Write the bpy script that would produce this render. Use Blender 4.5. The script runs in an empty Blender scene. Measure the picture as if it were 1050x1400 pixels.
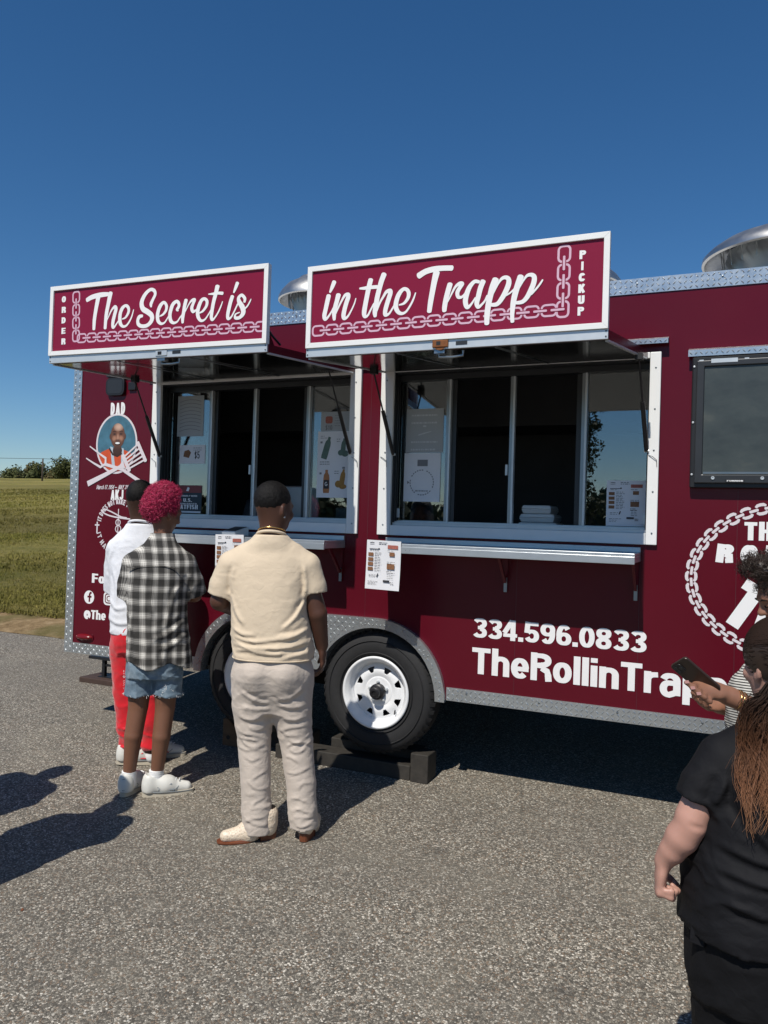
import bpy, math, random
import numpy as np
from mathutils import Vector, Matrix, geometry
SC = bpy.context.scene
COL = SC.collection
R = math.radians
random.seed(7)

# ------------------------------------------------------------------ camera
cam_data = bpy.data.cameras.new('camera')
cam = bpy.data.objects.new('camera', cam_data)
COL.objects.link(cam)
CAM_POS = Vector((0.0, -4.2447, 1.51))
def camera_axes(yaw, pitch, roll):
    cy, sy = math.cos(yaw), math.sin(yaw)
    fwd = Vector((-sy * math.cos(pitch), cy * math.cos(pitch), math.sin(pitch)))
    r0 = Vector((cy, sy, 0)); u0 = r0.cross(fwd)
    right = r0 * math.cos(roll) + u0 * math.sin(roll)
    up = -r0 * math.sin(roll) + u0 * math.cos(roll)
    return right, up, fwd
cr, cu, cf = camera_axes(R(24.0583), R(0.7962), R(1.7937))
cam.matrix_world = Matrix(((cr.x, cu.x, -cf.x, CAM_POS.x), (cr.y, cu.y, -cf.y, CAM_POS.y),
                           (cr.z, cu.z, -cf.z, CAM_POS.z), (0, 0, 0, 1)))
cam_data.sensor_fit = 'VERTICAL'
cam_data.sensor_height = 36.0
cam_data.lens = 1071.906 * 36.0 / 1400.0
cam_data.clip_start = 0.05
cam_data.clip_end = 3000
SC.camera = cam

# ------------------------------------------------------------------ sky, sun, exposure
SUN_DIR = Vector((0.08, 1.0, -1.33)).normalized()          # the way the light travels
SUN_ELEV = math.asin(-SUN_DIR.z)
world = bpy.data.worlds.new('World'); SC.world = world; world.use_nodes = True
wn = world.node_tree
bg = wn.nodes['Background']
sky = wn.nodes.new('ShaderNodeTexSky')
sky.sky_type = 'NISHITA'; sky.sun_disc = False
sky.sun_elevation = SUN_ELEV
sky.sun_rotation = math.atan2(-SUN_DIR.x, -SUN_DIR.y)
sky.altitude = 0; sky.air_density = 1.0; sky.dust_density = 0.05; sky.ozone_density = 6.0
hsv = wn.nodes.new('ShaderNodeHueSaturation'); hsv.inputs['Saturation'].default_value = 1.20; hsv.inputs['Value'].default_value = 1.0
wn.links.new(sky.outputs[0], hsv.inputs['Color']); wn.links.new(hsv.outputs[0], bg.inputs[0])
bg.inputs[1].default_value = 0.088
sun_data = bpy.data.lights.new('sun', 'SUN')
sun_data.energy = 4.6; sun_data.angle = R(0.53); sun_data.color = (1.0, 0.95, 0.87)
sun = bpy.data.objects.new('sun', sun_data); COL.objects.link(sun)
sun.rotation_euler = SUN_DIR.to_track_quat('-Z', 'Y').to_euler()
SC.view_settings.view_transform = 'Standard'
SC.view_settings.look = 'None'
SC.view_settings.gamma = 1.0
SC.view_settings.use_curve_mapping = False
SC.view_settings.exposure = 0.0

# ------------------------------------------------------------------ materials
MATS = {}
class NT:
    """small helper to write node maths"""
    def __init__(self, m):
        self.t = m.node_tree; self.n = m.node_tree.nodes; self.l = m.node_tree.links
        self.bsdf = self.n['Principled BSDF']
    def link(self, a, b): self.l.new(a, b)
    def val(self, sock, v):
        if isinstance(v, (int, float)): sock.default_value = v
        elif isinstance(v, (tuple, list)):
            sock.default_value = tuple(v) + ((1,) if len(v) == 3 and len(sock.default_value) == 4 else ())
        else: self.link(v, sock)
    def math(self, op, a, b=0.0, c=None, clamp=False):
        n = self.n.new('ShaderNodeMath'); n.operation = op; n.use_clamp = clamp
        self.val(n.inputs[0], a); self.val(n.inputs[1], b)
        if c is not None: self.val(n.inputs[2], c)
        return n.outputs[0]
    def coord(self, kind='Object'):
        return self.n.new('ShaderNodeTexCoord').outputs[kind]
    def geo(self, name='Position'): return self.n.new('ShaderNodeNewGeometry').outputs[name]
    def mapping(self, v, scale=(1, 1, 1), rot=(0, 0, 0), loc=(0, 0, 0)):
        n = self.n.new('ShaderNodeMapping'); self.link(v, n.inputs['Vector'])
        n.inputs['Scale'].default_value = scale; n.inputs['Rotation'].default_value = rot; n.inputs['Location'].default_value = loc
        return n.outputs[0]
    def noise(self, v, scale, detail=3, rough=0.5, color=False):
        n = self.n.new('ShaderNodeTexNoise'); self.link(v, n.inputs['Vector'])
        n.inputs['Scale'].default_value = scale; n.inputs['Detail'].default_value = detail; n.inputs['Roughness'].default_value = rough
        return n.outputs['Color' if color else 'Fac']
    def voronoi(self, v, scale, feature='F1', out='Distance', rnd=1.0):
        n = self.n.new('ShaderNodeTexVoronoi'); n.feature = feature; self.link(v, n.inputs['Vector'])
        n.inputs['Scale'].default_value = scale; n.inputs['Randomness'].default_value = rnd
        return n.outputs[out]
    def ramp(self, f, stops, interp='LINEAR'):
        n = self.n.new('ShaderNodeValToRGB'); self.val(n.inputs[0], f); r = n.color_ramp; r.interpolation = interp
        while len(r.elements) < len(stops): r.elements.new(0.5)
        for e, (p, c) in zip(r.elements, stops):
            e.position = p; e.color = tuple(c) + ((1,) if len(c) == 3 else ())
        return n.outputs[0]
    def mix(self, f, a, b, mode='MIX'):
        n = self.n.new('ShaderNodeMix'); n.data_type = 'RGBA'; n.blend_type = mode
        self.val(n.inputs[0], f); self.val(n.inputs[6], a); self.val(n.inputs[7], b)
        return n.outputs[2]
    def sep(self, v):
        n = self.n.new('ShaderNodeSeparateXYZ'); self.link(v, n.inputs[0]); return n.outputs
    def bump(self, h, strength, dist=0.01, normal=None):
        n = self.n.new('ShaderNodeBump'); self.link(h, n.inputs['Height'])
        n.inputs['Strength'].default_value = strength; n.inputs['Distance'].default_value = dist
        if normal is not None: self.link(normal, n.inputs['Normal'])
        return n.outputs[0]

def M(name, col, rough=0.5, metal=0.0, vary=0.0, vscale=6.0, bump=0.0, bscale=60.0, bdist=0.004, spec=0.5, coat=0.0, rvary=0.0, sub=0.0):
    if name in MATS: return MATS[name]
    m = bpy.data.materials.new(name); m.use_nodes = True; t = NT(m); b = t.bsdf
    b.inputs['Base Color'].default_value = tuple(col) + (1,)
    b.inputs['Roughness'].default_value = rough; b.inputs['Metallic'].default_value = metal
    b.inputs['Specular IOR Level'].default_value = spec
    if coat: b.inputs['Coat Weight'].default_value = coat; b.inputs['Coat Roughness'].default_value = 0.06
    if sub:
        b.inputs['Subsurface Weight'].default_value = sub; b.inputs['Subsurface Radius'].default_value = (0.012, 0.005, 0.003)
        b.inputs['Subsurface Scale'].default_value = 1.0
    co = t.coord()
    if vary:
        f = t.noise(co, vscale, 5, 0.6)
        c = t.mix(f, [max(0, x * (1 - vary)) for x in col], [min(1, x * (1 + vary)) for x in col])
        t.link(c, b.inputs['Base Color'])
    if rvary:
        f = t.noise(co, vscale * 2.3, 5, 0.65)
        t.link(t.math('MULTIPLY_ADD', f, rvary * 2, rough - rvary, clamp=True), b.inputs['Roughness'])
    if bump:
        t.link(t.bump(t.noise(co, bscale, 4, 0.6), bump, bdist), b.inputs['Normal'])
    MATS[name] = m
    return m

M('maroon_vinyl', (0.092, 0.0042, 0.0120), 0.24, vary=0.16, vscale=1.3, spec=0.28, coat=0.0, rvary=0.08, bump=0.06, bscale=3.2, bdist=0.012)
M('sign_vinyl', (0.215, 0.011, 0.038), 0.30, vary=0.07, vscale=2, spec=0.25)
M('white_vinyl', (0.80, 0.79, 0.78), 0.5, vary=0.04, vscale=9)
M('pale_vinyl', (0.66, 0.60, 0.62), 0.5, vary=0.04, vscale=9)
M('pink_vinyl', (0.62, 0.40, 0.50), 0.5, vary=0.05, vscale=9)
M('white_paint', (0.78, 0.78, 0.76), 0.42, vary=0.06, vscale=7, rvary=0.1)
M('wheel_white', (0.78, 0.79, 0.80), 0.35, vary=0.08, vscale=14, rvary=0.1)
M('aluminium', (0.60, 0.63, 0.64), 0.38, 0.45, vary=0.12, vscale=8, rvary=0.12, bump=0.03, bscale=30)
M('brushed_alu', (0.55, 0.58, 0.60), 0.32, 0.7, vary=0.15, vscale=5, rvary=0.12)
M('plate_alu', (0.56, 0.59, 0.60), 0.30, 0.82, vary=0.18, vscale=10, rvary=0.14)
M('mirror_alu', (0.36, 0.37, 0.37), 0.12, 1.0, vary=0.10, vscale=4, rvary=0.05)
M('galvanised', (0.50, 0.49, 0.47), 0.42, 1.0, vary=0.22, vscale=7, rvary=0.12)
M('dark_frame', (0.05, 0.052, 0.055), 0.4, 0.6, vary=0.2)
M('mid_alu', (0.30, 0.32, 0.33), 0.36, 1.0, vary=0.15, rvary=0.1)
M('black_plastic', (0.012, 0.012, 0.013), 0.42, vary=0.3)
M('black_metal', (0.010, 0.010, 0.011), 0.5, vary=0.3)
M('rubber', (0.016, 0.016, 0.017), 0.78, vary=0.35, vscale=30, bump=0.15, bscale=220)
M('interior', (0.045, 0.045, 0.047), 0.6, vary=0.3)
M('stainless_in', (0.25, 0.25, 0.26), 0.35, 0.9, vary=0.2)
M('foam_white', (0.72, 0.72, 0.70), 0.7, vary=0.05)
M('red_plastic', (0.16, 0.006, 0.008), 0.22, vary=0.1)
M('rust', (0.20, 0.07, 0.02), 0.6, 0.4, vary=0.5, vscale=40)
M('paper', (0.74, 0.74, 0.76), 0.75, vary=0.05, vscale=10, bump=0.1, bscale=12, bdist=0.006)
M('paper_shaded', (0.40, 0.42, 0.43), 0.75, vary=0.05)  # paper toned down for the shade the upper sheets hang in
M('ink', (0.03, 0.03, 0.035), 0.7)
M('ink_grey', (0.20, 0.20, 0.21), 0.7)
M('food_print', (0.22, 0.10, 0.045), 0.7, vary=0.8, vscale=120)
M('food_red', (0.36, 0.11, 0.08), 0.7, vary=0.7, vscale=120)
M('poster_navy', (0.012, 0.030, 0.045), 0.5, vary=0.2)
M('poster_red', (0.20, 0.035, 0.035), 0.5, vary=0.3)
M('bottle_green', (0.10, 0.16, 0.13), 0.6, vary=0.4, vscale=40)
M('bottle_orange', (0.42, 0.17, 0.06), 0.6, vary=0.4, vscale=40)
M('bottle_amber', (0.34, 0.17, 0.03), 0.6, vary=0.5, vscale=60)
M('portrait_blue', (0.055, 0.15, 0.21), 0.5, vary=0.65, vscale=14)
M('portrait_skin', (0.17, 0.075, 0.045), 0.5, vary=0.2, vscale=40)
M('portrait_light', (0.42, 0.24, 0.17), 0.5, vary=0.2, vscale=40)
M('portrait_dark', (0.03, 0.014, 0.01), 0.5)
M('portrait_orange', (0.55, 0.075, 0.02), 0.5, vary=0.2, vscale=30)
M('portrait_pale', (0.42, 0.50, 0.56), 0.5)
M('tarred_wood', (0.030, 0.026, 0.021), 0.75, vary=0.8, vscale=22, bump=0.5, bscale=30)
M('raw_wood', (0.20, 0.115, 0.055), 0.75, vary=0.4, vscale=18, bump=0.4, bscale=30)
M('stained_wood', (0.075, 0.042, 0.030), 0.75, vary=0.4, vscale=18, bump=0.4, bscale=30)

def wood_grain(name):
    m = MATS[name]; t = NT(m)
    co = t.mapping(t.coord(), scale=(3, 60, 60))
    n = t.noise(co, 1.0, 5, 0.7)
    old = t.bsdf.inputs['Base Color'].links[0].from_socket
    t.link(t.mix(t.math('MULTIPLY', n, 0.8), old, (0.02, 0.012, 0.008), 'MIX'), t.bsdf.inputs['Base Color'])
wood_grain('raw_wood'); wood_grain('stained_wood')

def glass_material(name, refl, tint, rough=0.01):
    m = bpy.data.materials.new(name); m.use_nodes = True; t = NT(m)
    out = t.n['Material Output']; t.n.remove(t.bsdf)
    tr = t.n.new('ShaderNodeBsdfTransparent'); tr.inputs[0].default_value = tint + (1,)
    gl = t.n.new('ShaderNodeBsdfGlossy'); gl.inputs['Roughness'].default_value = rough; gl.inputs[0].default_value = (1, 1, 1, 1)
    lw = t.n.new('ShaderNodeFresnel'); lw.inputs['IOR'].default_value = 1.5
    mx = t.n.new('ShaderNodeMixShader')
    t.link(t.math('MULTIPLY_ADD', lw.outputs[0], 1.6, refl, clamp=True), mx.inputs[0])
    t.link(tr.outputs[0], mx.inputs[1]); t.link(gl.outputs[0], mx.inputs[2]); t.link(mx.outputs[0], out.inputs[0])
    MATS[name] = m
glass_material('window_glass', 0.10, (0.70, 0.75, 0.76))

def dusty_screen():
    m = bpy.data.materials.new('dusty_screen'); m.use_nodes = True; t = NT(m); b = t.bsdf
    co = t.coord()
    n = t.noise(t.mapping(co, scale=(1.2, 1, 2.2), rot=(0, 0.5, 0)), 3.2, 6, 0.62)
    n2 = t.noise(co, 26, 4, 0.7)
    c = t.ramp(n, [(0.30, (0.022, 0.030, 0.032)), (0.55, (0.045, 0.056, 0.055)), (0.75, (0.085, 0.09, 0.078))])
    t.link(t.mix(t.math('MULTIPLY', n2, 0.25), c, (0.09, 0.095, 0.09)), b.inputs['Base Color'])
    b.inputs['Roughness'].default_value = 0.32
    MATS['dusty_screen'] = m
dusty_screen()

def asphalt_material():
    m = bpy.data.materials.new('asphalt'); m.use_nodes = True; t = NT(m); b = t.bsdf
    co = t.coord()
    warp = t.mix(0.5, co, t.noise(co, 9, 2, color=True), 'ADD')
    cell = t.voronoi(co, 132, 'F1', 'Color')
    edge = t.voronoi(co, 132, 'DISTANCE_TO_EDGE', 'Distance')
    cell2 = t.voronoi(co, 210, 'F1', 'Color')
    s = t.sep(cell); s2 = t.sep(cell2)
    stone = t.ramp(s[0], [(0.0, (0.054, 0.048, 0.039)), (0.25, (0.109, 0.097, 0.078)), (0.55, (0.237, 0.212, 0.170)), (0.80, (0.421, 0.382, 0.310)), (0.94, (0.663, 0.604, 0.504)), (1.0, (0.918, 0.850, 0.722))])
    tan = t.mix(t.math('MULTIPLY', t.math('GREATER_THAN', s[1], 0.86), 0.45), stone, (0.319, 0.185, 0.097))
    fine = t.ramp(s2[0], [(0, (0.064, 0.058, 0.046)), (0.5, (0.166, 0.150, 0.121)), (1, (0.344, 0.315, 0.259))])
    c = t.mix(0.22, tan, fine)
    gap = t.math('LESS_THAN', edge, 0.055)
    c = t.mix(t.math('MULTIPLY', gap, 0.72), c, (0.035, 0.032, 0.028))
    big = t.noise(co, 0.55, 6, 0.62)
    c = t.mix(t.ramp(big, [(0.32, (0.26,) * 3), (0.68, (0.0,) * 3)]), c, (0.109, 0.096, 0.078))
    big2 = t.noise(t.mapping(co, loc=(7, 3, 1)), 1.7, 6, 0.65)
    c = t.mix(t.ramp(big2, [(0.5, (0.0,) * 3), (0.78, (0.34,) * 3)]), c, (0.306, 0.273, 0.206))
    stain = t.noise(t.mapping(co, loc=(1.3, 8.1, 0)), 3.1, 3, 0.5)
    c = t.mix(t.ramp(stain, [(0.66, (0.0,) * 3), (0.80, (0.4,) * 3)]), c, (0.077, 0.066, 0.054))
    tracks = t.noise(t.mapping(co, scale=(0.35, 1.6, 1), loc=(3, 1, 0)), 1.2, 4, .55)
    c = t.mix(t.ramp(tracks, [(0.42, (0.0,) * 3), (0.62, (0.30,) * 3)]), c, (0.127, 0.116, 0.098))
    spot = t.voronoi(t.mapping(co, loc=(4.4, 2.2, 0)), 1.9, 'F1', 'Distance')
    c = t.mix(t.ramp(t.math('ADD', spot, t.math('MULTIPLY', t.noise(co, 14, 3), .10)), [(0.06, (0.55,) * 3), (0.15, (0.0,) * 3)]), c, (0.050, 0.046, 0.042))
    t.link(c, b.inputs['Base Color'])
    b.inputs['Roughness'].default_value = 0.85; b.inputs['Specular IOR Level'].default_value = 0.35
    h = t.math('MULTIPLY_ADD', t.math('MINIMUM', edge, 0.2), 3.0, t.math('MULTIPLY', s[2], 0.8))
    t.link(t.bump(h, 0.55, 0.004), b.inputs['Normal'])
    MATS['asphalt'] = m
asphalt_material()

def soil_material():
    m = bpy.data.materials.new('sandy_soil'); m.use_nodes = True; t = NT(m); b = t.bsdf
    co = t.coord()
    c = t.ramp(t.noise(co, 7, 8, 0.72), [(0.3, (0.13, 0.085, 0.042)), (0.5, (0.26, 0.18, 0.095)), (0.7, (0.36, 0.265, 0.155))])
    t.link(t.mix(t.ramp(t.noise(co, 1.6, 5), [(0.45, (0, 0, 0)), (0.62, (0.7,) * 3)]), c, (0.10, 0.095, 0.032)), b.inputs['Base Color'])
    b.inputs['Roughness'].default_value = 1.0; b.inputs['Specular IOR Level'].default_value = 0.1
    t.link(t.bump(t.noise(co, 30, 6, 0.7), 0.8, 0.03), b.inputs['Normal'])
    MATS['sandy_soil'] = m
soil_material()

def grass_material(name, dark, mid, dry):
    m = bpy.data.materials.new(name); m.use_nodes = True; t = NT(m); b = t.bsdf
    p = t.geo('Position')
    n = t.noise(p, 0.22, 6, 0.65); n2 = t.noise(p, 3.5, 6, 0.75); n3 = t.noise(t.mapping(p, scale=(0.05, 0.22, 0.2)), 1.0, 4)
    c = t.ramp(n2, [(0.30, dark), (0.52, mid), (0.72, dry)])
    c = t.mix(t.ramp(n, [(0.40, (0, 0, 0)), (0.66, (0.65,) * 3)]), c, dry)
    c = t.mix(t.ramp(n3, [(0.45, (0, 0, 0)), (0.62, (0.5,) * 3)]), c, (0.105, 0.088, 0.030))
    t.link(c, b.inputs['Base Color'])
    b.inputs['Roughness'].default_value = 0.85; b.inputs['Specular IOR Level'].default_value = 0.15
    t.link(t.bump(t.noise(p, 14, 6, 0.75), 1.0, 0.12), b.inputs['Normal'])
    MATS[name] = m
grass_material('field_grass', (0.14, 0.142, 0.028), (0.235, 0.215, 0.052), (0.36, 0.285, 0.10))
grass_material('grass_blades', (0.20, 0.20, 0.036), (0.31, 0.285, 0.06), (0.46, 0.38, 0.12))

def leaf_material(name, a, b_, c_):
    m = bpy.data.materials.new(name); m.use_nodes = True; t = NT(m); b = t.bsdf
    p = t.geo('Position')
    t.link(t.ramp(t.noise(p, 1.4, 4, 0.7), [(0.3, a), (0.5, b_), (0.72, c_)]), b.inputs['Base Color'])
    b.inputs['Roughness'].default_value = 0.7; b.inputs['Specular IOR Level'].default_value = 0.2
    MATS[name] = m
leaf_material('oak_leaf', (0.040, 0.050, 0.016), (0.070, 0.080, 0.026), (0.11, 0.11, 0.042))
leaf_material('autumn_leaf', (0.060, 0.058, 0.018), (0.10, 0.085, 0.03), (0.15, 0.11, 0.045))
M('bark', (0.07, 0.052, 0.04), 0.9, vary=0.4, vscale=5, bump=0.5, bscale=12)

# ------------------------------------------------------------------ mesh helpers
class MB:
    def __init__(self): self.v = []; self.f = []; self.smooth = False
    def add(self, vs, fs):
        n = len(self.v); self.v += [tuple(p) for p in vs]; self.f += [tuple(i + n for i in f) for f in fs]; return self
    def box(self, x0, x1, y0, y1, z0, z1):
        return self.add([(x0, y0, z0), (x1, y0, z0), (x1, y1, z0), (x0, y1, z0), (x0, y0, z1), (x1, y0, z1), (x1, y1, z1), (x0, y1, z1)],
                        [(0, 3, 2, 1), (4, 5, 6, 7), (0, 1, 5, 4), (1, 2, 6, 5), (2, 3, 7, 6), (3, 0, 4, 7)])
    def hexa(self, p):   # 8 corners, bottom ring then top ring
        return self.add(p, [(0, 3, 2, 1), (4, 5, 6, 7), (0, 1, 5, 4), (1, 2, 6, 5), (2, 3, 7, 6), (3, 0, 4, 7)])
    def tube(self, pts, rad, n=10, caps=True):
        pts = [Vector(p) for p in pts]
        if isinstance(rad, (int, float)): rad = [rad] * len(pts)
        vs = []; up = None
        for i, p in enumerate(pts):
            d = (pts[min(i + 1, len(pts) - 1)] - pts[max(i - 1, 0)])
            d = d.normalized() if d.length > 1e-9 else Vector((0, 0, 1))
            if up is None: up = d.orthogonal().normalized()
            up = (up - d * up.dot(d)); up = up.normalized() if up.length > 1e-6 else d.orthogonal().normalized()
            w = d.cross(up)
            for k in range(n):
                a = 2 * math.pi * k / n
                vs.append(p + (up * math.cos(a) + w * math.sin(a)) * rad[i])
        fs = []
        for i in range(len(pts) - 1):
            for k in range(n):
                k2 = (k + 1) % n
                fs.append((i * n + k, i * n + k2, (i + 1) * n + k2, (i + 1) * n + k))
        if caps:
            fs.append(tuple(reversed(range(n)))); fs.append(tuple((len(pts) - 1) * n + k for k in range(n)))
        return self.add(vs, fs)
    def lathe(self, prof, org, axis='Z', n=48, a0=0.0, a1=2 * math.pi):
        org = Vector(org); vs = []; full = abs(a1 - a0 - 2 * math.pi) < 1e-6
        m = n if full else n + 1
        for (r, h) in prof:
            for k in range(m):
                a = a0 + (a1 - a0) * k / n
                c, s = r * math.cos(a), r * math.sin(a)
                vs.append(org + (Vector((c, s, h)) if axis == 'Z' else Vector((c, h, s)) if axis == 'Y' else Vector((h, c, s))))
        fs = []
        for i in range(len(prof) - 1):
            for k in range(n):
                k2 = (k + 1) % m
                fs.append((i * m + k, i * m + k2, (i + 1) * m + k2, (i + 1) * m + k))
        return self.add(vs, fs)
    def plate(self, outer, holes, y0, y1, axis='Y'):
        """flat outline in (x, z) extruded from y0 (front) to y1"""
        loops = [outer] + list(holes)
        mp = (lambda u, w, y: (u, y, w)) if axis == 'Y' else (lambda u, w, y: (u, w, y)) if axis == 'Z' else (lambda u, w, y: (y, u, w))
        flat = [p for lp in loops for p in lp]
        tris = geometry.tessellate_polygon([[Vector((p[0], p[1], 0)) for p in lp] for lp in loops])
        n = len(flat)
        vs = [mp(p[0], p[1], y0) for p in flat] + [mp(p[0], p[1], y1) for p in flat]
        fs = []
        for t in tris:
            a, b, c = [flat[i] for i in t]
            ccw = (b[0] - a[0]) * (c[1] - a[1]) - (b[1] - a[1]) * (c[0] - a[0]) > 0
            t = tuple(t) if ccw else tuple(reversed(t))
            fs.append(t); fs.append(tuple(i + n for i in reversed(t)))
        o = 0
        for lp in loops:
            k = len(lp)
            for i in range(k):
                j = (i + 1) % k; fs.append((o + j, o + i, o + n + i, o + n + j))
            o += k
        return self.add(vs, fs)
    def obj(self, name, mat, parent=None, smooth=False, bevel=0.0, loc=None, seg=2):
        me = bpy.data.meshes.new(name)
        loc = Vector(loc) if loc is not None else None
        vs = self.v if loc is None else [(p[0] - loc.x, p[1] - loc.y, p[2] - loc.z) for p in self.v]
        me.from_pydata(vs, [], self.f); me.update()
        return finish(me, name, mat, parent, smooth, bevel, loc, seg)
def finish(me, name, mat, parent=None, smooth=False, bevel=0.0, loc=None, seg=2):
    if mat is not None: me.materials.append(MATS[mat] if isinstance(mat, str) else mat)
    if smooth: me.polygons.foreach_set('use_smooth', [True] * len(me.polygons))
    o = bpy.data.objects.new(name, me); COL.objects.link(o)
    if loc is not None: o.location = loc
    if bevel:
        b = o.modifiers.new('bevel', 'BEVEL'); b.width = bevel; b.segments = seg; b.limit_method = 'ANGLE'; b.angle_limit = R(40)
        b.harden_normals = False
    if parent is not None: o.parent = parent
    return o
def thing(name, label, cat, loc=(0, 0, 0), rz=0.0, group=None):
    o = bpy.data.objects.new(name, None); COL.objects.link(o); o.location = loc; o.rotation_euler = (0, 0, rz)
    o.empty_display_size = 0.1
    return tag(o, label, cat, group)
def tag(o, label, cat, group=None):
    o['label'] = label; o['category'] = cat
    if group: o['group'] = group
    return o
def struct(o): o['kind'] = 'structure'; return o
def catmull(pts, n=6):
    P = [np.array(p, float) for p in pts]; out = []
    for i in range(len(P) - 1):
        p0 = P[max(i - 1, 0)]; p1 = P[i]; p2 = P[i + 1]; p3 = P[min(i + 2, len(P) - 1)]
        for k in range(n):
            t = k / n
            out.append(0.5 * ((2 * p1) + (-p0 + p2) * t + (2 * p0 - 5 * p1 + 4 * p2 - p3) * t * t + (-p0 + 3 * p1 - 3 * p2 + p3) * t ** 3))
    out.append(P[-1]); return out

# flat print: ribbons laid on a plane (u right, w up), each a hair above the last
class Print:
    def __init__(self, y, step=0.00012, flip=False): self.mb = MB(); self.y = y; self.s = step; self.k = 0
    def _h(self): self.k += 1; return self.y - self.s * self.k
    def ribbon(self, pts, caps='round'):
        """pts: (u, w, width)"""
        y = self._h(); n = len(pts); L = []; Rr = []
        loop = n > 6 and abs(pts[0][0] - pts[-1][0]) + abs(pts[0][1] - pts[-1][1]) < 1e-6
        for i in range(n):
            a = pts[max(i - 1, 0)]; b = pts[min(i + 1, n - 1)]
            if loop and i in (0, n - 1): a, b = pts[n - 2], pts[1]
            d = np.array([b[0] - a[0], b[1] - a[1]]); ln = np.hypot(*d); d = d / ln if ln > 1e-9 else np.array([1.0, 0])
            nn = np.array([-d[1], d[0]]); wd = pts[i][2] / 2
            if 0 < i < n - 1:   # mitre
                d1 = np.array([pts[i][0] - a[0], pts[i][1] - a[1]]); l1 = np.hypot(*d1)
                if l1 > 1e-9: wd = wd / max(0.85, abs(np.dot(nn, np.array([-d1[1], d1[0]]) / l1)))
            L.append((pts[i][0] + nn[0] * wd, pts[i][1] + nn[1] * wd)); Rr.append((pts[i][0] - nn[0] * wd, pts[i][1] - nn[1] * wd))
        vs = []; yy = lambda i: y - self.s * 0.9 * i / n
        for i in range(n): vs += [(L[i][0], yy(i), L[i][1]), (Rr[i][0], yy(i), Rr[i][1])]
        fs = [(2 * i, 2 * i + 1, 2 * i + 3, 2 * i + 2) for i in range(n - 1)]
        if caps == 'round':
            for (i, s) in ((0, -1), (n - 1, 1)):
                a = pts[max(i - 1, 0)]; b = pts[min(i + 1, n - 1)]
                ang = math.atan2(b[1] - a[1], b[0] - a[0]); w2 = pts[i][2] / 2; o = len(vs)
                arc = [(pts[i][0] + w2 * 0.6 * s * math.cos(ang) * math.cos(q) - w2 * math.sin(ang) * math.sin(q), pts[i][1] + w2 * 0.6 * s * math.sin(ang) * math.cos(q) + w2 * math.cos(ang) * math.sin(q)) for q in np.linspace(-math.pi / 2, math.pi / 2, 7)]
                vs += [(p[0], yy(i), p[1]) for p in arc]
                f = tuple(range(o, o + 7)); fs.append(f if s > 0 else tuple(reversed(f)))
        self.mb.add(vs, fs); return self
    def poly(self, pts):
        y = self._h(); tr = geometry.tessellate_polygon([[Vector((p[0], p[1], 0)) for p in pts]])
        fs = []
        for t in tr:
            a, b, c = [pts[i] for i in t]
            ccw = (b[0] - a[0]) * (c[1] - a[1]) - (b[1] - a[1]) * (c[0] - a[0]) > 0
            fs.append(tuple(t) if ccw else tuple(reversed(t)))
        self.mb.add([(p[0], y, p[1]) for p in pts], fs); return self
    def rect(self, u0, w0, u1, w1): return self.poly([(u0, w0), (u1, w0), (u1, w1), (u0, w1)])
    def ell(self, cu, cw, ru, rw, n=40, rot=0.0):
        c, s = math.cos(rot), math.sin(rot)
        return self.poly([(cu + ru * math.cos(a) * c - rw * math.sin(a) * s, cw + ru * math.cos(a) * s + rw * math.sin(a) * c) for a in np.linspace(0, 2 * math.pi, n, endpoint=False)])
    def ring(self, cu, cw, ru, rw, wd, n=48, a0=0.0, a1=2 * math.pi):
        return self.ribbon([(cu + ru * math.cos(a), cw + rw * math.sin(a), wd) for a in np.linspace(a0, a1, n)], caps='butt')
    def obj(self, name, mat, parent): return self.mb.obj(name, mat, parent)

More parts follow.
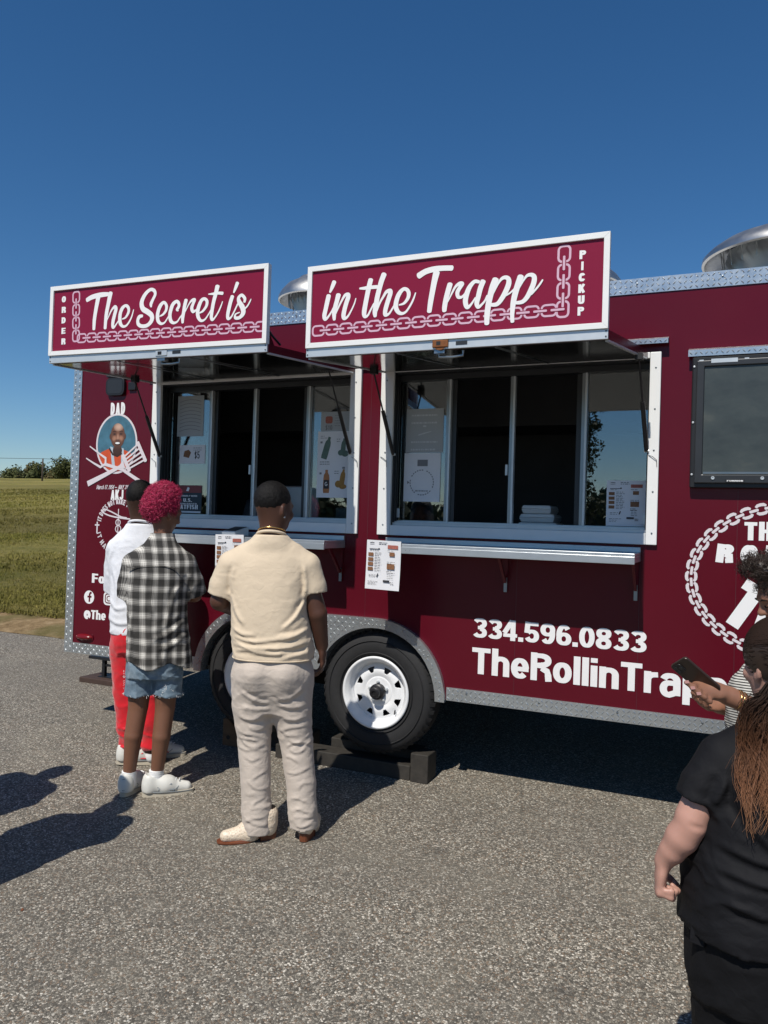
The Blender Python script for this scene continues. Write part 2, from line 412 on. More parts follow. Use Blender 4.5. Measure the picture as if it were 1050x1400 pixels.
# a heavy grotesque drawn as strokes; cap height 1
def _el(cx, cy, rx, ry, a0, a1, n=24, e=0.93):
    o = []
    for a in np.linspace(R(a0), R(a1), n):
        c, s = math.cos(a), math.sin(a)
        o.append((cx + rx * math.copysign(abs(c) ** e, c), cy + ry * math.copysign(abs(s) ** e, s)))
    return o
def glyph(ch, W, t):
    h = t / 2; X = 0.74
    A = lambda *p: list(p)
    if ch == 'T': return [A((0, 1 - h), (W, 1 - h)), A((W / 2, 1 - h), (W / 2, 0))], W
    if ch == 'I': return [A((h, 0), (h, 1))], t
    if ch == 'l': return [A((h, 0), (h, 1))], t
    if ch == 'i': return [A((h, 0), (h, X)), A((h, 0.84), (h, 1))], t
    if ch == '.': return [A((h, 0), (h, t * 0.92))], t
    if ch == 'L': return [A((h, 0), (h, 1)), A((h, h), (W, h))], W
    if ch == 'H': return [A((h, 0), (h, 1)), A((W - h, 0), (W - h, 1)), A((h, .5), (W - h, .5))], W
    if ch == 'E': return [A((h, 0), (h, 1)), A((h, 1 - h * .9), (W, 1 - h * .9)), A((h, .5), (W * .93, .5)), A((h, h * .9), (W, h * .9))], W
    if ch == 'F': return [A((h, 0), (h, 1)), A((h, 1 - h * .9), (W, 1 - h * .9)), A((h, .5), (W * .93, .5))], W
    if ch == 'O': return [_el(W / 2, .5, W / 2 - h, .5 - h + .01, 0, 360, 36)], W
    if ch == '0': return [_el(W / 2, .5, W / 2 - h, .5 - h + .01, 0, 360, 36)], W
    if ch == 'o': return [_el(W / 2, X / 2, W / 2 - h, X / 2 - h * .9 + .01, 0, 360, 32)], W
    if ch == 'C': return [_el(W / 2, .5, W / 2 - h, .5 - h + .01, 28, 332, 32)], W
    if ch == 'c': return [_el(W / 2, X / 2, W / 2 - h, X / 2 - h * .9, 30, 330, 28)], W
    if ch == 'D': return [A((h, 0), (h, 1)), A((h, 1 - h * .9), (W * .4, 1 - h * .9)) + _el(W * .4, .5, W * .6 - h, .5 - h * .9, 85, -85, 18) + A((W * .4, h * .9), (h, h * .9))], W
    if ch == 'P': return [A((h, 0), (h, 1)), A((h, 1 - h * .9), (W * .5, 1 - h * .9)) + _el(W * .5, .72, W * .5 - h, .28 - h * .9, 85, -85, 14) + A((W * .5, .44 + h * .9), (h, .44 + h * .9))], W
    if ch == 'R': return [A((h, 0), (h, 1)), A((h, 1 - h * .9), (W * .5, 1 - h * .9)) + _el(W * .5, .735, W * .5 - h, .265 - h * .9, 85, -85, 14) + A((W * .5, .47 + h * .7), (h, .47 + h * .7)), A((W * .52, .46), (W * .80, .36), (W - h * .95, .22), (W - h * .75, 0))], W
    if ch == 'U': return [A((h, 1), (h, .36)) + _el(W / 2, .36, W / 2 - h, .36 - h, 180, 360, 18) + A((W - h, 1))], W
    if ch == 'J': return [A((W - h, 1), (W - h, .32)) + _el(W / 2, .32, W / 2 - h, .32 - h, 0, -175, 16)], W
    if ch == 'N': return [A((h, 0), (h, 1)), A((W - h, 0), (W - h, 1)), A((h, 1 - h * .5), (W - h, h * .5))], W
    if ch == 'M': return [A((h, 0), (h, 1)), A((W - h, 0), (W - h, 1)), A((h, 1 - h * .4), (W / 2, .15), (W - h, 1 - h * .4))], W
    if ch == 'A': return [A((h * .8, 0), (W / 2, 1 - h * .3)), A((W / 2, 1 - h * .3), (W - h * .8, 0)), A((W * .24, .27), (W * .76, .27))], W
    if ch == 'V': return [A((h * .8, 1), (W / 2, h * .3)), A((W / 2, h * .3), (W - h * .8, 1))], W
    if ch == 'Y': return [A((h * .8, 1), (W / 2, .42)), A((W - h * .8, 1), (W / 2, .42)), A((W / 2, .5), (W / 2, 0))], W
    if ch == 'K': return [A((h, 0), (h, 1)), A((W - h * .7, 1), (h * 1.6, .42)), A((W * .42, .62), (W - h * .7, 0))], W
    if ch == 'W': return [A((h * .6, 1), (W * .27, 0)), A((W * .27, 0), (W * .5, .85)), A((W * .5, .85), (W * .73, 0)), A((W * .73, 0), (W - h * .6, 1))], W
    if ch == 'S': return [_el(W / 2, .735, W / 2 - h, .265 - h, 25, 270, 20) + _el(W / 2, .265, W / 2 - h, .265 - h, 90, -155, 20)], W
    if ch == '$': return [_el(W / 2, .70, W / 2 - h, .23 - h, 25, 270, 18) + _el(W / 2, .28, W / 2 - h, .23 - h, 90, -155, 18), A((W / 2, -.06), (W / 2, 1.05))], W
    if ch == '3': return [_el(W / 2, .73, W / 2 - h, .28 - h, 158, -88, 20), _el(W / 2, .275, W / 2 - h * .9, .285 - h, 88, -160, 20), A((W * .36, .515), (W * .6, .515))], W
    if ch == '5': return [A((W * .14, 1 - h * .9), (W * .94, 1 - h * .9)), A((W * .22, 1), (W * .16, .46)), _el(W / 2, .325, W / 2 - h, .335 - h, 140, -160, 24)], W
    if ch == '6': return [_el(W / 2, .32, W / 2 - h, .33 - h, 0, 360, 30), _el(W / 2, .5, W / 2 - h, .51 - h, 42, 200, 20)], W
    if ch == '9': return [_el(W / 2, .68, W / 2 - h, .33 - h, 0, 360, 30), _el(W / 2, .5, W / 2 - h, .51 - h, 222, 380, 20)], W
    if ch == '8': return [_el(W / 2, .735, W / 2 - h * 1.1, .275 - h * .95, 0, 360, 28), _el(W / 2, .275, W / 2 - h, .285 - h * .95, 0, 360, 28)], W
    if ch == '1': return [A((W * .5, 0), (W * .5, 1)), A((W * .5, .86), (W * .15, .74))], W * .8
    if ch == '4': return [A((W * .70, 0), (W * .70, 1)), A((W * .62, .97), (W * .10, .36)), A((0.02, .26), (W, .26))], W
    if ch == '7': return [A((0, 1 - h), (W, 1 - h)), A((W - h, 1 - h), (W * .3, 0))], W
    if ch == 'h': return [A((h, 0), (h, 1)), A((h, X * .5)) + _el(W / 2, X * .62, W / 2 - h, X * .38 - h * .9, 165, 0, 16) + A((W - h, 0))], W
    if ch == 'n': return [A((h, 0), (h, X)), A((h, X * .5)) + _el(W / 2, X * .62, W / 2 - h, X * .38 - h * .9, 165, 0, 16) + A((W - h, 0))], W
    if ch == 'r': return [A((h, 0), (h, X)), A((h, X * .45)) + _el(W * .52, X * .58, W * .52 - h, X * .40 - h * .8, 168, 92, 10) + A((W * .68, X - h * .85))], W * .68
    if ch == 'e': return [_el(W / 2, X / 2, W / 2 - h, X / 2 - h * .85 + .01, 0, 318, 30), A((W * .16, X * .47), (W - h * .1, X * .47))], W
    if ch == 'a': return [A((W - h, 0), (W - h, X * .60)) + _el(W / 2, X * .64, W / 2 - h, X * .36 - h * .74, 8, 165, 14), A((W - h, X * .555), (W * .60, X * .555)) + _el(W * .46, X * .285, W * .46 - h, X * .27, 92, 268, 14) + A((W * .62, X * .075), (W - h, X * .17))], W
    if ch == 'p': return [A((h, -.26), (h, X)), _el(W / 2, X / 2, W / 2 - h, X / 2 - h * .72, 0, 360, 28)], W
    if ch == 'w': return [A((h * .6, X), (W * .27, 0)), A((W * .27, 0), (W * .5, X * .9)), A((W * .5, X * .9), (W * .73, 0)), A((W * .73, 0), (W - h * .6, X))], W
    if ch == '@': return [_el(W / 2, .42, W / 2 - h, .5 - h, -50, 285, 34), _el(W / 2, .42, W * .22, .20, 0, 360, 22), A((W * .70, .62), (W * .70, .36), (W * .82, .24))], W
    return [], W * .6
def text_strokes(s, t=0.2, W=0.56, gap=0.07, widths=None):
    out = []; u = 0.0
    for ch in s:
        w = (widths or {}).get(ch, W)
        g, adv = glyph(ch, w, t)
        out += [([(u + p[0], p[1]) for p in st], t) for st in g]
        u += adv + gap if ch != ' ' else W * .5
    return out, u - gap
def lay(pr, strokes, total, u0, w0, u1, height, xf=None):
    """fit strokes into u0..u1 on baseline w0"""
    k = (u1 - u0) / total
    for pts, t in strokes:
        P = [(u0 + p[0] * k, w0 + p[1] * height) for p in pts]; n = len(P); Wd = []
        for i in range(n):      # level strokes are drawn thinner than upright ones
            a, b = P[max(i - 1, 0)], P[min(i + 1, n - 1)]
            if n > 6 and i in (0, n - 1) and abs(P[0][0] - P[-1][0]) + abs(P[0][1] - P[-1][1]) < 1e-6: a, b = P[n - 2], P[1]
            l = math.hypot(b[0] - a[0], b[1] - a[1]) or 1
            sn = abs(b[1] - a[1]) / l; Wd.append(t * (k * sn + height * .74 * (1 - sn)))
        if xf: P = [xf(p) for p in P]
        pr.ribbon([(p[0], p[1], w) for p, w in zip(P, Wd)], caps='butt')

# ------------------------------------------------------------------ ground, verge, field
def gz(y): return 0.08 * y if y > -3.2 else -0.256 + 0.03 * (y + 3.2)
def sheet(xs, ys, zf, name, mat):
    vs = [(x, y, zf(x, y)) for y in ys for x in xs]; n = len(xs)
    fs = [(j * n + i, j * n + i + 1, (j + 1) * n + i + 1, (j + 1) * n + i) for j in range(len(ys) - 1) for i in range(n - 1)]
    mb = MB(); mb.v = vs; mb.f = fs
    return mb.obj(name, mat, smooth=True)
GX = [-400, -200, -120, -80, -50, -30, -20, -12, -8, -6, -4, -2, 0, 2, 4, 8, 14, 30, 60, 120, 400]
edge_y = lambda x: 2.05 + 0.05 * math.sin(x * 1.3) + 0.03 * math.sin(x * 3.7 + 1)
asph = sheet(GX, [-600, -120, -40, -20, -12, -8, -6, -5, -4.2, -3.6, -3.2, -2.8, -2, -1, 0, 1, 2.3], lambda x, y: gz(y), 'parking_lot', 'asphalt'); struct(asph)
EX = sorted(set([-400, -200, -100, -60] + list(np.arange(-40, 30, 0.25)) + [60, 120, 400]))
def strip(xs, lo, hi, zf, rows, name, mat):
    vs = []; 
    for j in range(rows + 1):
        for x in xs:
            a, b = lo(x), hi(x); y = a + (b - a) * j / rows; vs.append((x, y, zf(x, y)))
    n = len(xs); fs = [(j * n + i, j * n + i + 1, (j + 1) * n + i + 1, (j + 1) * n + i) for j in range(rows) for i in range(n - 1)]
    mb = MB(); mb.v = vs; mb.f = fs; return mb.obj(name, mat, smooth=True)
def vz(x, y):
    t = max(0.0, min(1.0, (y - edge_y(x)) / 0.5)); return gz(y) + 0.004 + 0.05 * t
verge = strip(EX, edge_y, lambda x: 3.2, vz, 8, 'sandy_verge', 'sandy_soil'); struct(verge)
def fz(x, y):
    s = y - 2.75
    base = gz(2.75) + 0.055 + 0.02
    if s < 30: z = base + 0.085 * s + 0.0004 * s * s
    else: z = base + 0.085 * 30 + 0.36 + 0.109 * (s - 30) - 0.0014 * (s - 30) ** 2
    if s > 74: z -= .02 * (s - 74) ** 2
    return max(z, -6) + 0.05 * math.sin(x * .31 + y * .2) * min(1, s / 6) + 0.03 * math.sin(x * 1.1 - y * .7) * min(1, s / 3)
FX = list(np.arange(-150, 60, 3.0)); FX = [-400, -250] + FX + [120, 400]
FY = [2.75, 2.8, 3.2, 4, 5, 6, 8, 10, 13, 16, 20, 24, 28, 32, 36, 40, 46, 52, 58, 64, 70, 78, 88, 100, 130]
field = sheet(FX, FY, fz, 'grass_field', 'field_grass'); struct(field)

# standing grass along the verge and over the part of the field in sight
def tufts(n, seed):
    rng = np.random.default_rng(seed)
    vs = []; fs = []
    for i in range(n):
        d = rng.random() ** 1.7
        y = 2.62 + d * 26
        # the field shows left of the trailer
        x = -4.6 - (y + 4.24) * (0.62 + 0.72 * rng.random()) + 2.2
        if y < 2.95 and rng.random() < 0.55: continue
        z = fz(x, y) if y > 2.6 else vz(x, y)
        hgt = (0.018 + 0.030 * rng.random()) * (1 + 0.8 * d); w = 0.004 + 0.006 * rng.random() + 0.012 * d
        for k in range(3):
            a = rng.random() * 6.283; l = hgt * (0.6 + 0.6 * rng.random()); ox, oy = (rng.random(2) - .5) * 0.06
            dx, dy = math.cos(a), math.sin(a); lean = l * (0.2 + 0.6 * rng.random())
            o = len(vs)
            vs += [(x + ox - dy * w, y + oy + dx * w, z - .01), (x + ox + dy * w, y + oy - dx * w, z - .01), (x + ox + dx * lean, y + oy + dy * lean, z + l)]
            fs.append((o, o + 1, o + 2))
    mb = MB(); mb.v = vs; mb.f = fs; return mb
g = tufts(42000, 3).obj('field_grass_blades', 'grass_blades')
g['kind'] = 'stuff'; g['label'] = 'short dry green grass covering the rising field'; 

# ------------------------------------------------------------------ far trees, pole and wires
def tree(name, label, pos, H, rad, trunk_h, seed, mat, nleaf, leaf, group=None):
    rng = random.Random(seed)
    t = thing(name, label, 'tree', pos, group=group)
    tr = MB(); tr.tube([(0, 0, -.3), (rng.uniform(-.1, .1), 0, trunk_h * .5), (rng.uniform(-.2, .2), rng.uniform(-.2, .2), trunk_h), (0, 0, H * .75)], [H * .030, H * .026, H * .02, H * .006], 8)
    blobs = []
    for i in range(11):
        a = rng.uniform(0, 6.28); q = rng.uniform(.15, .85); rr = rad * rng.uniform(.25, .75) * (1 - abs(q - .45) * .9)
        c = Vector((math.cos(a) * rr, math.sin(a) * rr, trunk_h * .8 + (H - trunk_h * .8) * q)); blobs.append((c, rad * rng.uniform(.28, .5)))
        tr.tube([(0, 0, trunk_h * rng.uniform(.7, 1.0)), c * .55 + Vector((0, 0, trunk_h * .4)), c], [H * .012, H * .008, H * .003], 5)
    tr.obj('trunk', 'bark', t, smooth=True)
    vs = []; fs = []
    for i in range(nleaf):
        c, r = rng.choice(blobs)
        v = Vector((rng.gauss(0, 1), rng.gauss(0, 1), rng.gauss(0, 1))).normalized() * r * rng.uniform(.45, 1.08)
        v.z *= .8
        p = c + v; nrm = (v.normalized() + Vector((rng.gauss(0, .5), rng.gauss(0, .5), rng.gauss(0, .5) + .3))).normalized()
        u = nrm.orthogonal().normalized(); w = nrm.cross(u); a = rng.uniform(0, 6.28)
        u, w = u * math.cos(a) + w * math.sin(a), w * math.cos(a) - u * math.sin(a)
        s = leaf * rng.uniform(.6, 1.3); o = len(vs)
        vs += [p - u * s, p + w * s * .55, p + u * s, p - w * s * .55]; fs += [(o, o + 1, o + 2, o + 3)]
    cr_ = MB(); cr_.add(vs, fs); cr_.obj('crown', mat, t)
    return t
def on_ray(px, y):   # position on the field seen in the direction of a picture column
    d = cf + cr * ((px - 525) / 1071.9)
    k = (y - CAM_POS.y) / d.y
    return CAM_POS.x + d.x * k
far = [(-46, 84, 1.9, 'oak_leaf', 'leftmost tree of the distant row at the field crest'), (-26, 88, 1.5, 'oak_leaf', 'small dark tree second from the left in the distant row'), (-12, 86, 1.8, 'autumn_leaf', 'yellowish tree at the left edge of the distant row'),
       (4, 90, 1.7, 'oak_leaf', 'low dark distant tree at the very left edge of the picture'), (19, 87, 2.0, 'oak_leaf', 'dark tree with a lone tuft, left of the utility pole'), (34, 86, 2.7, 'oak_leaf', 'round green tree just left of the utility pole'),
       (48, 88, 2.9, 'autumn_leaf', 'olive tree directly behind the utility pole'), (62, 85, 3.0, 'oak_leaf', 'round green tree just right of the utility pole'),
       (77, 84, 2.9, 'autumn_leaf', 'brownish round tree between the pole and the trailer corner'), (93, 82, 3.5, 'oak_leaf', 'tallest distant tree, right beside the trailer corner'),
       (112, 83, 4.0, 'oak_leaf', 'distant tree half hidden behind the trailer corner trim')]
for i, (px, y, H, mt, lab) in enumerate(far):
    x = on_ray(px, y)
    top = 1.51 + (fz(x, 70) - 1.51) * (y + 4.24) / 74.24 + H; H *= 1.25; hh = 6.2 + .6 * (i % 3)
    tree('field_tree', lab, (x, y, top - hh), hh, hh * .54, hh * .25, 20 + i, mt, 4200, .21, 'trees along the far field edge')
def utility_pole(px, y, top, label):
    x = on_ray(px, y); z = fz(x, y)
    t = thing('utility_pole', label, 'pole', (x, y, z))
    MB().tube([(0, 0, -.5), (0, 0, top)], [.07, .05], 8).obj('post', 'bark', t, smooth=True)
    return t, Vector((x, y, z + top))
POLE, ptop = utility_pole(56, 40, 1.75, 'thin utility pole standing on the crest of the grass field')
for dz, lab in ((0.0, 'thin dark upper wire running level across the sky at left'),):
    a = ptop + Vector((-26, -9, .55)); b = ptop + Vector((30, 12, .35))
    pts = []
    for s in np.linspace(0, 1, 15): pts.append(a.lerp(ptop + Vector((0, 0, -.02)), s) - Vector((0, 0, 1.0 * s * (1 - s))))
    for s in np.linspace(0, 1, 15)[1:]: pts.append((ptop + Vector((0, 0, -.02))).lerp(b, s) - Vector((0, 0, 1.0 * s * (1 - s))))
    tag(MB().tube(pts, .016, 5).obj('overhead_wire', 'black_metal', smooth=True), lab, 'wire')
# a tree beyond the lot behind the photographer; it shows mirrored in the pickup window
tree('lot_tree', 'tall wispy tree mirrored in the right pane of the pickup window', (-6.2, -30, gz(-30) - .2), 9.6, 1.5, 2.0, 77, 'oak_leaf', 2600, .10)
def woods():
    rng = random.Random(91); vs = []; fs = []
    for i in range(20):
        cx_, cy_, r = -70 + i * 4.2 + rng.uniform(-1, 1), -52 + rng.uniform(-3, 3), rng.uniform(2.4, 3.4); zc = gz(-52) + rng.uniform(2.0, 3.6)
        for k in range(900):
            v = Vector((rng.gauss(0, 1), rng.gauss(0, 1), rng.gauss(0, 1))).normalized() * r * rng.uniform(.6, 1.05); p = Vector((cx_, cy_, zc)) + Vector((v.x, v.y, v.z * .95))
            if p.z < gz(-52) - .2: continue
            n_ = (v.normalized() + Vector((rng.gauss(0, .5), rng.gauss(0, .5), rng.gauss(0, .5)))).normalized(); u = n_.orthogonal().normalized(); w = n_.cross(u); q = rng.uniform(.3, .6); o = len(vs)
            vs += [p - u * q, p + w * q * .6, p + u * q, p - w * q * .6]; fs.append((o, o + 1, o + 2, o + 3))
    o = MB().add(vs, fs).obj('far_woods', 'oak_leaf'); o['kind'] = 'stuff'; o['label'] = 'far woods across the lot, mirrored in the serving window panes'
woods()

# ------------------------------------------------------------------ the food trailer
TR = thing('food_trailer', 'maroon food trailer with two raised sign hatches over serving windows', 'food trailer', (-0.4, 1.22, 0.1))
TINV = Matrix.Translation((0.4, -1.22, -0.1))
def part(mb, name, mat, parent=None, smooth=False, bevel=0.0, label=None, stuff=False):
    o = mb.obj(name, mat, None, smooth, bevel)
    if stuff or name in ('screws', 'frame_screws', 'rivets', 'screen_bolts'): o['kind'] = 'stuff'
    if parent is None: o.parent = TR; o.matrix_parent_inverse = TINV
    else: o.parent = parent
    if label: o['label'] = label
    return o
def prt(p, name, mat, parent=None, label=None): return part(p.mb, name, mat, parent, label=label)
def arc(cx, cz, r, a0, a1, n=16): return [(cx + r * math.cos(R(a)), cz + r * math.sin(R(a))) for a in np.linspace(a0, a1, n)]
X0, X1, ZB, ZT, YB = -4.375, 3.9, 0.516, 2.823, 2.44
WX = (-1.915, -2.775); WZ = 0.504
WIN = [(-3.575, -2.13), (-1.852, -0.408)]                # clear openings
HZ = (1.495, 2.405)
# outer skin with the openings and the wheel arch cut out
outer = [(X0, ZB), (WX[1] - .425, ZB)] + arc(WX[1], WZ, .425, 178, 90, 12) + arc(WX[0], WZ, .425, 90, 2, 12) + [(WX[0] + .425, ZB), (X1, ZB), (X1, ZT), (X0, ZT)]
holes = [[(a, HZ[0]), (a, HZ[1]), (b, HZ[1]), (b, HZ[0])] for a, b in WIN]
skin = part(MB().plate(outer, holes, 0.0, 0.06), 'side_wall', 'maroon_vinyl')
shell = MB()
shell.box(X0, X0 + .05, .061, YB, ZB, ZT); shell.box(X1 - .05, X1, .061, YB, ZB, ZT); shell.box(X0 + .051, X1 - .051, YB - .05, YB, ZB, ZT)
part(shell, 'rear_walls', 'maroon_vinyl')
part(MB().box(X0 + .052, X1 - .052, .062, YB - .052, ZT - .05, ZT - .004), 'roof', 'white_paint')
fl = MB(); fl.box(X0 + .052, X1 - .052, .45, YB - .052, ZB + .002, ZB + .06); fl.box(X0 + .052, WX[1] - .5, .062, .448, ZB + .002, ZB + .06); fl.box(WX[0] + .5, X1 - .052, .062, .448, ZB + .002, ZB + .06)
part(fl, 'floor', 'black_metal')
well = MB(); well.box(WX[1] - .5, WX[0] + .5, .062, .449, .965, 1.0); well.box(WX[1] - .5, WX[0] + .5, .449, .47, .42, 1.0); well.box(WX[1] - .5, WX[1] - .48, .062, .448, .5, .964); well.box(WX[0] + .48, WX[0] + .5, .062, .448, .5, .964)
part(well, 'wheel_well', 'black_metal')
lin = MB(); lin.box(X0 + .06, X1 - .06, 1.55, 1.58, ZB + .07, ZT - .06); part(lin, 'inner_partition', 'interior')
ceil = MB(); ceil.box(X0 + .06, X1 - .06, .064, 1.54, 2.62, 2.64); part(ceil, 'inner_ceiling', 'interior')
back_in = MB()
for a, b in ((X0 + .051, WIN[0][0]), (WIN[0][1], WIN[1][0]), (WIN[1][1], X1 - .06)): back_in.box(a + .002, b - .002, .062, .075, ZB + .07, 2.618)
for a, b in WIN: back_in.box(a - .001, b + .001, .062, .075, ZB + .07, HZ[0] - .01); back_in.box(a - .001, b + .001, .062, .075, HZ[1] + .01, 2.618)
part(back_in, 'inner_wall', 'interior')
# vinyl seams
M('seam_line', (0.055, 0.004, 0.010), 0.6)
for x, za, zb in ((-1.083, ZB + .07, 1.38), (-.437, ZB + .07, 1.38), (.016, ZB + .07, 1.73), (.9, ZB + .07, 2.74), (-2.0, .95, 2.74), (-3.79, .6, 2.74)):
    seam = Print(-0.0004); seam.rect(x - .0012, za, x + .0012, zb); prt(seam, 'panel_seam', 'seam_line', skin)

# diamond plate
def tread(mb, org, u, v, nrm, lu, lv, pitch=.030, h=.0045, mask=None):
    org, u, v, nrm = Vector(org), Vector(u), Vector(v), Vector(nrm)
    nu, nv = int(lu / pitch), max(1, int(round(lv / pitch)))
    pv = lv / nv; pu = lu / max(1, nu)
    for i in range(nu):
        for j in range(nv):
            c2 = ((i + .5) * pu, (j + .5) * pv)
            if mask and not mask(*c2): continue
            s = 1 if (i + j) % 2 else -1
            c = org + u * c2[0] + v * c2[1]
            a = (u + v * s).normalized(); b = (v - u * s).normalized()
            L, Wd = pitch * .46, pitch * .15
            mb.add([c - a * L, c - b * Wd, c + a * L, c + b * Wd, c - a * L * .45 + nrm * h, c + a * L * .45 + nrm * h],
                   [(0, 1, 4), (1, 5, 4), (1, 2, 5), (2, 3, 5), (3, 4, 5), (3, 0, 4)])
def screw(mb, x, y, z, r=.006): mb.lathe([(r, 0), (r * .8, -.003), (0, -.004)], (x, y, z), 'Y', 8)
TP = -.006
def trim_h(x0, x1, z0, z1, name, lip=None):
    mb = MB().box(x0, x1, TP, -.001, z0, z1)
    tread(mb, (x0, TP, z0), (1, 0, 0), (0, 0, 1), (0, -1, 0), x1 - x0, z1 - z0, .0265)
    o = part(mb, name, 'plate_alu')
    s = MB(); x = x0 + .12
    while x < x1: screw(s, x, TP - .001, (z0 + z1) / 2 + .012); x += .41
    part(s, 'screws', 'mid_alu', o)
    return o
trim_h(X0 + .076, X1, ZT - .078, ZT + .002, 'roof_trim')
mb = MB().box(X0 - .004, X0 + .074, TP, -.001, ZB - .002, ZT + .002); tread(mb, (X0 - .004, TP, ZB), (1, 0, 0), (0, 0, 1), (0, -1, 0), .078, ZT - ZB, .027)
mb.box(X0 - .005, X0 - .001, -.002, .08, ZB, ZT); part(mb, 'corner_trim', 'plate_alu')
trim_h(X0 + .076, WX[1] - .445, ZB - .002, ZB + .072, 'sill_trim')
trim_h(WX[0] + .445, X1, ZB - .002, ZB + .072, 'sill_trim')
# fender: one plate round both wheels, dipping to a point between them
fo = arc(WX[0], WZ, .442, 0, 90, 20) + arc(WX[1], WZ, .442, 90, 180, 20)
mid = (WX[0] + WX[1]) / 2
fi = arc(WX[1], WZ, .385, 180, 12, 26) + [(mid, .60)] + arc(WX[0], WZ, .385, 168, 0, 26)
fen = MB().plate(fo + fi, [], -.030, -.024)
def infen(x, z):
    d0 = math.hypot(x - WX[0], z - WZ); d1 = math.hypot(x - WX[1], z - WZ)
    if z < WZ + .01 or min(d0, d1) < .40: return False
    if WX[1] < x < WX[0]: return z < WZ + .43 and z > .64
    return (d0 if x > WX[0] else d1) < .428
tread(fen, (WX[1] - .45, -.030, WZ), (1, 0, 0), (0, 0, 1), (0, -1, 0), WX[0] - WX[1] + .9, .44, .025, h=.0038, mask=lambda a, b: infen(WX[1] - .45 + a, WZ + b))
n = len(fo)     # rolled lip to the wall
lip = [(p[0], -.024, p[1]) for p in fo] + [(p[0], -.001, p[1]) for p in fo]
fen.add(lip, [(i, i + 1, n + i + 1, n + i) for i in range(n - 1)])
k = 27; L1 = arc(WX[1], WZ, .385, 180, 12, 26); L2 = arc(WX[0], WZ, .385, 168, 0, 26)
for Lq in (L1, L2):
    n = len(Lq); fen.add([(p[0], -.026, p[1]) for p in Lq] + [(p[0], .05, p[1]) for p in Lq], [(i + 1, i, n + i, n + i + 1) for i in range(n - 1)])
part(fen, 'fender', 'plate_alu')

# wheels
def wheel(cx):
    yf = -0.005
    ty = MB(); Rt = .360; w = .205
    prof = [(.205, yf + .028), (.222, yf + .012), (.25, yf + .002), (.285, yf), (.318, yf + .006), (.340, yf + .018), (.352, yf + .032), (Rt, yf + .046)]
    for q in range(5):
        y0 = yf + .046 + q * .0236; prof += [(Rt, y0 + .016), (Rt - .008, y0 + .0175), (Rt - .008, y0 + .022), (Rt, y0 + .0236)]
    prof += [(.345, yf + w - .02), (.30, yf + w), (.21, yf + w - .02)]
    ty.lathe(prof, (cx, 0, WZ), 'Y', 72)
    # shoulder blocks
    for i in range(48):
        a = 2 * math.pi * i / 48; c, s = math.cos(a), math.sin(a); c2, s2 = math.cos(a + .06), math.sin(a + .06)
        q = []
        for (r, y) in ((.343, yf + .0165), (.3665, yf + .046), (.3665, yf + .060), (.343, yf + .060)):
            q += [(cx + r * c, y, WZ + r * s), (cx + r * c2, y, WZ + r * s2)]
        ty.add(q, [(0, 1, 3, 2), (2, 3, 5, 4), (0, 2, 4, 6), (1, 7, 5, 3)])
    # raised rings on the sidewall
    for rr in (.235, .305): ty.lathe([(rr - .004, yf + .0025), (rr, yf - .0035), (rr + .004, yf + .0025)], (cx, 0, WZ), 'Y', 64)
    t = part(ty, 'wheel', 'rubber', smooth=False)
    for p in t.data.polygons: p.use_smooth = True
    t.modifiers.new('split', 'EDGE_SPLIT').split_angle = R(35)
    rim = MB().lathe([(.212, yf + .010), (.213, yf + .002), (.206, yf - .002), (.199, yf + .003), (.192, yf + .014), (.183, yf + .020), (.180, yf + .040), (.176, yf + .05), (.172, yf + .054), (.167, yf + .062)], (cx, 0, WZ), 'Y', 72)
    # the pressed disc: eight rounded triangular slots
    nr, na = 40, 256
    def yd(r): return yf + .064 - .014 * math.exp(-((r - .118) / .035) ** 2) - .012 * max(0.0, 1 - r / .085) ** .3
    def hole(r, a):
        q = (a % (math.pi / 4)) - math.pi / 8
        x = r * math.cos(q) - .131; s = r * math.sin(q)
        return -.017 < x < .016 and abs(s) < .008 + .0175 * (x + .017) / .033
    vs = []
    for i in range(nr + 1):
        r = .034 + (.168 - .034) * i / nr
        for j in range(na): a = 2 * math.pi * j / na; vs.append((cx + r * math.cos(a), yd(r), WZ + r * math.sin(a)))
    fs = []
    for i in range(nr):
        r = .034 + (.168 - .034) * (i + .5) / nr
        for j in range(na):
            if not hole(r, 2 * math.pi * (j + .5) / na):
                j2 = (j + 1) % na; fs.append((i * na + j, i * na + j2, (i + 1) * na + j2, (i + 1) * na + j))
    rim.add(vs, fs)
    ro = part(rim, 'rim', 'wheel_white', t, smooth=True)
    so = ro.modifiers.new('thick', 'SOLIDIFY'); so.thickness = .004; so.offset = 0
    part(MB().lathe([(0, yf + .10), (.20, yf + .10), (.20, yf + .15)], (cx, 0, WZ), 'Y', 32), 'brake_drum', 'black_metal', t)
    hub = MB().lathe([(.048, yf + .06), (.047, yf + .025), (.042, yf + .02), (.033, yf + .018), (.031, yf - .012), (.027, yf - .016), (.015, yf - .018), (.013, yf - .010), (0, yf - .010)], (cx, 0, WZ), 'Y', 28)
    part(hub, 'hub_cap', 'black_plastic', t, smooth=True).modifiers.new('split', 'EDGE_SPLIT').split_angle = R(35)
    for i in range(5):
        a = 2 * math.pi * i / 5 + .35; x, z = cx + .057 * math.cos(a), WZ + .057 * math.sin(a)
        part(MB().lathe([(.0095, yf + .06), (.0095, yf + .038), (.006, yf + .034), (0, yf + .033)], (x, 0, z), 'Y', 6), 'lug_nut', 'aluminium', t)
    va = R(-42); part(MB().tube([(cx + .15 * math.cos(va), yf + .05, WZ + .15 * math.sin(va)), (cx + .166 * math.cos(va), yf + .012, WZ + .166 * math.sin(va) - .002)], .0042, 8), 'valve_stem', 'black_plastic', t)
    return t
wheel(WX[0]); wheel(WX[1])
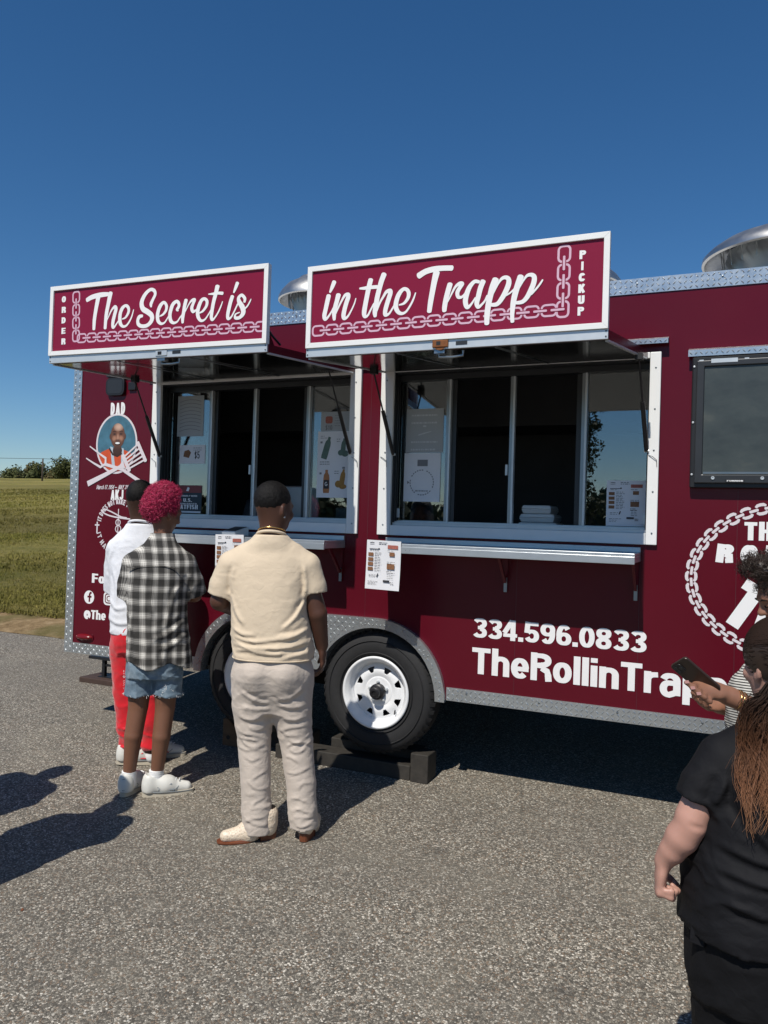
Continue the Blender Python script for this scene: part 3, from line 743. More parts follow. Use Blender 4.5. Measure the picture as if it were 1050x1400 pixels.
for cx in WX:   # far side wheels
    part(MB().lathe([(.0, 0), (.34, .0), (.36, .03), (.36, .17), (.34, .2), (0, .2)], (cx, YB - .22, WZ + .01), 'Y', 36), 'wheel', 'rubber', smooth=False)
ch = MB()
for y in (.50, YB - .5): ch.box(X0 + .02, X1, y, y + .07, .40, ZB)
for x in np.arange(X0 + .1, X1, .6): ch.box(x, x + .05, .571, YB - .501, .43, ZB - .001)
for cx in WX: ch.box(cx - .04, cx + .04, .2, YB - .2, WZ - .04, WZ + .02)
part(ch, 'chassis', 'black_metal')

# serving windows
def serving_window(a, b, outer_l, outer_r, mulls, zb, label):
    # white outer frame, proud of the wall
    fr = MB(); zt = 2.432
    fr.box(outer_l, a + .004, -.022, -.001, zb, zt); fr.box(b - .004, outer_r, -.022, -.001, zb, zt); fr.box(a + .005, b - .005, -.022, -.001, zb, HZ[0] + .004)
    fr.box(a + .005, b - .005, -.022, -.001, HZ[1] - .004, zt)
    F = part(fr, 'serving_window', 'white_paint', bevel=.003, label=label)
    sc = MB()
    for x in ((outer_l + a) / 2, (outer_r + b) / 2):
        for z in np.linspace(zb + .06, zt - .08, 5): screw(sc, x, -.0225, z, .005)
    part(sc, 'frame_screws', 'mid_alu', F)
    # jamb liner and sliding frame
    jl = MB(); t = .006
    jl.box(a + .0005, a + t, -.001, .128, HZ[0] + .005, HZ[1] - .005); jl.box(b - t, b - .0005, -.001, .128, HZ[0] + .005, HZ[1] - .005)
    jl.box(a + t + .0005, b - t - .0005, -.001, .128, HZ[1] - .012, HZ[1] - .0045)
    for q in (.03, .055, .105): jl.box(a + t, a + t + .008, q, q + .008, HZ[0] + .02, HZ[1] - .02); jl.box(b - t - .008, b - t, q, q + .008, HZ[0] + .02, HZ[1] - .02)
    part(jl, 'jamb', 'dark_frame', F)
    yg = .09
    tr = MB(); tr.box(a + .008, b - .008, .012, .12, HZ[0] + .0045, HZ[0] + .020); tr.box(a + .008, b - .008, .066, .078, HZ[0] + .0205, HZ[0] + .034); tr.box(a + .008, b - .008, .03, .036, HZ[0] + .0205, HZ[0] + .028)
    part(tr, 'sill_track', 'aluminium', F)
    tp = MB(); tp.box(a + .008, b - .008, .06, .12, HZ[1] - .045, HZ[1] - .0125); part(tp, 'head_track', 'dark_frame', F)
    for i, x in enumerate(mulls):
        m1 = MB(); w1 = .0145
        m1.box(x + w1 - .0115, x + w1, .062, .095, HZ[0] + .021, HZ[1] - .046)  # sunlit right edge put in as brighter metal, the web behind darker
        part(m1, 'mullion', 'aluminium', F, bevel=.0015); part(MB().box(x - w1, x + w1 - .012, .070, .088, HZ[0] + .021, HZ[1] - .046), 'mullion_web', 'mid_alu', F)
        if i != 1: part(MB().box(x + w1 + .001, x + w1 + .028, .088, .112, HZ[0] + .021, HZ[1] - .046), 'sash_stile', 'dark_frame', F) if i == 0 else part(MB().box(x - w1 - .03, x - w1 - .001, .088, .112, HZ[0] + .021, HZ[1] - .046), 'sash_stile', 'dark_frame', F)
    part(MB().box(mulls[1] - .032, mulls[1] - .019, .064, .080, 1.80, 1.86), 'sash_latch', 'aluminium', F)
    for x0, x1 in ((a + .016, mulls[0] - .018), (mulls[2] + .018, b - .016)):
        part(MB().box(x0, x1, yg, yg + .004, HZ[0] + .036, HZ[1] - .046), 'glass_pane', 'window_glass', F)
        part(MB().box(x0, x1, yg - .008, yg + .010, HZ[0] + .0205, HZ[0] + .0355), 'pane_rail', 'mid_alu', F)
    for x in (a + .012, b - .030): part(MB().box(x, x + .018, .060, .0655, 1.545, 1.60), 'corner_catch', 'aluminium', F)
    # small wire loops where the struts end
    for x in (outer_l + .03, outer_r - .03): part(MB().tube([(x - .02, -.024, 1.90), (x, -.03, 1.893), (x + .02, -.028, 1.875), (x + .022, -.024, 1.84)], .0018, 6), 'wire_loop', 'mid_alu', F)
    return F
LW = serving_window(*WIN[0], -3.642, -2.061, (-3.218, -2.869, -2.469), 1.440, 'order window with white frame, left of the two')
RW = serving_window(*WIN[1], -1.929, -0.358, (-1.532, -1.152, -0.754), 1.440, 'pickup window with white frame, right of the two')

# counter shelves under the windows
def shelf(a, b, label):
    s = MB(); yo = -.27
    s.box(a, b, yo, -.001, 1.383, 1.398); s.box(a, b, yo - .003, yo + .012, 1.345, 1.3825); s.box(a, a + .004, yo + .013, -.002, 1.352, 1.3825); s.box(b - .004, b, yo + .013, -.002, 1.352, 1.3825)
    s.box(a, b, -.022, -.002, 1.3985, 1.425)
    S_ = part(s, 'counter_shelf', 'brushed_alu', bevel=.003, label=label)
    for x in (a + .02, (a + b) / 2, b - .03):
        k = MB(); k.box(x, x + .022, -.014, -.0005, 1.15, 1.382); k.box(x + .001, x + .021, -.20, -.015, 1.362, 1.3825)
        k.hexa([(x + .004, -.18, 1.35), (x + .018, -.18, 1.35), (x + .018, -.165, 1.362), (x + .004, -.165, 1.362), (x + .004, -.03, 1.20), (x + .018, -.03, 1.20), (x + .018, -.0142, 1.212), (x + .004, -.0142, 1.212)])
        part(k, 'bracket', 'maroon_vinyl', S_)
        part(MB().box(x + .002, x + .020, -.018, -.0145, 1.15, 1.23), 'bracket_foot', 'mid_alu', S_)
    return S_
shelf(-3.62, -2.145, 'long metal counter under the order window'); shelf(-1.87, -.435, 'long metal counter under the pickup window')

# drip rails
def drip(a, b, z0, z1, name='drip_rail'):
    mb = MB(); mb.box(a, b, -.048, -.044, z0, z1); mb.hexa([(a, -.044, z1 - .004), (b, -.044, z1 - .004), (b, -.001, z1 + .012), (a, -.001, z1 + .012), (a, -.044, z1), (b, -.044, z1), (b, -.001, z1 + .016), (a, -.001, z1 + .016)])
    tread(mb, (a, -.048, z0), (1, 0, 0), (0, 0, 1), (0, -1, 0), b - a, z1 - z0, .024)
    return part(mb, name, 'plate_alu')
drip(-3.69, -2.02, 2.470, 2.494); drip(-1.98, -.325, 2.470, 2.494); drip(-.228, 1.20, 2.392, 2.424)

# hatches with the sign boards
def hatch(hx0, hx1, hz, ox0, ox1, oz0, oz1, st0, st1, label):
    Yo = -.93; th = .04
    p = [(hx0, -.03, hz), (hx1, -.03, hz), (ox1, Yo + .012, oz1), (ox0, Yo + .012, oz0)]
    core = MB(); q = [(a, b, c) for a, b, c in p]
    core.hexa([q[3], q[2], q[1], q[0]] + [(a, b, c + th) for a, b, c in (q[3], q[2], q[1], q[0])])
    Hh = part(core, 'awning_hatch', 'maroon_vinyl', label=label)
    # underside sheet, slightly inset
    def lerp(u, v):
        a = [q[0][i] + (q[1][i] - q[0][i]) * u for i in range(3)]; b = [q[3][i] + (q[2][i] - q[3][i]) * u for i in range(3)]
        return [a[i] + (b[i] - a[i]) * v for i in range(3)]
    us = MB(); c4 = [lerp(.012, .99), lerp(.988, .99), lerp(.988, .02), lerp(.012, .02)]
    us.hexa([(a, b, c - .003) for a, b, c in c4] + [(a, b, c - .0005) for a, b, c in c4]); part(us, 'underside_sheet', 'mirror_alu', Hh)
    for u in (.33, .66):
        st = MB(); c4 = [lerp(u - .004, .98), lerp(u + .004, .98), lerp(u + .004, .03), lerp(u - .004, .03)]
        st.hexa([(a, b, c - .006) for a, b, c in c4] + [(a, b, c - .0035) for a, b, c in c4]); part(st, 'seam_strip', 'mid_alu', Hh)
    # edge rails
    for u0, u1 in ((0.0, .011), (.989, 1.0)):
        e = MB(); c4 = [lerp(u0, .985), lerp(u1, .985), lerp(u1, .015), lerp(u0, .015)]
        e.hexa([(a, b, c - .008) for a, b, c in c4] + [(a, b, c - .0005) for a, b, c in c4]); part(e, 'edge_rail', 'aluminium', Hh)
    hc = MB(); c4 = [lerp(-.006, .10), lerp(-.004, .10), lerp(-.004, .01), lerp(-.006, .01)]
    # front channel
    fc = MB(); fc.hexa([(ox0, Yo, oz0 - .001), (ox1, Yo, oz1 - .001), (ox1, Yo + .0115, oz1 - .001), (ox0, Yo + .0115, oz0 - .001), (ox0, Yo, oz0 + .0405), (ox1, Yo, oz1 + .0405), (ox1, Yo + .0115, oz1 + .0405), (ox0, Yo + .0115, oz0 + .0405)])
    part(fc, 'front_channel', 'aluminium', Hh, bevel=.0015)
    bs = MB()
    for u in (.006, .994):
        for dz in (.010, .033): screw(bs, ox0 + (ox1 - ox0) * u, Yo - .0002, oz0 + (oz1 - oz0) * u + dz, .0035)
    part(bs, 'rivets', 'black_metal', Hh)
    # latch and slot
    lx = ox0 + (ox1 - ox0) * (.485 if ox0 > -3 else .55); lz = oz0 + (oz1 - oz0) * .5
    if ox0 > -3:
        part(MB().lathe([(.0, -.003), (.030, -.003), (.030, .0), (0, .0)], (lx, Yo - .001, lz + .024), 'Y', 20), 'latch_plate', 'rust', Hh)
        lt = MB().box(lx - .036, lx + .040, Yo - .008, Yo - .0005, lz + .006, lz + .040); part(lt, 'latch_box', 'rust', Hh, bevel=.004)
        part(MB().box(lx - .016, lx + .004, Yo - .0088, Yo - .0081, lz + .016, lz + .033), 'latch_hole', 'black_metal', Hh)
    else:
        part(MB().box(lx - .036, lx + .040, Yo - .005, Yo - .0005, lz + .006, lz + .036), 'latch_box', 'aluminium', Hh, bevel=.004)
        part(MB().box(lx - .020, lx + .006, Yo - .0055, Yo - .0051, lz + .012, lz + .030), 'latch_hole', 'black_metal', Hh)
    hd = MB(); hd.tube([(lx - .01, Yo + .02, lz - .006), (lx - .01, Yo + .02, lz - .032), (lx + .05, Yo + .025, lz - .034), (lx + .10, Yo + .03, lz - .028), (lx + .10, Yo + .03, lz - .006)], .0065, 8); hd.box(lx - .03, lx + .02, Yo + .005, Yo + .035, lz - .018, lz - .002)
    part(hd, 'pull_handle', 'mid_alu', Hh, smooth=False)
    part(MB().box(lx + .075, lx + .128, Yo - .002, Yo - .0005, lz + .013, lz + .030), 'vent_slot', 'dark_frame', Hh)
    # sign board standing on the front edge
    b0, b1 = oz0 + .041, oz1 + .041
    def sq(y0, y1, i, j=None):
        j = i if j is None else j
        f = lambda x: (x - ox0) / (ox1 - ox0)
        zb_ = lambda x: b0 + (b1 - b0) * f(x); zt_ = lambda x: st0 + (st1 - st0) * f(x)
        xa, xb = ox0 + i, ox1 - i
        return [(xa, y0, zb_(xa) + j), (xb, y0, zb_(xb) + j), (xb, y1, zb_(xb) + j), (xa, y1, zb_(xa) + j), (xa, y0, zt_(xa) - j), (xb, y0, zt_(xb) - j), (xb, y1, zt_(xb) - j), (xa, y1, zt_(xa) - j)]
    sb = part(MB().hexa(sq(Yo, Yo + .016, .022)), 'sign_face', 'sign_vinyl', Hh)
    o_ = sq(0, 0, 0.0); i_ = sq(0, 0, .025)
    oz = lambda c: (c[0], c[2])
    for ka, kb in ((0, 1), (1, 5), (5, 4), (4, 0)):
        fr = MB(); qd = [oz(o_[ka]), oz(o_[kb]), oz(i_[kb]), oz(i_[ka])]
        g = .0006
        fr.plate(qd, [], Yo - .010, Yo + .020); part(fr, 'sign_frame', 'white_paint', Hh, bevel=.001)
    part(MB().hexa(sq(Yo + .0165, Yo + .0195, .026)), 'sign_back', 'aluminium', Hh)
    for x in (ox0 + .06, ox1 - .06):
        k = MB(); zb2 = (oz0 + oz1) / 2 + th; k.plate([(Yo + .021, zb2 + .0015), (Yo + .17, zb2 + .0045), (Yo + .021, zb2 + .17)], [], x - .003, x + .003, axis='X'); part(k, 'brace', 'maroon_vinyl', Hh)
        part(MB().tube([(x + .012, Yo + .03, zb2 + .11), (x + .012, Yo + .12, zb2 + .06), (x + .012, Yo + .20, zb2 + .03)], .006, 6), 'stay', 'black_metal', Hh)
    return Hh, lerp
HL, lerpL = hatch(-3.612, -2.105, 2.412, -3.620, -2.148, 2.368, 2.346, 2.807, 2.788, 'left raised hatch with the order sign')
HR, lerpR = hatch(-1.905, -.425, 2.402, -1.922, -.492, 2.305, 2.300, 2.744, 2.744, 'right raised hatch with the pickup sign')
def strut(Hh, lw, up):
    lw, up = Vector(lw), Vector(up); m = lw.lerp(up, .55)
    part(MB().tube([lw, m], .0115, 10), 'gas_strut', 'black_plastic', Hh, smooth=False)
    part(MB().tube([m, up], .005, 8), 'strut_rod', 'black_metal', Hh, smooth=False)
    part(MB().box(up.x - .018, up.x + .018, up.y - .02, up.y + .02, up.z - .002, up.z + .028), 'strut_mount', 'black_metal', Hh)
    part(MB().tube([lw + Vector((-.012, 0, 0)), lw + Vector((.012, 0, 0))], .008, 8), 'strut_pivot', 'aluminium', Hh)
strut(HR, (-.418, -.026, 1.922), (-.440, -.27, 2.345)); strut(HR, (-1.842, -.012, 1.915), (-1.862, -.27, 2.345))
strut(HL, (-2.118, -.026, 1.922), (-2.150, -.27, 2.375)); strut(HL, (-3.57, -.012, 1.915), (-3.575, -.27, 2.375))

# ---- lettering on the signs
LET = {'L':[[(-3.348,2.71,0.025),(-3.315,2.722,0.027),(-3.274,2.728,0.028),(-3.234,2.73,0.027),(-3.194,2.729,0.022)],[(-3.264,2.723,0.03),(-3.274,2.677,0.027),(-3.282,2.634,0.025),(-3.288,2.591,0.024),(-3.289,2.541,0.02)],[(-3.176,2.734,0.028),(-3.183,2.707,0.028),(-3.191,2.67,0.026),(-3.199,2.634,0.025),(-3.204,2.597,0.023),(-3.207,2.54,0.02)],[(-3.195,2.584,0.004),(-3.176,2.62,0.009),(-3.16,2.643,0.012),(-3.142,2.654,0.019),(-3.134,2.641,0.023),(-3.142,2.611,0.023),(-3.151,2.577,0.023),(-3.153,2.547,0.019),(-3.145,2.54,0.014),(-3.13,2.554,0.009),(-3.111,2.577,0.007)],[(-3.087,2.582,0.006),(-3.064,2.589,0.012),(-3.046,2.612,0.017),(-3.043,2.633,0.018),(-3.053,2.649,0.018),(-3.069,2.654,0.016),(-3.088,2.642,0.022),(-3.101,2.617,0.023),(-3.104,2.586,0.024),(-3.098,2.558,0.022),(-3.08,2.541,0.015),(-3.058,2.543,0.012),(-3.039,2.56,0.011),(-3.021,2.589,0.009),(-3.009,2.627,0.006)],[(-2.888,2.633,0.011),(-2.89,2.649,0.02),(-2.878,2.672,0.018),(-2.864,2.698,0.018),(-2.871,2.718,0.019),(-2.894,2.727,0.018),(-2.92,2.715,0.021),(-2.943,2.69,0.024),(-2.955,2.658,0.027),(-2.944,2.627,0.029),(-2.911,2.607,0.029),(-2.886,2.589,0.028),(-2.879,2.57,0.027),(-2.888,2.55,0.024),(-2.912,2.534,0.021),(-2.946,2.532,0.02),(-2.971,2.544,0.021),(-2.977,2.566,0.02),(-2.967,2.585,0.021),(-2.946,2.588,0.015)],[(-2.829,2.577,0.006),(-2.808,2.584,0.012),(-2.789,2.602,0.016),(-2.784,2.625,0.018),(-2.794,2.644,0.016),(-2.809,2.648,0.018),(-2.827,2.632,0.023),(-2.839,2.606,0.023),(-2.843,2.579,0.023),(-2.837,2.552,0.021),(-2.817,2.536,0.015),(-2.795,2.54,0.01),(-2.778,2.559,0.008),(-2.764,2.579,0.007)],[(-2.706,2.597,0.009),(-2.714,2.604,0.016),(-2.703,2.619,0.018),(-2.704,2.636,0.018),(-2.719,2.647,0.018),(-2.742,2.634,0.022),(-2.755,2.605,0.023),(-2.76,2.576,0.022),(-2.753,2.548,0.021),(-2.734,2.534,0.015),(-2.71,2.539,0.01),(-2.693,2.559,0.008),(-2.681,2.572,0.007)],[(-2.657,2.649,0.022),(-2.665,2.618,0.022),(-2.67,2.586,0.021),(-2.675,2.557,0.021),(-2.674,2.531,0.015)],[(-2.663,2.581,0.004),(-2.65,2.605,0.007),(-2.637,2.626,0.008),(-2.62,2.643,0.014),(-2.602,2.645,0.018),(-2.611,2.624,0.018),(-2.618,2.603,0.02),(-2.609,2.584,0.017),(-2.591,2.59,0.01),(-2.58,2.6,0.007)],[(-2.568,2.573,0.007),(-2.546,2.582,0.013),(-2.525,2.606,0.017),(-2.522,2.631,0.018),(-2.538,2.645,0.016),(-2.557,2.638,0.02),(-2.572,2.61,0.023),(-2.579,2.581,0.023),(-2.574,2.552,0.021),(-2.555,2.532,0.015),(-2.531,2.537,0.01),(-2.51,2.561,0.008),(-2.496,2.582,0.007)],[(-2.459,2.703,0.027),(-2.468,2.666,0.024),(-2.48,2.624,0.022),(-2.487,2.585,0.021),(-2.491,2.549,0.02),(-2.485,2.532,0.016),(-2.47,2.54,0.01),(-2.449,2.567,0.009),(-2.433,2.598,0.008),(-2.424,2.621,0.005)],[(-2.514,2.667,0.005),(-2.484,2.666,0.013),(-2.453,2.667,0.015),(-2.425,2.663,0.017)],[(-2.364,2.642,0.022),(-2.374,2.615,0.022),(-2.383,2.58,0.022),(-2.389,2.548,0.02),(-2.385,2.53,0.018),(-2.368,2.535,0.01),(-2.35,2.563,0.009),(-2.33,2.6,0.009)],[(-2.336,2.708,0.021),(-2.346,2.684,0.018),(-2.356,2.661,0.01)],[(-2.289,2.607,0.014),(-2.288,2.625,0.017),(-2.307,2.643,0.016),(-2.325,2.632,0.018),(-2.321,2.61,0.024),(-2.3,2.58,0.028),(-2.295,2.551,0.026),(-2.315,2.53,0.018),(-2.341,2.53,0.016),(-2.341,2.548,0.009),(-2.316,2.556,0.006)],[(-2.295,2.565,0.01),(-2.271,2.584,0.009),(-2.257,2.605,0.008),(-2.25,2.618,0.005)]],'R':[[(-1.807,2.596,0.024),(-1.814,2.565,0.024),(-1.821,2.532,0.023),(-1.827,2.502,0.023),(-1.823,2.484,0.018),(-1.81,2.489,0.012),(-1.79,2.515,0.009),(-1.779,2.535,0.008)],[(-1.779,2.66,0.023),(-1.789,2.636,0.02),(-1.8,2.612,0.011)],[(-1.754,2.595,0.026),(-1.761,2.567,0.024),(-1.769,2.537,0.024),(-1.774,2.507,0.023),(-1.772,2.477,0.015)],[(-1.766,2.501,0.004),(-1.75,2.538,0.009),(-1.734,2.567,0.011),(-1.718,2.59,0.015),(-1.702,2.591,0.02),(-1.701,2.579,0.023),(-1.709,2.556,0.023),(-1.718,2.524,0.023),(-1.723,2.494,0.023),(-1.718,2.479,0.018),(-1.701,2.486,0.011),(-1.682,2.515,0.008),(-1.667,2.546,0.007),(-1.66,2.57,0.005)],[(-1.585,2.651,0.025),(-1.593,2.62,0.025),(-1.6,2.585,0.024),(-1.608,2.541,0.024),(-1.614,2.5,0.024),(-1.61,2.48,0.018),(-1.595,2.483,0.011),(-1.58,2.509,0.009),(-1.564,2.537,0.009)],[(-1.641,2.615,0.009),(-1.616,2.614,0.015),(-1.59,2.615,0.017),(-1.551,2.614,0.017)],[(-1.517,2.67,0.027),(-1.529,2.64,0.026),(-1.539,2.603,0.025),(-1.548,2.565,0.025),(-1.553,2.53,0.025),(-1.558,2.498,0.024),(-1.556,2.476,0.017)],[(-1.547,2.5,0.005),(-1.534,2.537,0.01),(-1.517,2.565,0.012),(-1.502,2.586,0.016),(-1.484,2.589,0.021),(-1.482,2.577,0.023),(-1.488,2.557,0.023),(-1.498,2.526,0.023),(-1.505,2.497,0.022),(-1.503,2.479,0.019),(-1.485,2.483,0.011),(-1.467,2.508,0.009),(-1.457,2.525,0.009)],[(-1.436,2.519,0.006),(-1.411,2.525,0.013),(-1.393,2.546,0.017),(-1.389,2.568,0.019),(-1.397,2.585,0.017),(-1.415,2.591,0.017),(-1.435,2.574,0.022),(-1.448,2.545,0.023),(-1.452,2.513,0.023),(-1.441,2.489,0.02),(-1.422,2.478,0.015),(-1.4,2.485,0.011),(-1.379,2.513,0.01),(-1.365,2.54,0.009),(-1.355,2.568,0.006)],[(-1.342,2.645,0.029),(-1.309,2.661,0.027),(-1.268,2.668,0.026),(-1.225,2.668,0.024),(-1.182,2.664,0.024)],[(-1.256,2.651,0.032),(-1.265,2.611,0.028),(-1.273,2.564,0.026),(-1.28,2.52,0.025),(-1.285,2.476,0.022)],[(-1.189,2.592,0.025),(-1.198,2.56,0.025),(-1.207,2.523,0.024),(-1.212,2.489,0.023),(-1.212,2.473,0.02)],[(-1.197,2.513,0.004),(-1.178,2.552,0.009),(-1.162,2.579,0.012),(-1.143,2.59,0.018),(-1.131,2.587,0.017),(-1.144,2.569,0.019),(-1.153,2.55,0.019),(-1.148,2.53,0.016),(-1.131,2.529,0.012),(-1.117,2.543,0.008)],[(-1.054,2.589,0.014),(-1.075,2.592,0.017),(-1.097,2.569,0.022),(-1.11,2.536,0.024),(-1.114,2.505,0.023),(-1.105,2.481,0.019),(-1.088,2.491,0.011),(-1.068,2.52,0.007)],[(-1.035,2.59,0.025),(-1.047,2.558,0.024),(-1.055,2.522,0.023),(-1.061,2.495,0.022),(-1.054,2.477,0.016),(-1.038,2.487,0.011),(-1.023,2.504,0.009),(-1.014,2.525,0.008)],[(-0.978,2.592,0.03),(-0.99,2.562,0.029),(-1.0,2.523,0.027),(-1.008,2.479,0.026),(-1.012,2.436,0.025),(-1.012,2.4,0.022)],[(-0.987,2.528,0.004),(-0.967,2.57,0.008),(-0.951,2.592,0.014),(-0.934,2.597,0.017),(-0.92,2.588,0.02),(-0.919,2.566,0.024),(-0.93,2.537,0.024),(-0.948,2.505,0.022),(-0.968,2.483,0.019),(-0.996,2.482,0.015)],[(-0.928,2.518,0.008),(-0.908,2.529,0.008),(-0.89,2.546,0.007)],[(-0.866,2.594,0.028),(-0.878,2.558,0.027),(-0.889,2.519,0.026),(-0.896,2.48,0.024),(-0.899,2.433,0.019),(-0.897,2.4,0.017)],[(-0.877,2.532,0.004),(-0.855,2.573,0.008),(-0.839,2.594,0.013),(-0.82,2.597,0.017),(-0.807,2.586,0.021),(-0.808,2.562,0.023),(-0.819,2.533,0.023),(-0.836,2.501,0.021),(-0.856,2.483,0.018),(-0.883,2.481,0.014)],[(-0.818,2.513,0.011),(-0.794,2.537,0.009),(-0.779,2.556,0.009),(-0.77,2.57,0.007)]]}
YS = -.930
def script(strokes, name, parent, label):
    pr = Print(YS - .0006, .00012)
    for st in strokes: pr.ribbon([tuple(p) for p in catmull(st, 7)])
    return prt(pr, name, 'white_vinyl', parent, label)
script(LET['L'], 'script_lettering', HL, 'white brush script reading The Secret is')
script(LET['R'], 'script_lettering', HR, 'white brush script reading in the Trapp')
def rrect(cx, cz, w, h, r, ang=0.0, n=5):
    o = []
    for (sx, sz, a0) in ((1, 1, 0), (-1, 1, 90), (-1, -1, 180), (1, -1, 270)):
        for a in np.linspace(a0, a0 + 90, n): o.append((sx * (w / 2 - r) + r * math.cos(R(a)), sz * (h / 2 - r) + r * math.sin(R(a))))
    c, s = math.cos(ang), math.sin(ang)
    return [(cx + x * c - z * s, cz + x * s + z * c) for x, z in o]
def chain(path, pitch, lw, lh, bar, parent, y, base, name='chain_print', mat='pink_vinyl', basemat='sign_vinyl'):
    """path: list of (x, z) points; link rings with bars between"""
    P = [np.array(p) for p in path]; seg = [np.linalg.norm(P[i + 1] - P[i]) for i in range(len(P) - 1)]; L = sum(seg)
    def at(s):
        for i, l in enumerate(seg):
            if s <= l or i == len(seg) - 1: d = (P[i + 1] - P[i]) / l; return P[i] + d * min(s, l), math.atan2(d[1], d[0])
            s -= l
    ring = Print(y, .00004); gap = Print(y - .0005, .00004); br = Print(y - .0009, .00004)
    N = int(L / pitch); 
    for k in range(N + 1):
        s = (k + .5) * pitch
        if s < L:
            c, a = at(s); pts = rrect(c[0], c[1], lw, lh, lh * .34, a)
            pts = pts + pts[:2]; ring.ribbon([(p[0], p[1], bar * .92) for p in pts], caps='butt')
        s = k * pitch
        if 0 < s < L:
            c, a = at(s); d = np.array([math.cos(a), math.sin(a)]) * pitch * .36
            gap.ribbon([(c[0] - d[0] * 1.08, c[1] - d[1] * 1.08, bar * 1.75), (c[0] + d[0] * 1.08, c[1] + d[1] * 1.08, bar * 1.75)], caps='butt')
            br.ribbon([(c[0] - d[0], c[1] - d[1], bar), (c[0] + d[0], c[1] + d[1], bar)])
    prt(ring, name, mat, parent); prt(gap, 'chain_gap', basemat, parent); prt(br, 'chain_bar', mat, parent)
chain([(-3.431, 2.770), (-3.420, 2.50)], .0735, .062, .049, .010, HL, YS - .0003, 0)
chain([(-3.415, 2.4975), (-2.180, 2.475)], .0745, .064, .047, .0095, HL, YS - .00042, 0)
chain([(-1.895, 2.4295), (-.675, 2.437)], .0745, .062, .047, .0095, HR, YS - .00042, 0)
chain([(-.681, 2.712), (-.682, 2.432)], .0785, .066, .049, .010, HR, YS - .0003, 0)
def column_text(s, x, ztop, pitch, hgt, w, parent, label, slope=0.0):
    pr = Print(YS - .0006, .00006)
    for i, ch in enumerate(s):
        st, tot = text_strokes(ch, t=.27, W=.62)
        ww = w * (.36 if ch == 'I' else 1); xx = x + slope * i
        lay(pr, st, tot, xx - ww / 2, ztop - pitch * i - hgt, xx + ww / 2, hgt)
    prt(pr, 'column_lettering', 'white_vinyl', parent, label)
column_text('ORDER', -3.523, 2.747, .0605, .035, .031, HL, 'small white capitals reading ORDER downwards', .0022)
column_text('PICKUP', -.604, 2.679, .0476, .0365, .027, HR, 'small white capitals reading PICKUP downwards', -.0003)

# ---- lettering on the wall
YW = -.0008
def wall_text(s, u0, w0, u1, h, label, t=.26, W=.60, gap=.05, widths=None, mat='white_vinyl', xf=None, name='wall_lettering'):
    pr = Print(YW, .00006); st, tot = text_strokes(s, t, W, gap, widths); lay(pr, st, tot, u0, w0, u1, h, xf)
    return prt(pr, name, mat, None, label)
wall_text('334.596.0833', -1.325, .883, -.396, .112, 'white phone number 334.596.0833', t=.225, W=.64, gap=.05)
wall_text('TheRollinTrapp', -1.325, .682, -.008, .150, 'large white lettering reading TheRollinTrapp', t=.225, W=.64, gap=.06, widths={'T': .68, 'R': .72})
wall_text('DAD', -4.028, 2.210, -3.898, .086, 'white capitals reading DAD', t=.25, W=.56, gap=.14)
wall_text('AKJ', -3.998, 1.612, -3.886, .072, 'white capitals reading AKJ', t=.25, W=.58, gap=.10)
wall_text('Follow', -4.145, 1.022, -3.845, .066, 'white lettering reading Follow', t=.24, W=.56, gap=.05)
wall_text('@The', -4.208, .765, -4.005, .066, 'white lettering reading @The', t=.24, W=.58, gap=.05, widths={'@': .85})
wall_text('THE', .048, 1.481, .235, .092, 'white capitals reading THE', t=.25, W=.58, gap=.08)
RC = (.315, 1.262)
def arc_text(s, u0, u1, w0, h, label, sag):
    c = (u0 + u1) / 2
    wall_text(s, u0, w0, u1, h, label, t=.27, W=.58, gap=.26, xf=lambda p: (p[0], p[1] - sag * ((p[0] - c) / (u1 - u0) * 2) ** 2))
wall_text('ROLLIN', -.080, 1.366, .50, .092, 'white capitals reading ROLLIN', t=.27, W=.58, gap=.24, xf=lambda p: (p[0] + (p[1] - 1.366) * .10, p[1]))
def rotxf(cx, cz, ang):
    c, s = math.cos(ang), math.sin(ang); return lambda p: (cx + p[0] * c - p[1] * s, cz + p[0] * s + p[1] * c)
for i, (ch, cx, cz, ang) in enumerate((('T', -.055, 1.092, -.55), ('R', .085, 1.015, -.30), ('A', .24, .975, -.08), ('P', .40, .99, .14), ('P', .53, 1.03, .36))):
    pr = Print(YW, .00006); st, tot = text_strokes(ch, .30, .62, .05); hh = .245
    lay(pr, st, tot, 0, 0, .135, hh, rotxf(cx, cz, ang)); prt(pr, 'logo_letter', 'white_vinyl', None, 'big slanted white letter %s' % ch)
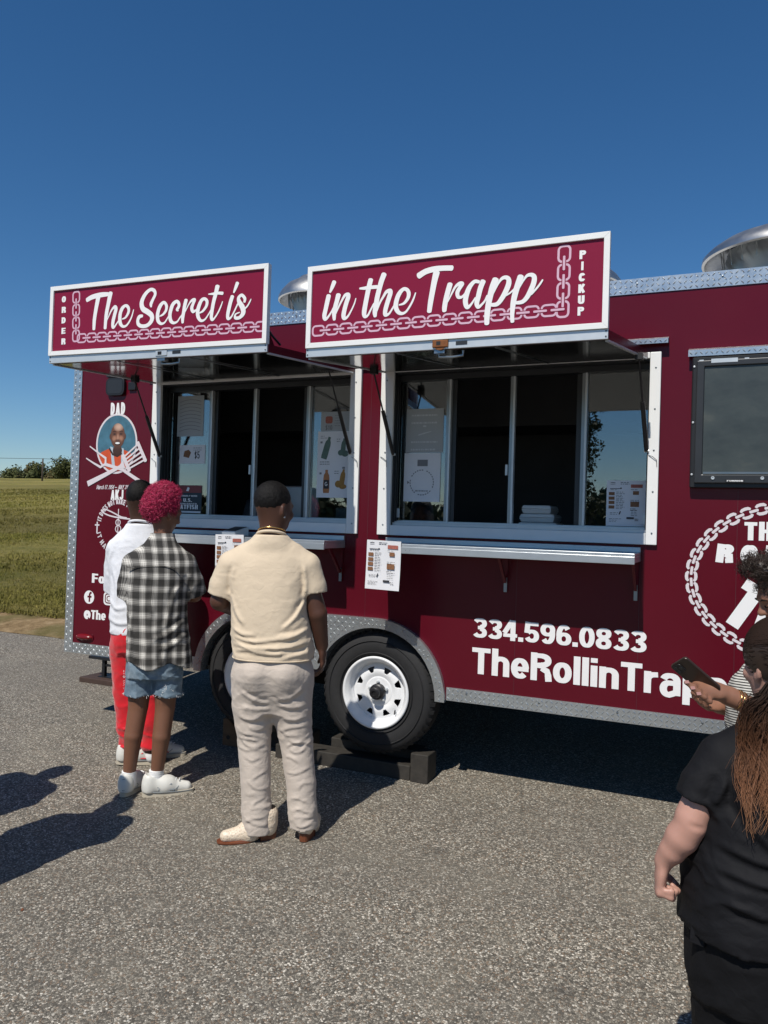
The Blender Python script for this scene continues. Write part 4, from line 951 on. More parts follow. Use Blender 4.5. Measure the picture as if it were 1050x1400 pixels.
# ring of chain round the logo
rc, rr_ = (.262, 1.290), (.452, .362)
ring = Print(YW, .00003); rin = Print(YW, .00003)
NL = 40
for k in range(NL):
    a = 2 * math.pi * k / NL
    tx = math.atan2(math.cos(a) * rr_[1], -math.sin(a) * rr_[0])
    cx, cz = rc[0] + rr_[0] * math.cos(a), rc[1] + rr_[1] * math.sin(a)
    nx, nz = math.cos(tx + math.pi / 2), math.sin(tx + math.pi / 2)
    for sgn in (-1, 1):
        o = .0205 * sgn; ring.ribbon([(cx + nx * o * .72 - math.cos(tx) * .0215, cz + nz * o * .72 - math.sin(tx) * .0215, .0125), (cx + nx * o - math.cos(tx) * .014, cz + nz * o - math.sin(tx) * .014, .0145), (cx + nx * o * 1.08, cz + nz * o * 1.08, .0155), (cx + nx * o + math.cos(tx) * .014, cz + nz * o + math.sin(tx) * .014, .0145), (cx + nx * o * .72 + math.cos(tx) * .0215, cz + nz * o * .72 + math.sin(tx) * .0215, .0125)])
    a2 = a + math.pi / NL; tx2 = math.atan2(math.cos(a2) * rr_[1], -math.sin(a2) * rr_[0])
    cx, cz = rc[0] + rr_[0] * math.cos(a2), rc[1] + rr_[1] * math.sin(a2)
    rin.ribbon([(cx - math.cos(tx2) * .018, cz - math.sin(tx2) * .018, .0130), (cx + math.cos(tx2) * .018, cz + math.sin(tx2) * .018, .0130)])
prt(ring, 'chain_ring', 'pale_vinyl', None, 'oval chain drawn round the round wall logo')['kind'] = 'stuff'; prt(rin, 'chain_ring_bar', 'pale_vinyl')['kind'] = 'stuff'

# ---- memorial panel at the left end
pc = (-3.965, 2.007); po = (.172, .198)
fl_ = Print(YW, .00008)
fl_.ell(pc[0], pc[1], po[0] + .014, po[1] + .014, 60); PO = prt(fl_, 'portrait_border', 'pale_vinyl', None, 'oval portrait of a smiling man in an orange top')
def ply(mat, fn, y, nm, par=PO):
    q = Print(YW - y, .00006); fn(q); prt(q, nm, mat, par)
def clip_oval(pts): 
    out = []
    for (x, z) in pts:
        dx, dz = (x - pc[0]) / po[0], (z - pc[1]) / po[1]; r = math.hypot(dx, dz)
        if r > .995: dx, dz = dx / r * .995, dz / r * .995
        out.append((pc[0] + dx * po[0], pc[1] + dz * po[1]))
    return out
def dense(pts, n=10):
    o = []
    for i in range(len(pts)):
        a, b = np.array(pts[i]), np.array(pts[(i + 1) % len(pts)])
        for k in range(n): o.append(tuple(a + (b - a) * k / n))
    return o
E_ = lambda dx, dz: (pc[0] + dx, pc[1] + dz)
ply('portrait_blue', lambda q: q.ell(*pc, *po, 60), .0003, 'portrait_background')
ply('portrait_orange', lambda q: q.poly(clip_oval(dense([E_(-.17, -.085), E_(-.13, -.058), E_(-.08, -.04), E_(-.045, -.03), E_(.05, -.04), E_(.09, -.05), E_(.13, -.068), E_(.17, -.11), E_(.17, -.25), E_(-.17, -.25)]))), .0005, 'portrait_top')
ply('portrait_pale', lambda q: (q.poly([E_(-.055, -.02), E_(-.03, -.025), E_(-.005, -.16), E_(-.03, -.17)]), q.poly([E_(.045, -.03), E_(.068, -.035), E_(.075, -.15), E_(.05, -.17)])), .0008, 'portrait_straps')
ply('portrait_dark', lambda q: q.ribbon([(E_(-.06, -.035)[0], E_(-.06, -.035)[1], .014), (E_(-.03, -.075)[0], E_(-.03, -.075)[1], .014), (E_(.012, -.088)[0], E_(.012, -.088)[1], .014), (E_(.05, -.07)[0], E_(.05, -.07)[1], .014)]), .0010, 'portrait_collar')
def portrait_face():
    m = bpy.data.materials.new('portrait_face'); m.use_nodes = True; t = NT(m); sp = t.sep(t.coord())
    def spot(cx, cz, rx, rz):
        dx = t.math('DIVIDE', t.math('SUBTRACT', sp[0], cx), rx); dz = t.math('DIVIDE', t.math('SUBTRACT', sp[2], cz), rz)
        return t.math('SUBTRACT', 1.0, t.math('ADD', t.math('MULTIPLY', dx, dx), t.math('MULTIPLY', dz, dz)), clamp=True)
    c = t.mix(spot(pc[0] + .012, pc[1] + .06, .085, .11), (.045, .018, .011), (.20, .088, .052))
    for (x, z, a, b, k, col) in ((.016, .118, .05, .034, .9, (.60, .40, .30)), (-.018, .036, .026, .022, .8, (.42, .21, .13)), (.040, .036, .026, .022, .8, (.42, .21, .13)), (.012, .044, .012, .03, .8, (.46, .25, .17)), (-.02, .070, .026, .016, .7, (.07, .03, .02)), (.042, .070, .026, .016, .7, (.07, .03, .02)), (.012, .022, .034, .010, .8, (.05, .022, .016)), (.012, -.028, .036, .020, .6, (.06, .03, .022)), (.012, -.055, .05, .022, .7, (.06, .026, .018))):
        c = t.mix(t.math('MULTIPLY', spot(pc[0] + x, pc[1] + z, a, b), k), c, col)
    t.link(c, t.bsdf.inputs['Base Color']); t.bsdf.inputs['Roughness'].default_value = .5; MATS['portrait_face'] = m
portrait_face()
ply('portrait_face', lambda q: (q.ell(*E_(.012, -.05), .042, .038, 30), q.ell(*E_(.01, .055), .064, .088, 40, .04), q.ell(*E_(-.052, .05), .012, .022, 16), q.ell(*E_(.072, .05), .012, .022, 16)), .0012, 'portrait_face')
ply('portrait_dark', lambda q: (q.ell(*E_(-.018, .067), .011, .0035, 16), q.ell(*E_(.040, .067), .011, .0035, 16), q.ribbon([(*E_(-.036, .083), .003), (*E_(-.018, .088), .004), (*E_(-.002, .083), .003)]), q.ribbon([(*E_(.026, .083), .003), (*E_(.042, .088), .004), (*E_(.058, .083), .003)]), q.ell(*E_(.012, .001), .026, .012, 18)), .0022, 'portrait_features')
ply('white_vinyl', lambda q: q.ell(*E_(.012, .003), .021, .0070, 18), .0028, 'portrait_smile')
# crossed fork and spatula over it
ut = Print(YW - .0034, .00008)
ut.ribbon([(-3.745, 1.745, .026), (-3.90, 1.825, .022), (-4.06, 1.862, .022)], 'butt')
ut.ribbon([(-4.06, 1.862, .018), (-4.10, 1.842, .016), (-4.16, 1.868, .013), (-4.235, 1.905, .008)]); ut.ribbon([(-4.055, 1.866, .018), (-4.055, 1.905, .016), (-4.11, 1.935, .013), (-4.205, 1.99, .008)])
ut.ribbon([(-4.215, 1.722, .040), (-4.05, 1.79, .030), (-3.925, 1.843, .024)], 'butt')
ut.ribbon([(-3.925, 1.843, .022), (-3.885, 1.86, .06)], 'butt')
def spat(u, w): b = np.array([-3.885, 1.86]); d = np.array([.72, .42]); d = d / np.linalg.norm(d); n_ = np.array([-d[1], d[0]]); p = b + d * u + n_ * w; return (p[0], p[1])
for w in (-.062, -.031, 0, .031, .062): a, b = spat(.02, w * .75), spat(.165, w); ut.ribbon([(a[0], a[1], .0125), (b[0], b[1], .0125)], 'butt')
for u, wd in ((.02, .03), (.175, .026)): a, b = spat(u, -.060 if u < .1 else -.073), spat(u, .060 if u < .1 else .073); ut.ribbon([(a[0], a[1], wd), (b[0], b[1], wd)])
prt(ut, 'crossed_utensils', 'pale_vinyl', None, 'crossed fork and spatula drawn over the portrait')
# slanted date line
sl = lambda p: (p[0] + (p[1] - 1.685) * .3, p[1] + (p[0] + 4.13) * .01)
wall_text('March 17. 1954', -4.135, 1.685, -3.975, .030, 'small slanted date March 17, 1954', t=.17, W=.5, gap=.06, mat='pale_vinyl', xf=sl, widths={'M': .7})
pr = Print(YW, .00005); pr.rect(-3.965, 1.697, -3.945, 1.702); prt(pr, 'date_dash', 'pale_vinyl')
wall_text('MAY 31. 7', -3.935, 1.685, -3.82, .030, 'small slanted date May 31', t=.17, W=.5, gap=.06, mat='pale_vinyl', xf=sl)
# circle of words with a small cross
cc = (-3.925, 1.425); cr2 = .158
def round_words(s, a0, a1, label):
    pr = Print(YW, .00004); st, tot = text_strokes(s, .20, .52, .12); hh = .038
    def xf(p):
        a = R(a0 + (a1 - a0) * p[0] / 1.0); r = cr2 + p[1]; return (cc[0] + r * math.cos(a), cc[1] + r * math.sin(a))
    k = 1.0 / tot
    for pts, t in st: pr.ribbon([(*xf((p[0] * k, p[1] * hh)), t * hh * .95) for p in pts], caps='butt')
    prt(pr, 'round_lettering', 'pale_vinyl', None, label)
round_words('IT DOES NOT MAKE TURN', 168, 38, 'arched white words reading IT DOES NOT MAKE TURN')
pr = Print(YW, .00004); st, tot = text_strokes('IT MAKE', .20, .52, .12); hh = .038
for pts, t in st:
    pr.ribbon([(cc[0] + (cr2 + .04 - p[1] * hh) * math.cos(R(194 + 62 * p[0] / tot)), cc[1] + (cr2 + .04 - p[1] * hh) * math.sin(R(194 + 62 * p[0] / tot)), t * hh * .95) for p in pts], caps='butt')
prt(pr, 'round_lettering', 'pale_vinyl', None, 'arched white words reading IT MAKE')
cx_ = Print(YW, .00005); cx_.rect(-4.120, 1.375, -4.109, 1.455); cx_.rect(-4.135, 1.427, -4.094, 1.437); prt(cx_, 'small_cross', 'pale_vinyl')
sw = Print(YW, .00005); sw.rect(-3.928, 1.37, -3.921, 1.55)
sw.ribbon([tuple(p) for p in catmull([(-3.76, 1.48, .010), (-3.88, 1.485, .010), (-4.00, 1.50, .010), (-4.07, 1.525, .009), (-4.05, 1.545, .009), (-3.98, 1.525, .009), (-3.90, 1.495, .010), (-3.85, 1.49, .008)], 6)])
sw.ring(-3.925, 1.455, .020, .020, .007, 20); sw.ring(-3.922, 1.41, .024, .024, .007, 20); prt(sw, 'swirl_cross', 'pale_vinyl')
# social icons
ic = Print(YW, .00006); ic.ell(-4.165, .918, .047, .047, 40); IC = prt(ic, 'social_icon', 'white_vinyl', None, 'round white icon with a letter f')
f_ = Print(YW - .0004, .00006); f_.ribbon([(-4.142, .949, .013), (-4.153, .950, .014), (-4.160, .940, .014), (-4.161, .885, .014)], 'butt'); f_.rect(-4.180, .915, -4.142, .928); prt(f_, 'icon_letter', 'maroon_vinyl', IC)
ic = Print(YW, .00006); ic.poly(rrect(-3.983, .920, .096, .094, .028)); IC = prt(ic, 'social_icon', 'white_vinyl', None, 'rounded square white icon with a camera outline')
f_ = Print(YW - .0004, .00006); f_.ribbon([(p[0], p[1], .008) for p in rrect(-3.983, .920, .064, .062, .018) + rrect(-3.983, .920, .064, .062, .018)[:2]], 'butt'); f_.ring(-3.983, .920, .017, .017, .007, 20); f_.ell(-3.962, .940, .004, .004, 8); prt(f_, 'icon_letter', 'maroon_vinyl', IC)

# ---- fittings and dark plates on the wall
mk = MB().lathe([(.078, 0), (.070, -.012), (.045, -.024), (0, -.028)], (0, 0, 0), 'Y', 28); mk.v = [(-4.192 + v[0], -.006 + v[1], .634 + v[2] * .30) for v in mk.v]
mko = part(mk, 'marker_light', 'red_plastic', smooth=True); part(MB().plate(rrect(-4.192, .634, .165, .052, .024), [], -.006, -.0006), 'marker_base', 'maroon_vinyl', mko)
fd = MB().plate(rrect(-3.975, 2.405, .165, .125, .035), [], -.026, -.008); FD = part(fd, 'shadow_plate', 'black_plastic', bevel=.005)  # thin black plate standing in for a shadow on the wall
part(MB().box(-3.99, -3.96, -.0075, -.0006, 2.40, 2.45), 'shadow_plate_back', 'black_metal', FD)
part(MB().plate(rrect(-3.975, 2.405, .135, .098, .025), [], -.0275, -.0262), 'shadow_plate_front', 'dark_frame', FD)
part(MB().box(-3.865, -3.80, -.018, -.0006, 2.375, 2.432), 'junction_box', 'black_plastic', bevel=.005)
part(MB().box(-4.06, -3.74, -.02, -.0006, 2.474, 2.492), 'black_bar', 'black_metal')  # plain black bar on the wall above the plate

# outdoor screen in its case
tv = MB().plate([(-.208, 1.735), (1.18, 1.735), (1.18, 2.388), (-.208, 2.388)], [], -.045, -.0006); TV = part(tv, 'screen_case', 'black_plastic', bevel=.006, label='dusty grey outdoor screen in a black case')
part(MB().plate([(-.186, 1.757), (1.158, 1.757), (1.158, 2.366), (-.186, 2.366)], [[(-.150, 1.800), (-.150, 2.336), (1.12, 2.336), (1.12, 1.800)]], -.062, -.0455), 'screen_frame', 'dark_frame', TV, bevel=.004)
part(MB().box(-.149, 1.119, -.052, -.046, 1.801, 2.335), 'screen_panel', 'dusty_screen', TV)
part(MB().box(-.145, 1.115, -.066, -.0625, 1.802, 1.812), 'screen_rail', 'mid_alu', TV)
b = MB()
for z in (1.80, 2.06, 2.34): b.lathe([(.006, 0), (.005, -.004), (0, -.005)], (-.198, -.0455, z), 'Y', 10)
for x in (-.10, .12, .5): b.lathe([(.009, 0), (.008, -.004), (.004, -.004), (.003, -.001), (0, -.001)], (x, -.0625, 1.782), 'Y', 12)
part(b, 'screen_bolts', 'aluminium', TV)
part(MB().box(-.045, .045, -.0635, -.0626, 1.761, 1.775), 'maker_plate', 'black_plastic', TV)
lg = Print(-.0637, .00005); st, tot = text_strokes('FURRION', .22, .6, .1); lay(lg, st, tot, -.036, 1.765, .036, .007); prt(lg, 'maker_lettering', 'white_vinyl', TV)
hg = MB(); hg.box(-.175, -.155, -.061, -.046, 2.345, 2.37); hg.box(-.12, .0, -.063, -.046, 2.352, 2.372); hg.box(.03, .05, -.061, -.046, 2.345, 2.37); part(hg, 'hanger_clips', 'aluminium', TV)

# roof fans
def fan(cx, cy, r, z0, lab, g=.68):
    cap = MB().lathe([(r * .97, z0), (r, z0 + .006), (r * .995, z0 + .03), (r * .93, z0 + .09 * g), (r * .80, z0 + .150 * g), (r * .62, z0 + .19 * g), (r * .55, z0 + .20 * g), (r * .52, z0 + .225 * g), (r * .30, z0 + .245 * g), (0, z0 + .25 * g)], (cx, cy, 0), 'Z', 56)
    cap.lathe([(r * .97, z0), (r * .92, z0 + .05 * g), (r * .78, z0 + .12 * g), (r * .5, z0 + .17 * g), (0, z0 + .18 * g)], (cx, cy, 0), 'Z', 56)
    F = part(cap, 'roof_fan', 'galvanised', smooth=True, label=lab); F.modifiers.new('split', 'EDGE_SPLIT').split_angle = R(50)
    part(MB().lathe([(r * .66, 2.82), (r * .60, z0 - .06), (r * .72, z0 + .02), (r * .70, z0 + .06)], (cx, cy, 0), 'Z', 40), 'fan_throat', 'mid_alu', F, smooth=True)
    cb = MB(); q = r * .8; cb.box(cx - q, cx + q, cy - q, cy + q, ZT - .003, ZT + .05); part(cb, 'fan_curb', 'galvanised', F)
    for k in range(24):
        a = 2 * math.pi * k / 24; part(MB().tube([(cx + r * .74 * math.cos(a), cy + r * .74 * math.sin(a), z0 - .04), (cx + r * .78 * math.cos(a), cy + r * .78 * math.sin(a), z0 + .10)], .004, 4), 'guard_wire', 'mid_alu', F)
fan(.245, .62, .450, 3.035, 'large mushroom roof fan at the right'); fan(-2.715, .62, .30, 3.055, 'mushroom roof fan behind the left sign', .74); fan(-.985, .62, .335, 2.985, 'small roof fan mostly hidden behind the right sign')

# rear step
stp = MB(); stp.box(-5.06, -4.38, .93, 1.40, .262, .285); RS = part(stp, 'rear_step', 'black_metal')
for x in (-4.93, -4.5):
    for y in (.955, 1.33): part(MB().box(x, x + .03, y, y + .03, .118, .2615), 'step_leg', 'black_metal', RS)
part(MB().box(-4.895, -4.505, .96, .98, .205, .222), 'step_bar', 'black_metal', RS); part(MB().box(-4.96, -4.47, .94, 1.37, .1125, .1175), 'step_base', 'black_metal', RS)

# ------------------------------------------------------------------ timbers under the trailer
def timber(name, label, cat, mat, x0, x1, y0, y1, z1, ang=0.0, loc=None, group=None):
    cx, cy = (x0 + x1) / 2, (y0 + y1) / 2; base = gz(y0) - .002
    b = MB().box(x0 - cx, x1 - cx, y0 - cy, y1 - cy, 0, z1 - base)
    o = b.obj(name, mat, bevel=.006); o.location = (cx, cy, base); o.rotation_euler = (0, 0, ang); return tag(o, label, cat, group)
timber('timber_beam', 'long black timber lying along the ground under the trailer wheels', 'timber', 'tarred_wood', -2.62, -1.70, .05, .19, .090)
timber('timber_beam', 'upright dark timber offcut at the right end of the long beam', 'timber', 'tarred_wood', -1.695, -1.585, .04, .185, .170)
timber('timber_board', 'dark board between the long beam and the front wheel', 'timber', 'tarred_wood', -2.30, -1.70, .195, .33, .142)
timber('timber_board', 'dark board under the rear wheel behind the red-trousered legs', 'timber', 'tarred_wood', -3.02, -2.45, .20, .33, .142)
t = MB(); t.plate([(-.075, 0), (.085, 0), (.085, .05), (-.03, .175), (-.075, .175)], [], -.045, .045)
o = t.obj('wheel_chock', 'raw_wood', bevel=.003); o.location = (-2.985, .145, gz(.1)); tag(o, 'pale brown wooden wedge with a round hole behind the legs', 'chock')
hk = MB().lathe([(0, 0), (.014, 0), (.014, .002)], (-.03, -.047, .055), 'Y', 16).obj('bolt_hole', 'black_metal', o)
timber('wood_plank', 'short stained plank under the black rear step', 'plank', 'stained_wood', -5.09, -4.46, .86, 1.12, .112)

# ------------------------------------------------------------------ people: bodies and clothes grown from distance fields
_rng = np.random.default_rng(5)
_NT = _rng.random((32, 32, 32)).astype(np.float32)
def vnoise(x, y, z):
    xi, yi, zi = np.floor(x).astype(int), np.floor(y).astype(int), np.floor(z).astype(int)
    fx, fy, fz_ = x - xi, y - yi, z - zi
    fx = fx * fx * (3 - 2 * fx); fy = fy * fy * (3 - 2 * fy); fz_ = fz_ * fz_ * (3 - 2 * fz_)
    def g(a, b, c): return _NT[(xi + a) & 31, (yi + b) & 31, (zi + c) & 31]
    l = lambda a, b, t: a + (b - a) * t
    return l(l(l(g(0, 0, 0), g(1, 0, 0), fx), l(g(0, 1, 0), g(1, 1, 0), fx), fy), l(l(g(0, 0, 1), g(1, 0, 1), fx), l(g(0, 1, 1), g(1, 1, 1), fx), fy), fz_) * 2 - 1
class Field:
    def __init__(s, lo, hi, h):
        s.lo = np.array(lo, float); s.h = h
        s.n = np.ceil((np.array(hi) - s.lo) / h).astype(int) + 1
        s.d = np.full(s.n, 0.3, np.float32)
        s.ax = [s.lo[i] + np.arange(s.n[i]) * h for i in range(3)]
    def sub(s, lo, hi):
        i0 = np.maximum(0, np.floor((np.array(lo) - s.lo) / s.h).astype(int)); i1 = np.minimum(s.n, np.ceil((np.array(hi) - s.lo) / s.h).astype(int) + 1)
        if np.any(i1 <= i0): return None
        sl = tuple(slice(a, b) for a, b in zip(i0, i1))
        X = s.ax[0][sl[0]][:, None, None]; Y = s.ax[1][sl[1]][None, :, None]; Z = s.ax[2][sl[2]][None, None, :]
        return sl, X, Y, Z
    def join(s, sl, d, k, op='u'):
        a = s.d[sl]
        if op == 'u':
            if k > 0: h = np.maximum(k - np.abs(a - d), 0) / k; s.d[sl] = np.minimum(a, d) - h * h * k * .25
            else: s.d[sl] = np.minimum(a, d)
        else:   # subtract
            d = -d
            if k > 0: h = np.maximum(k - np.abs(a - d), 0) / k; s.d[sl] = np.maximum(a, d) + h * h * k * .25
            else: s.d[sl] = np.maximum(a, d)
    def cone(s, a, b, ra, rb, k=.03, op='u', flat=None):
        a, b = np.array(a, float), np.array(b, float); m = max(ra, rb) + .10
        q = s.sub(np.minimum(a, b) - m, np.maximum(a, b) + m)
        if q is None: return s
        sl, X, Y, Z = q; ba = b - a; L2 = max(ba @ ba, 1e-9)
        t = np.clip(((X - a[0]) * ba[0] + (Y - a[1]) * ba[1] + (Z - a[2]) * ba[2]) / L2, 0, 1)
        dx, dy, dz = X - a[0] - t * ba[0], Y - a[1] - t * ba[1], Z - a[2] - t * ba[2]
        if flat is not None:   # (unit axis, factor): squash along axis
            ax, f = flat; p = dx * ax[0] + dy * ax[1] + dz * ax[2]; e = (1 / f - 1) * p
            dx, dy, dz = dx + e * ax[0], dy + e * ax[1], dz + e * ax[2]
        d = np.sqrt(dx * dx + dy * dy + dz * dz) - (ra + (rb - ra) * t)
        s.join(sl, d, k, op); return s
    def chain(s, pts, rad, k=.03, **kw):
        for i in range(len(pts) - 1): s.cone(pts[i], pts[i + 1], rad[i], rad[i + 1], k if i == 0 else min(k, .006), **kw)
        return s
    def ell(s, c, r, yaw=0.0, pitch=0.0, k=.03, op='u', roll=0.0):
        c, r = np.array(c, float), np.array(r, float); m = max(r) + .10
        q = s.sub(c - m, c + m)
        if q is None: return s
        sl, X, Y, Z = q; X, Y, Z = X - c[0], Y - c[1], Z - c[2]
        cy, sy = math.cos(yaw), math.sin(yaw); x = X * cy + Y * sy; y = -X * sy + Y * cy; z = Z
        cp, sp = math.cos(pitch), math.sin(pitch); y, z = y * cp + z * sp, -y * sp + z * cp
        cl, sn = math.cos(roll), math.sin(roll); x, z = x * cl + z * sn, -x * sn + z * cl
        k0 = np.sqrt((x / r[0]) ** 2 + (y / r[1]) ** 2 + (z / r[2]) ** 2); k1 = np.sqrt((x / r[0] ** 2) ** 2 + (y / r[1] ** 2) ** 2 + (z / r[2] ** 2) ** 2) + 1e-6
        s.join(sl, k0 * (k0 - 1) / k1, k, op); return s
    def stack(s, rows, yaw=0.0, k=.03, p=2.3):
        """rows of (z, cx, cy, a, b): a pile of rounded ellipses"""
        rows = sorted(rows); A = np.array(rows, float); m = max(A[:, 3].max(), A[:, 4].max()) + .1
        q = s.sub((A[:, 1].min() - m, A[:, 2].min() - m, A[0, 0] - .08), (A[:, 1].max() + m, A[:, 2].max() + m, A[-1, 0] + .08))
        if q is None: return s
        sl, X, Y, Z = q; z = Z[0, 0, :]
        def sm(col):   # smooth interpolation
            zz = A[:, 0]; v = A[:, col]; zq = np.clip(z, zz[0], zz[-1]); i = np.clip(np.searchsorted(zz, zq) - 1, 0, len(zz) - 2)
            t = (zq - zz[i]) / (zz[i + 1] - zz[i]); g = np.gradient(v, zz); hh = zz[i + 1] - zz[i]
            return ((2 * t ** 3 - 3 * t ** 2 + 1) * v[i] + (t ** 3 - 2 * t ** 2 + t) * g[i] * hh + (-2 * t ** 3 + 3 * t ** 2) * v[i + 1] + (t ** 3 - t ** 2) * g[i + 1] * hh)[None, None, :]
        cx, cy, a, b = sm(1), sm(2), np.maximum(sm(3), .005), np.maximum(sm(4), .005)
        c, n = math.cos(yaw), math.sin(yaw); x = (X - cx) * c + (Y - cy) * n; y = -(X - cx) * n + (Y - cy) * c
        d = ((np.abs(x / a) ** p + np.abs(y / b) ** p) ** (1 / p) - 1) * np.minimum(a, b)
        d = np.maximum(d, np.maximum(A[0, 0] - Z, Z - A[-1, 0]))
        s.join(sl, d, k); return s
    def cut(s, pt, nrm, lo=None, hi=None):
        """remove what lies on the far side of a plane"""
        q = s.sub(lo if lo is not None else s.lo, hi if hi is not None else s.lo + s.n * s.h)
        if q is None: return s
        sl, X, Y, Z = q; n = np.array(nrm, float); n /= np.linalg.norm(n)
        s.d[sl] = np.maximum(s.d[sl], (X - pt[0]) * n[0] + (Y - pt[1]) * n[1] + (Z - pt[2]) * n[2]); return s
    def sleeve(s, pts, rad, cutpt, cutn, k=.035):
        T = Field(s.lo, s.lo + (s.n - 1) * s.h, s.h); T.n = s.n; T.d = np.full(s.n, .3, np.float32); T.ax = s.ax
        T.chain(pts, rad, .03); T.cut(cutpt, cutn)
        s.join((slice(None),) * 3, T.d, k); return s
    def ruffle(s, fn, band=.03):
        i = np.nonzero(np.abs(s.d) < band); x, y, z = s.ax[0][i[0]], s.ax[1][i[1]], s.ax[2][i[2]]
        s.d[i] += fn(x, y, z).astype(np.float32); return s
    def mesh(s, name):
        d = s.d; sg = d < 0; n = np.array(d.shape)
        act = np.zeros(n - 1, bool); cnt = np.zeros(n - 1, np.int8)
        for a in (0, 1):
            for b in (0, 1):
                for c in (0, 1): cnt += sg[a:n[0] - 1 + a, b:n[1] - 1 + b, c:n[2] - 1 + c]
        act = (cnt > 0) & (cnt < 8); ci = np.stack(np.nonzero(act), 1)
        idx = np.full(n - 1, -1, np.int64); idx[act] = np.arange(len(ci))
        acc = np.zeros((len(ci), 3)); num = np.zeros(len(ci))
        for ax in range(3):
            o = [i for i in range(3) if i != ax]
            for u in (0, 1):
                for v in (0, 1):
                    p0 = ci.copy(); p0[:, o[0]] += u; p0[:, o[1]] += v; p1 = p0.copy(); p1[:, ax] += 1
                    a = d[p0[:, 0], p0[:, 1], p0[:, 2]]; b = d[p1[:, 0], p1[:, 1], p1[:, 2]]
                    m = (a < 0) != (b < 0); t = np.where(m, a / np.where(m, a - b, 1), 0)
                    q = p0.astype(float); q[:, ax] += t
                    acc[m] += q[m]; num[m] += 1
        V = acc / num[:, None] * s.h + s.lo
        F = []
        for ax in range(3):
            o = [(ax + 1) % 3, (ax + 2) % 3]
            sl0 = [slice(None)] * 3; sl1 = [slice(None)] * 3; sl0[ax] = slice(0, n[ax] - 1); sl1[ax] = slice(1, n[ax])
            e = np.stack(np.nonzero(sg[tuple(sl0)] != sg[tuple(sl1)]), 1)
            e = e[(e[:, o[0]] > 0) & (e[:, o[1]] > 0) & (e[:, o[0]] < n[o[0]] - 1) & (e[:, o[1]] < n[o[1]] - 1)]
            q = []
            for (u, v) in ((0, 0), (-1, 0), (-1, -1), (0, -1)):
                c = e.copy(); c[:, o[0]] += u; c[:, o[1]] += v; q.append(idx[c[:, 0], c[:, 1], c[:, 2]])
            q = np.stack(q, 1); inside = sg[e[:, 0], e[:, 1], e[:, 2]]
            q[~inside] = q[~inside][:, ::-1]
            F.append(q[(q >= 0).all(1)])
        F = np.concatenate(F)
        me = bpy.data.meshes.new(name); me.vertices.add(len(V)); me.vertices.foreach_set('co', V.ravel().astype(np.float32))
        me.loops.add(len(F) * 4); me.loops.foreach_set('vertex_index', F.ravel().astype(np.int32)); me.polygons.add(len(F))
        me.polygons.foreach_set('loop_start', np.arange(0, len(F) * 4, 4, dtype=np.int32)); me.polygons.foreach_set('loop_total', np.full(len(F), 4, np.int32))
        me.update(calc_edges=True); me.validate(); return me
    def obj(s, name, mat, parent):
        o = finish(s.mesh(name), name, mat, parent, smooth=True)
        sm = o.modifiers.new('smooth', 'SMOOTH'); sm.factor = .5; sm.iterations = 2
        return o

def unit(v): v = np.array(v, float); return v / np.linalg.norm(v)
def lerp3(a, b, t): return tuple(np.array(a, float) * (1 - t) + np.array(b, float) * t)
def turn(v, axis, ang):
    v, axis = np.array(v, float), unit(axis); return v * math.cos(ang) + np.cross(axis, v) * math.sin(ang) + axis * (axis @ v) * (1 - math.cos(ang))
def hand(F, wrist, d, palm, curl=.35, size=1.0, side=1, rw=.026):
    """palm points along d, palm faces `palm`; thumb on the side given by side"""
    d, palm = unit(d), unit(palm); palm = unit(palm - d * (palm @ d)); w = np.cross(d, palm) * side
    wrist = np.array(wrist, float); S = size
    F.cone(wrist - d * .02, wrist + d * .035 * S, rw, .028 * S, .02, flat=(palm, .62))
    F.cone(wrist + d * .03 * S - w * .012 * S, wrist + d * .075 * S - w * .014 * S, .026 * S, .022 * S, .015, flat=(palm, .55))
    F.cone(wrist + d * .03 * S + w * .012 * S, wrist + d * .078 * S + w * .014 * S, .026 * S, .022 * S, .015, flat=(palm, .55))
    ax = np.cross(d, palm)
    for i, (off, ln) in enumerate(((.030, .92), (.011, 1.0), (-.009, .94), (-.028, .76))):
        p = wrist + d * (.083 - abs(off - .005) * .2) * S + w * off * S
        dd = turn(d, palm, -off * 2.2 * side * 1.0); r = .0095 * S
        for j, l in enumerate((.042, .027, .022)):
            dd = turn(dd, ax, (curl if j else curl * .8) * (1 + .12 * i)); q = p + dd * l * ln * S
            F.cone(p, q, r, r * .92, .006); p = q; r *= .93
    p = wrist + d * .02 * S + w * .026 * S; dd = unit(d * .75 + w * .75 + palm * .25)
    for l, r in ((.045, .013), (.032, .011), (.024, .0095)):
        q = p + dd * l * S; F.cone(p, q, r * S, r * .9 * S, .010); p = q; dd = unit(dd * .8 + d * .35 + palm * .35 * curl * 2 - w * .12)
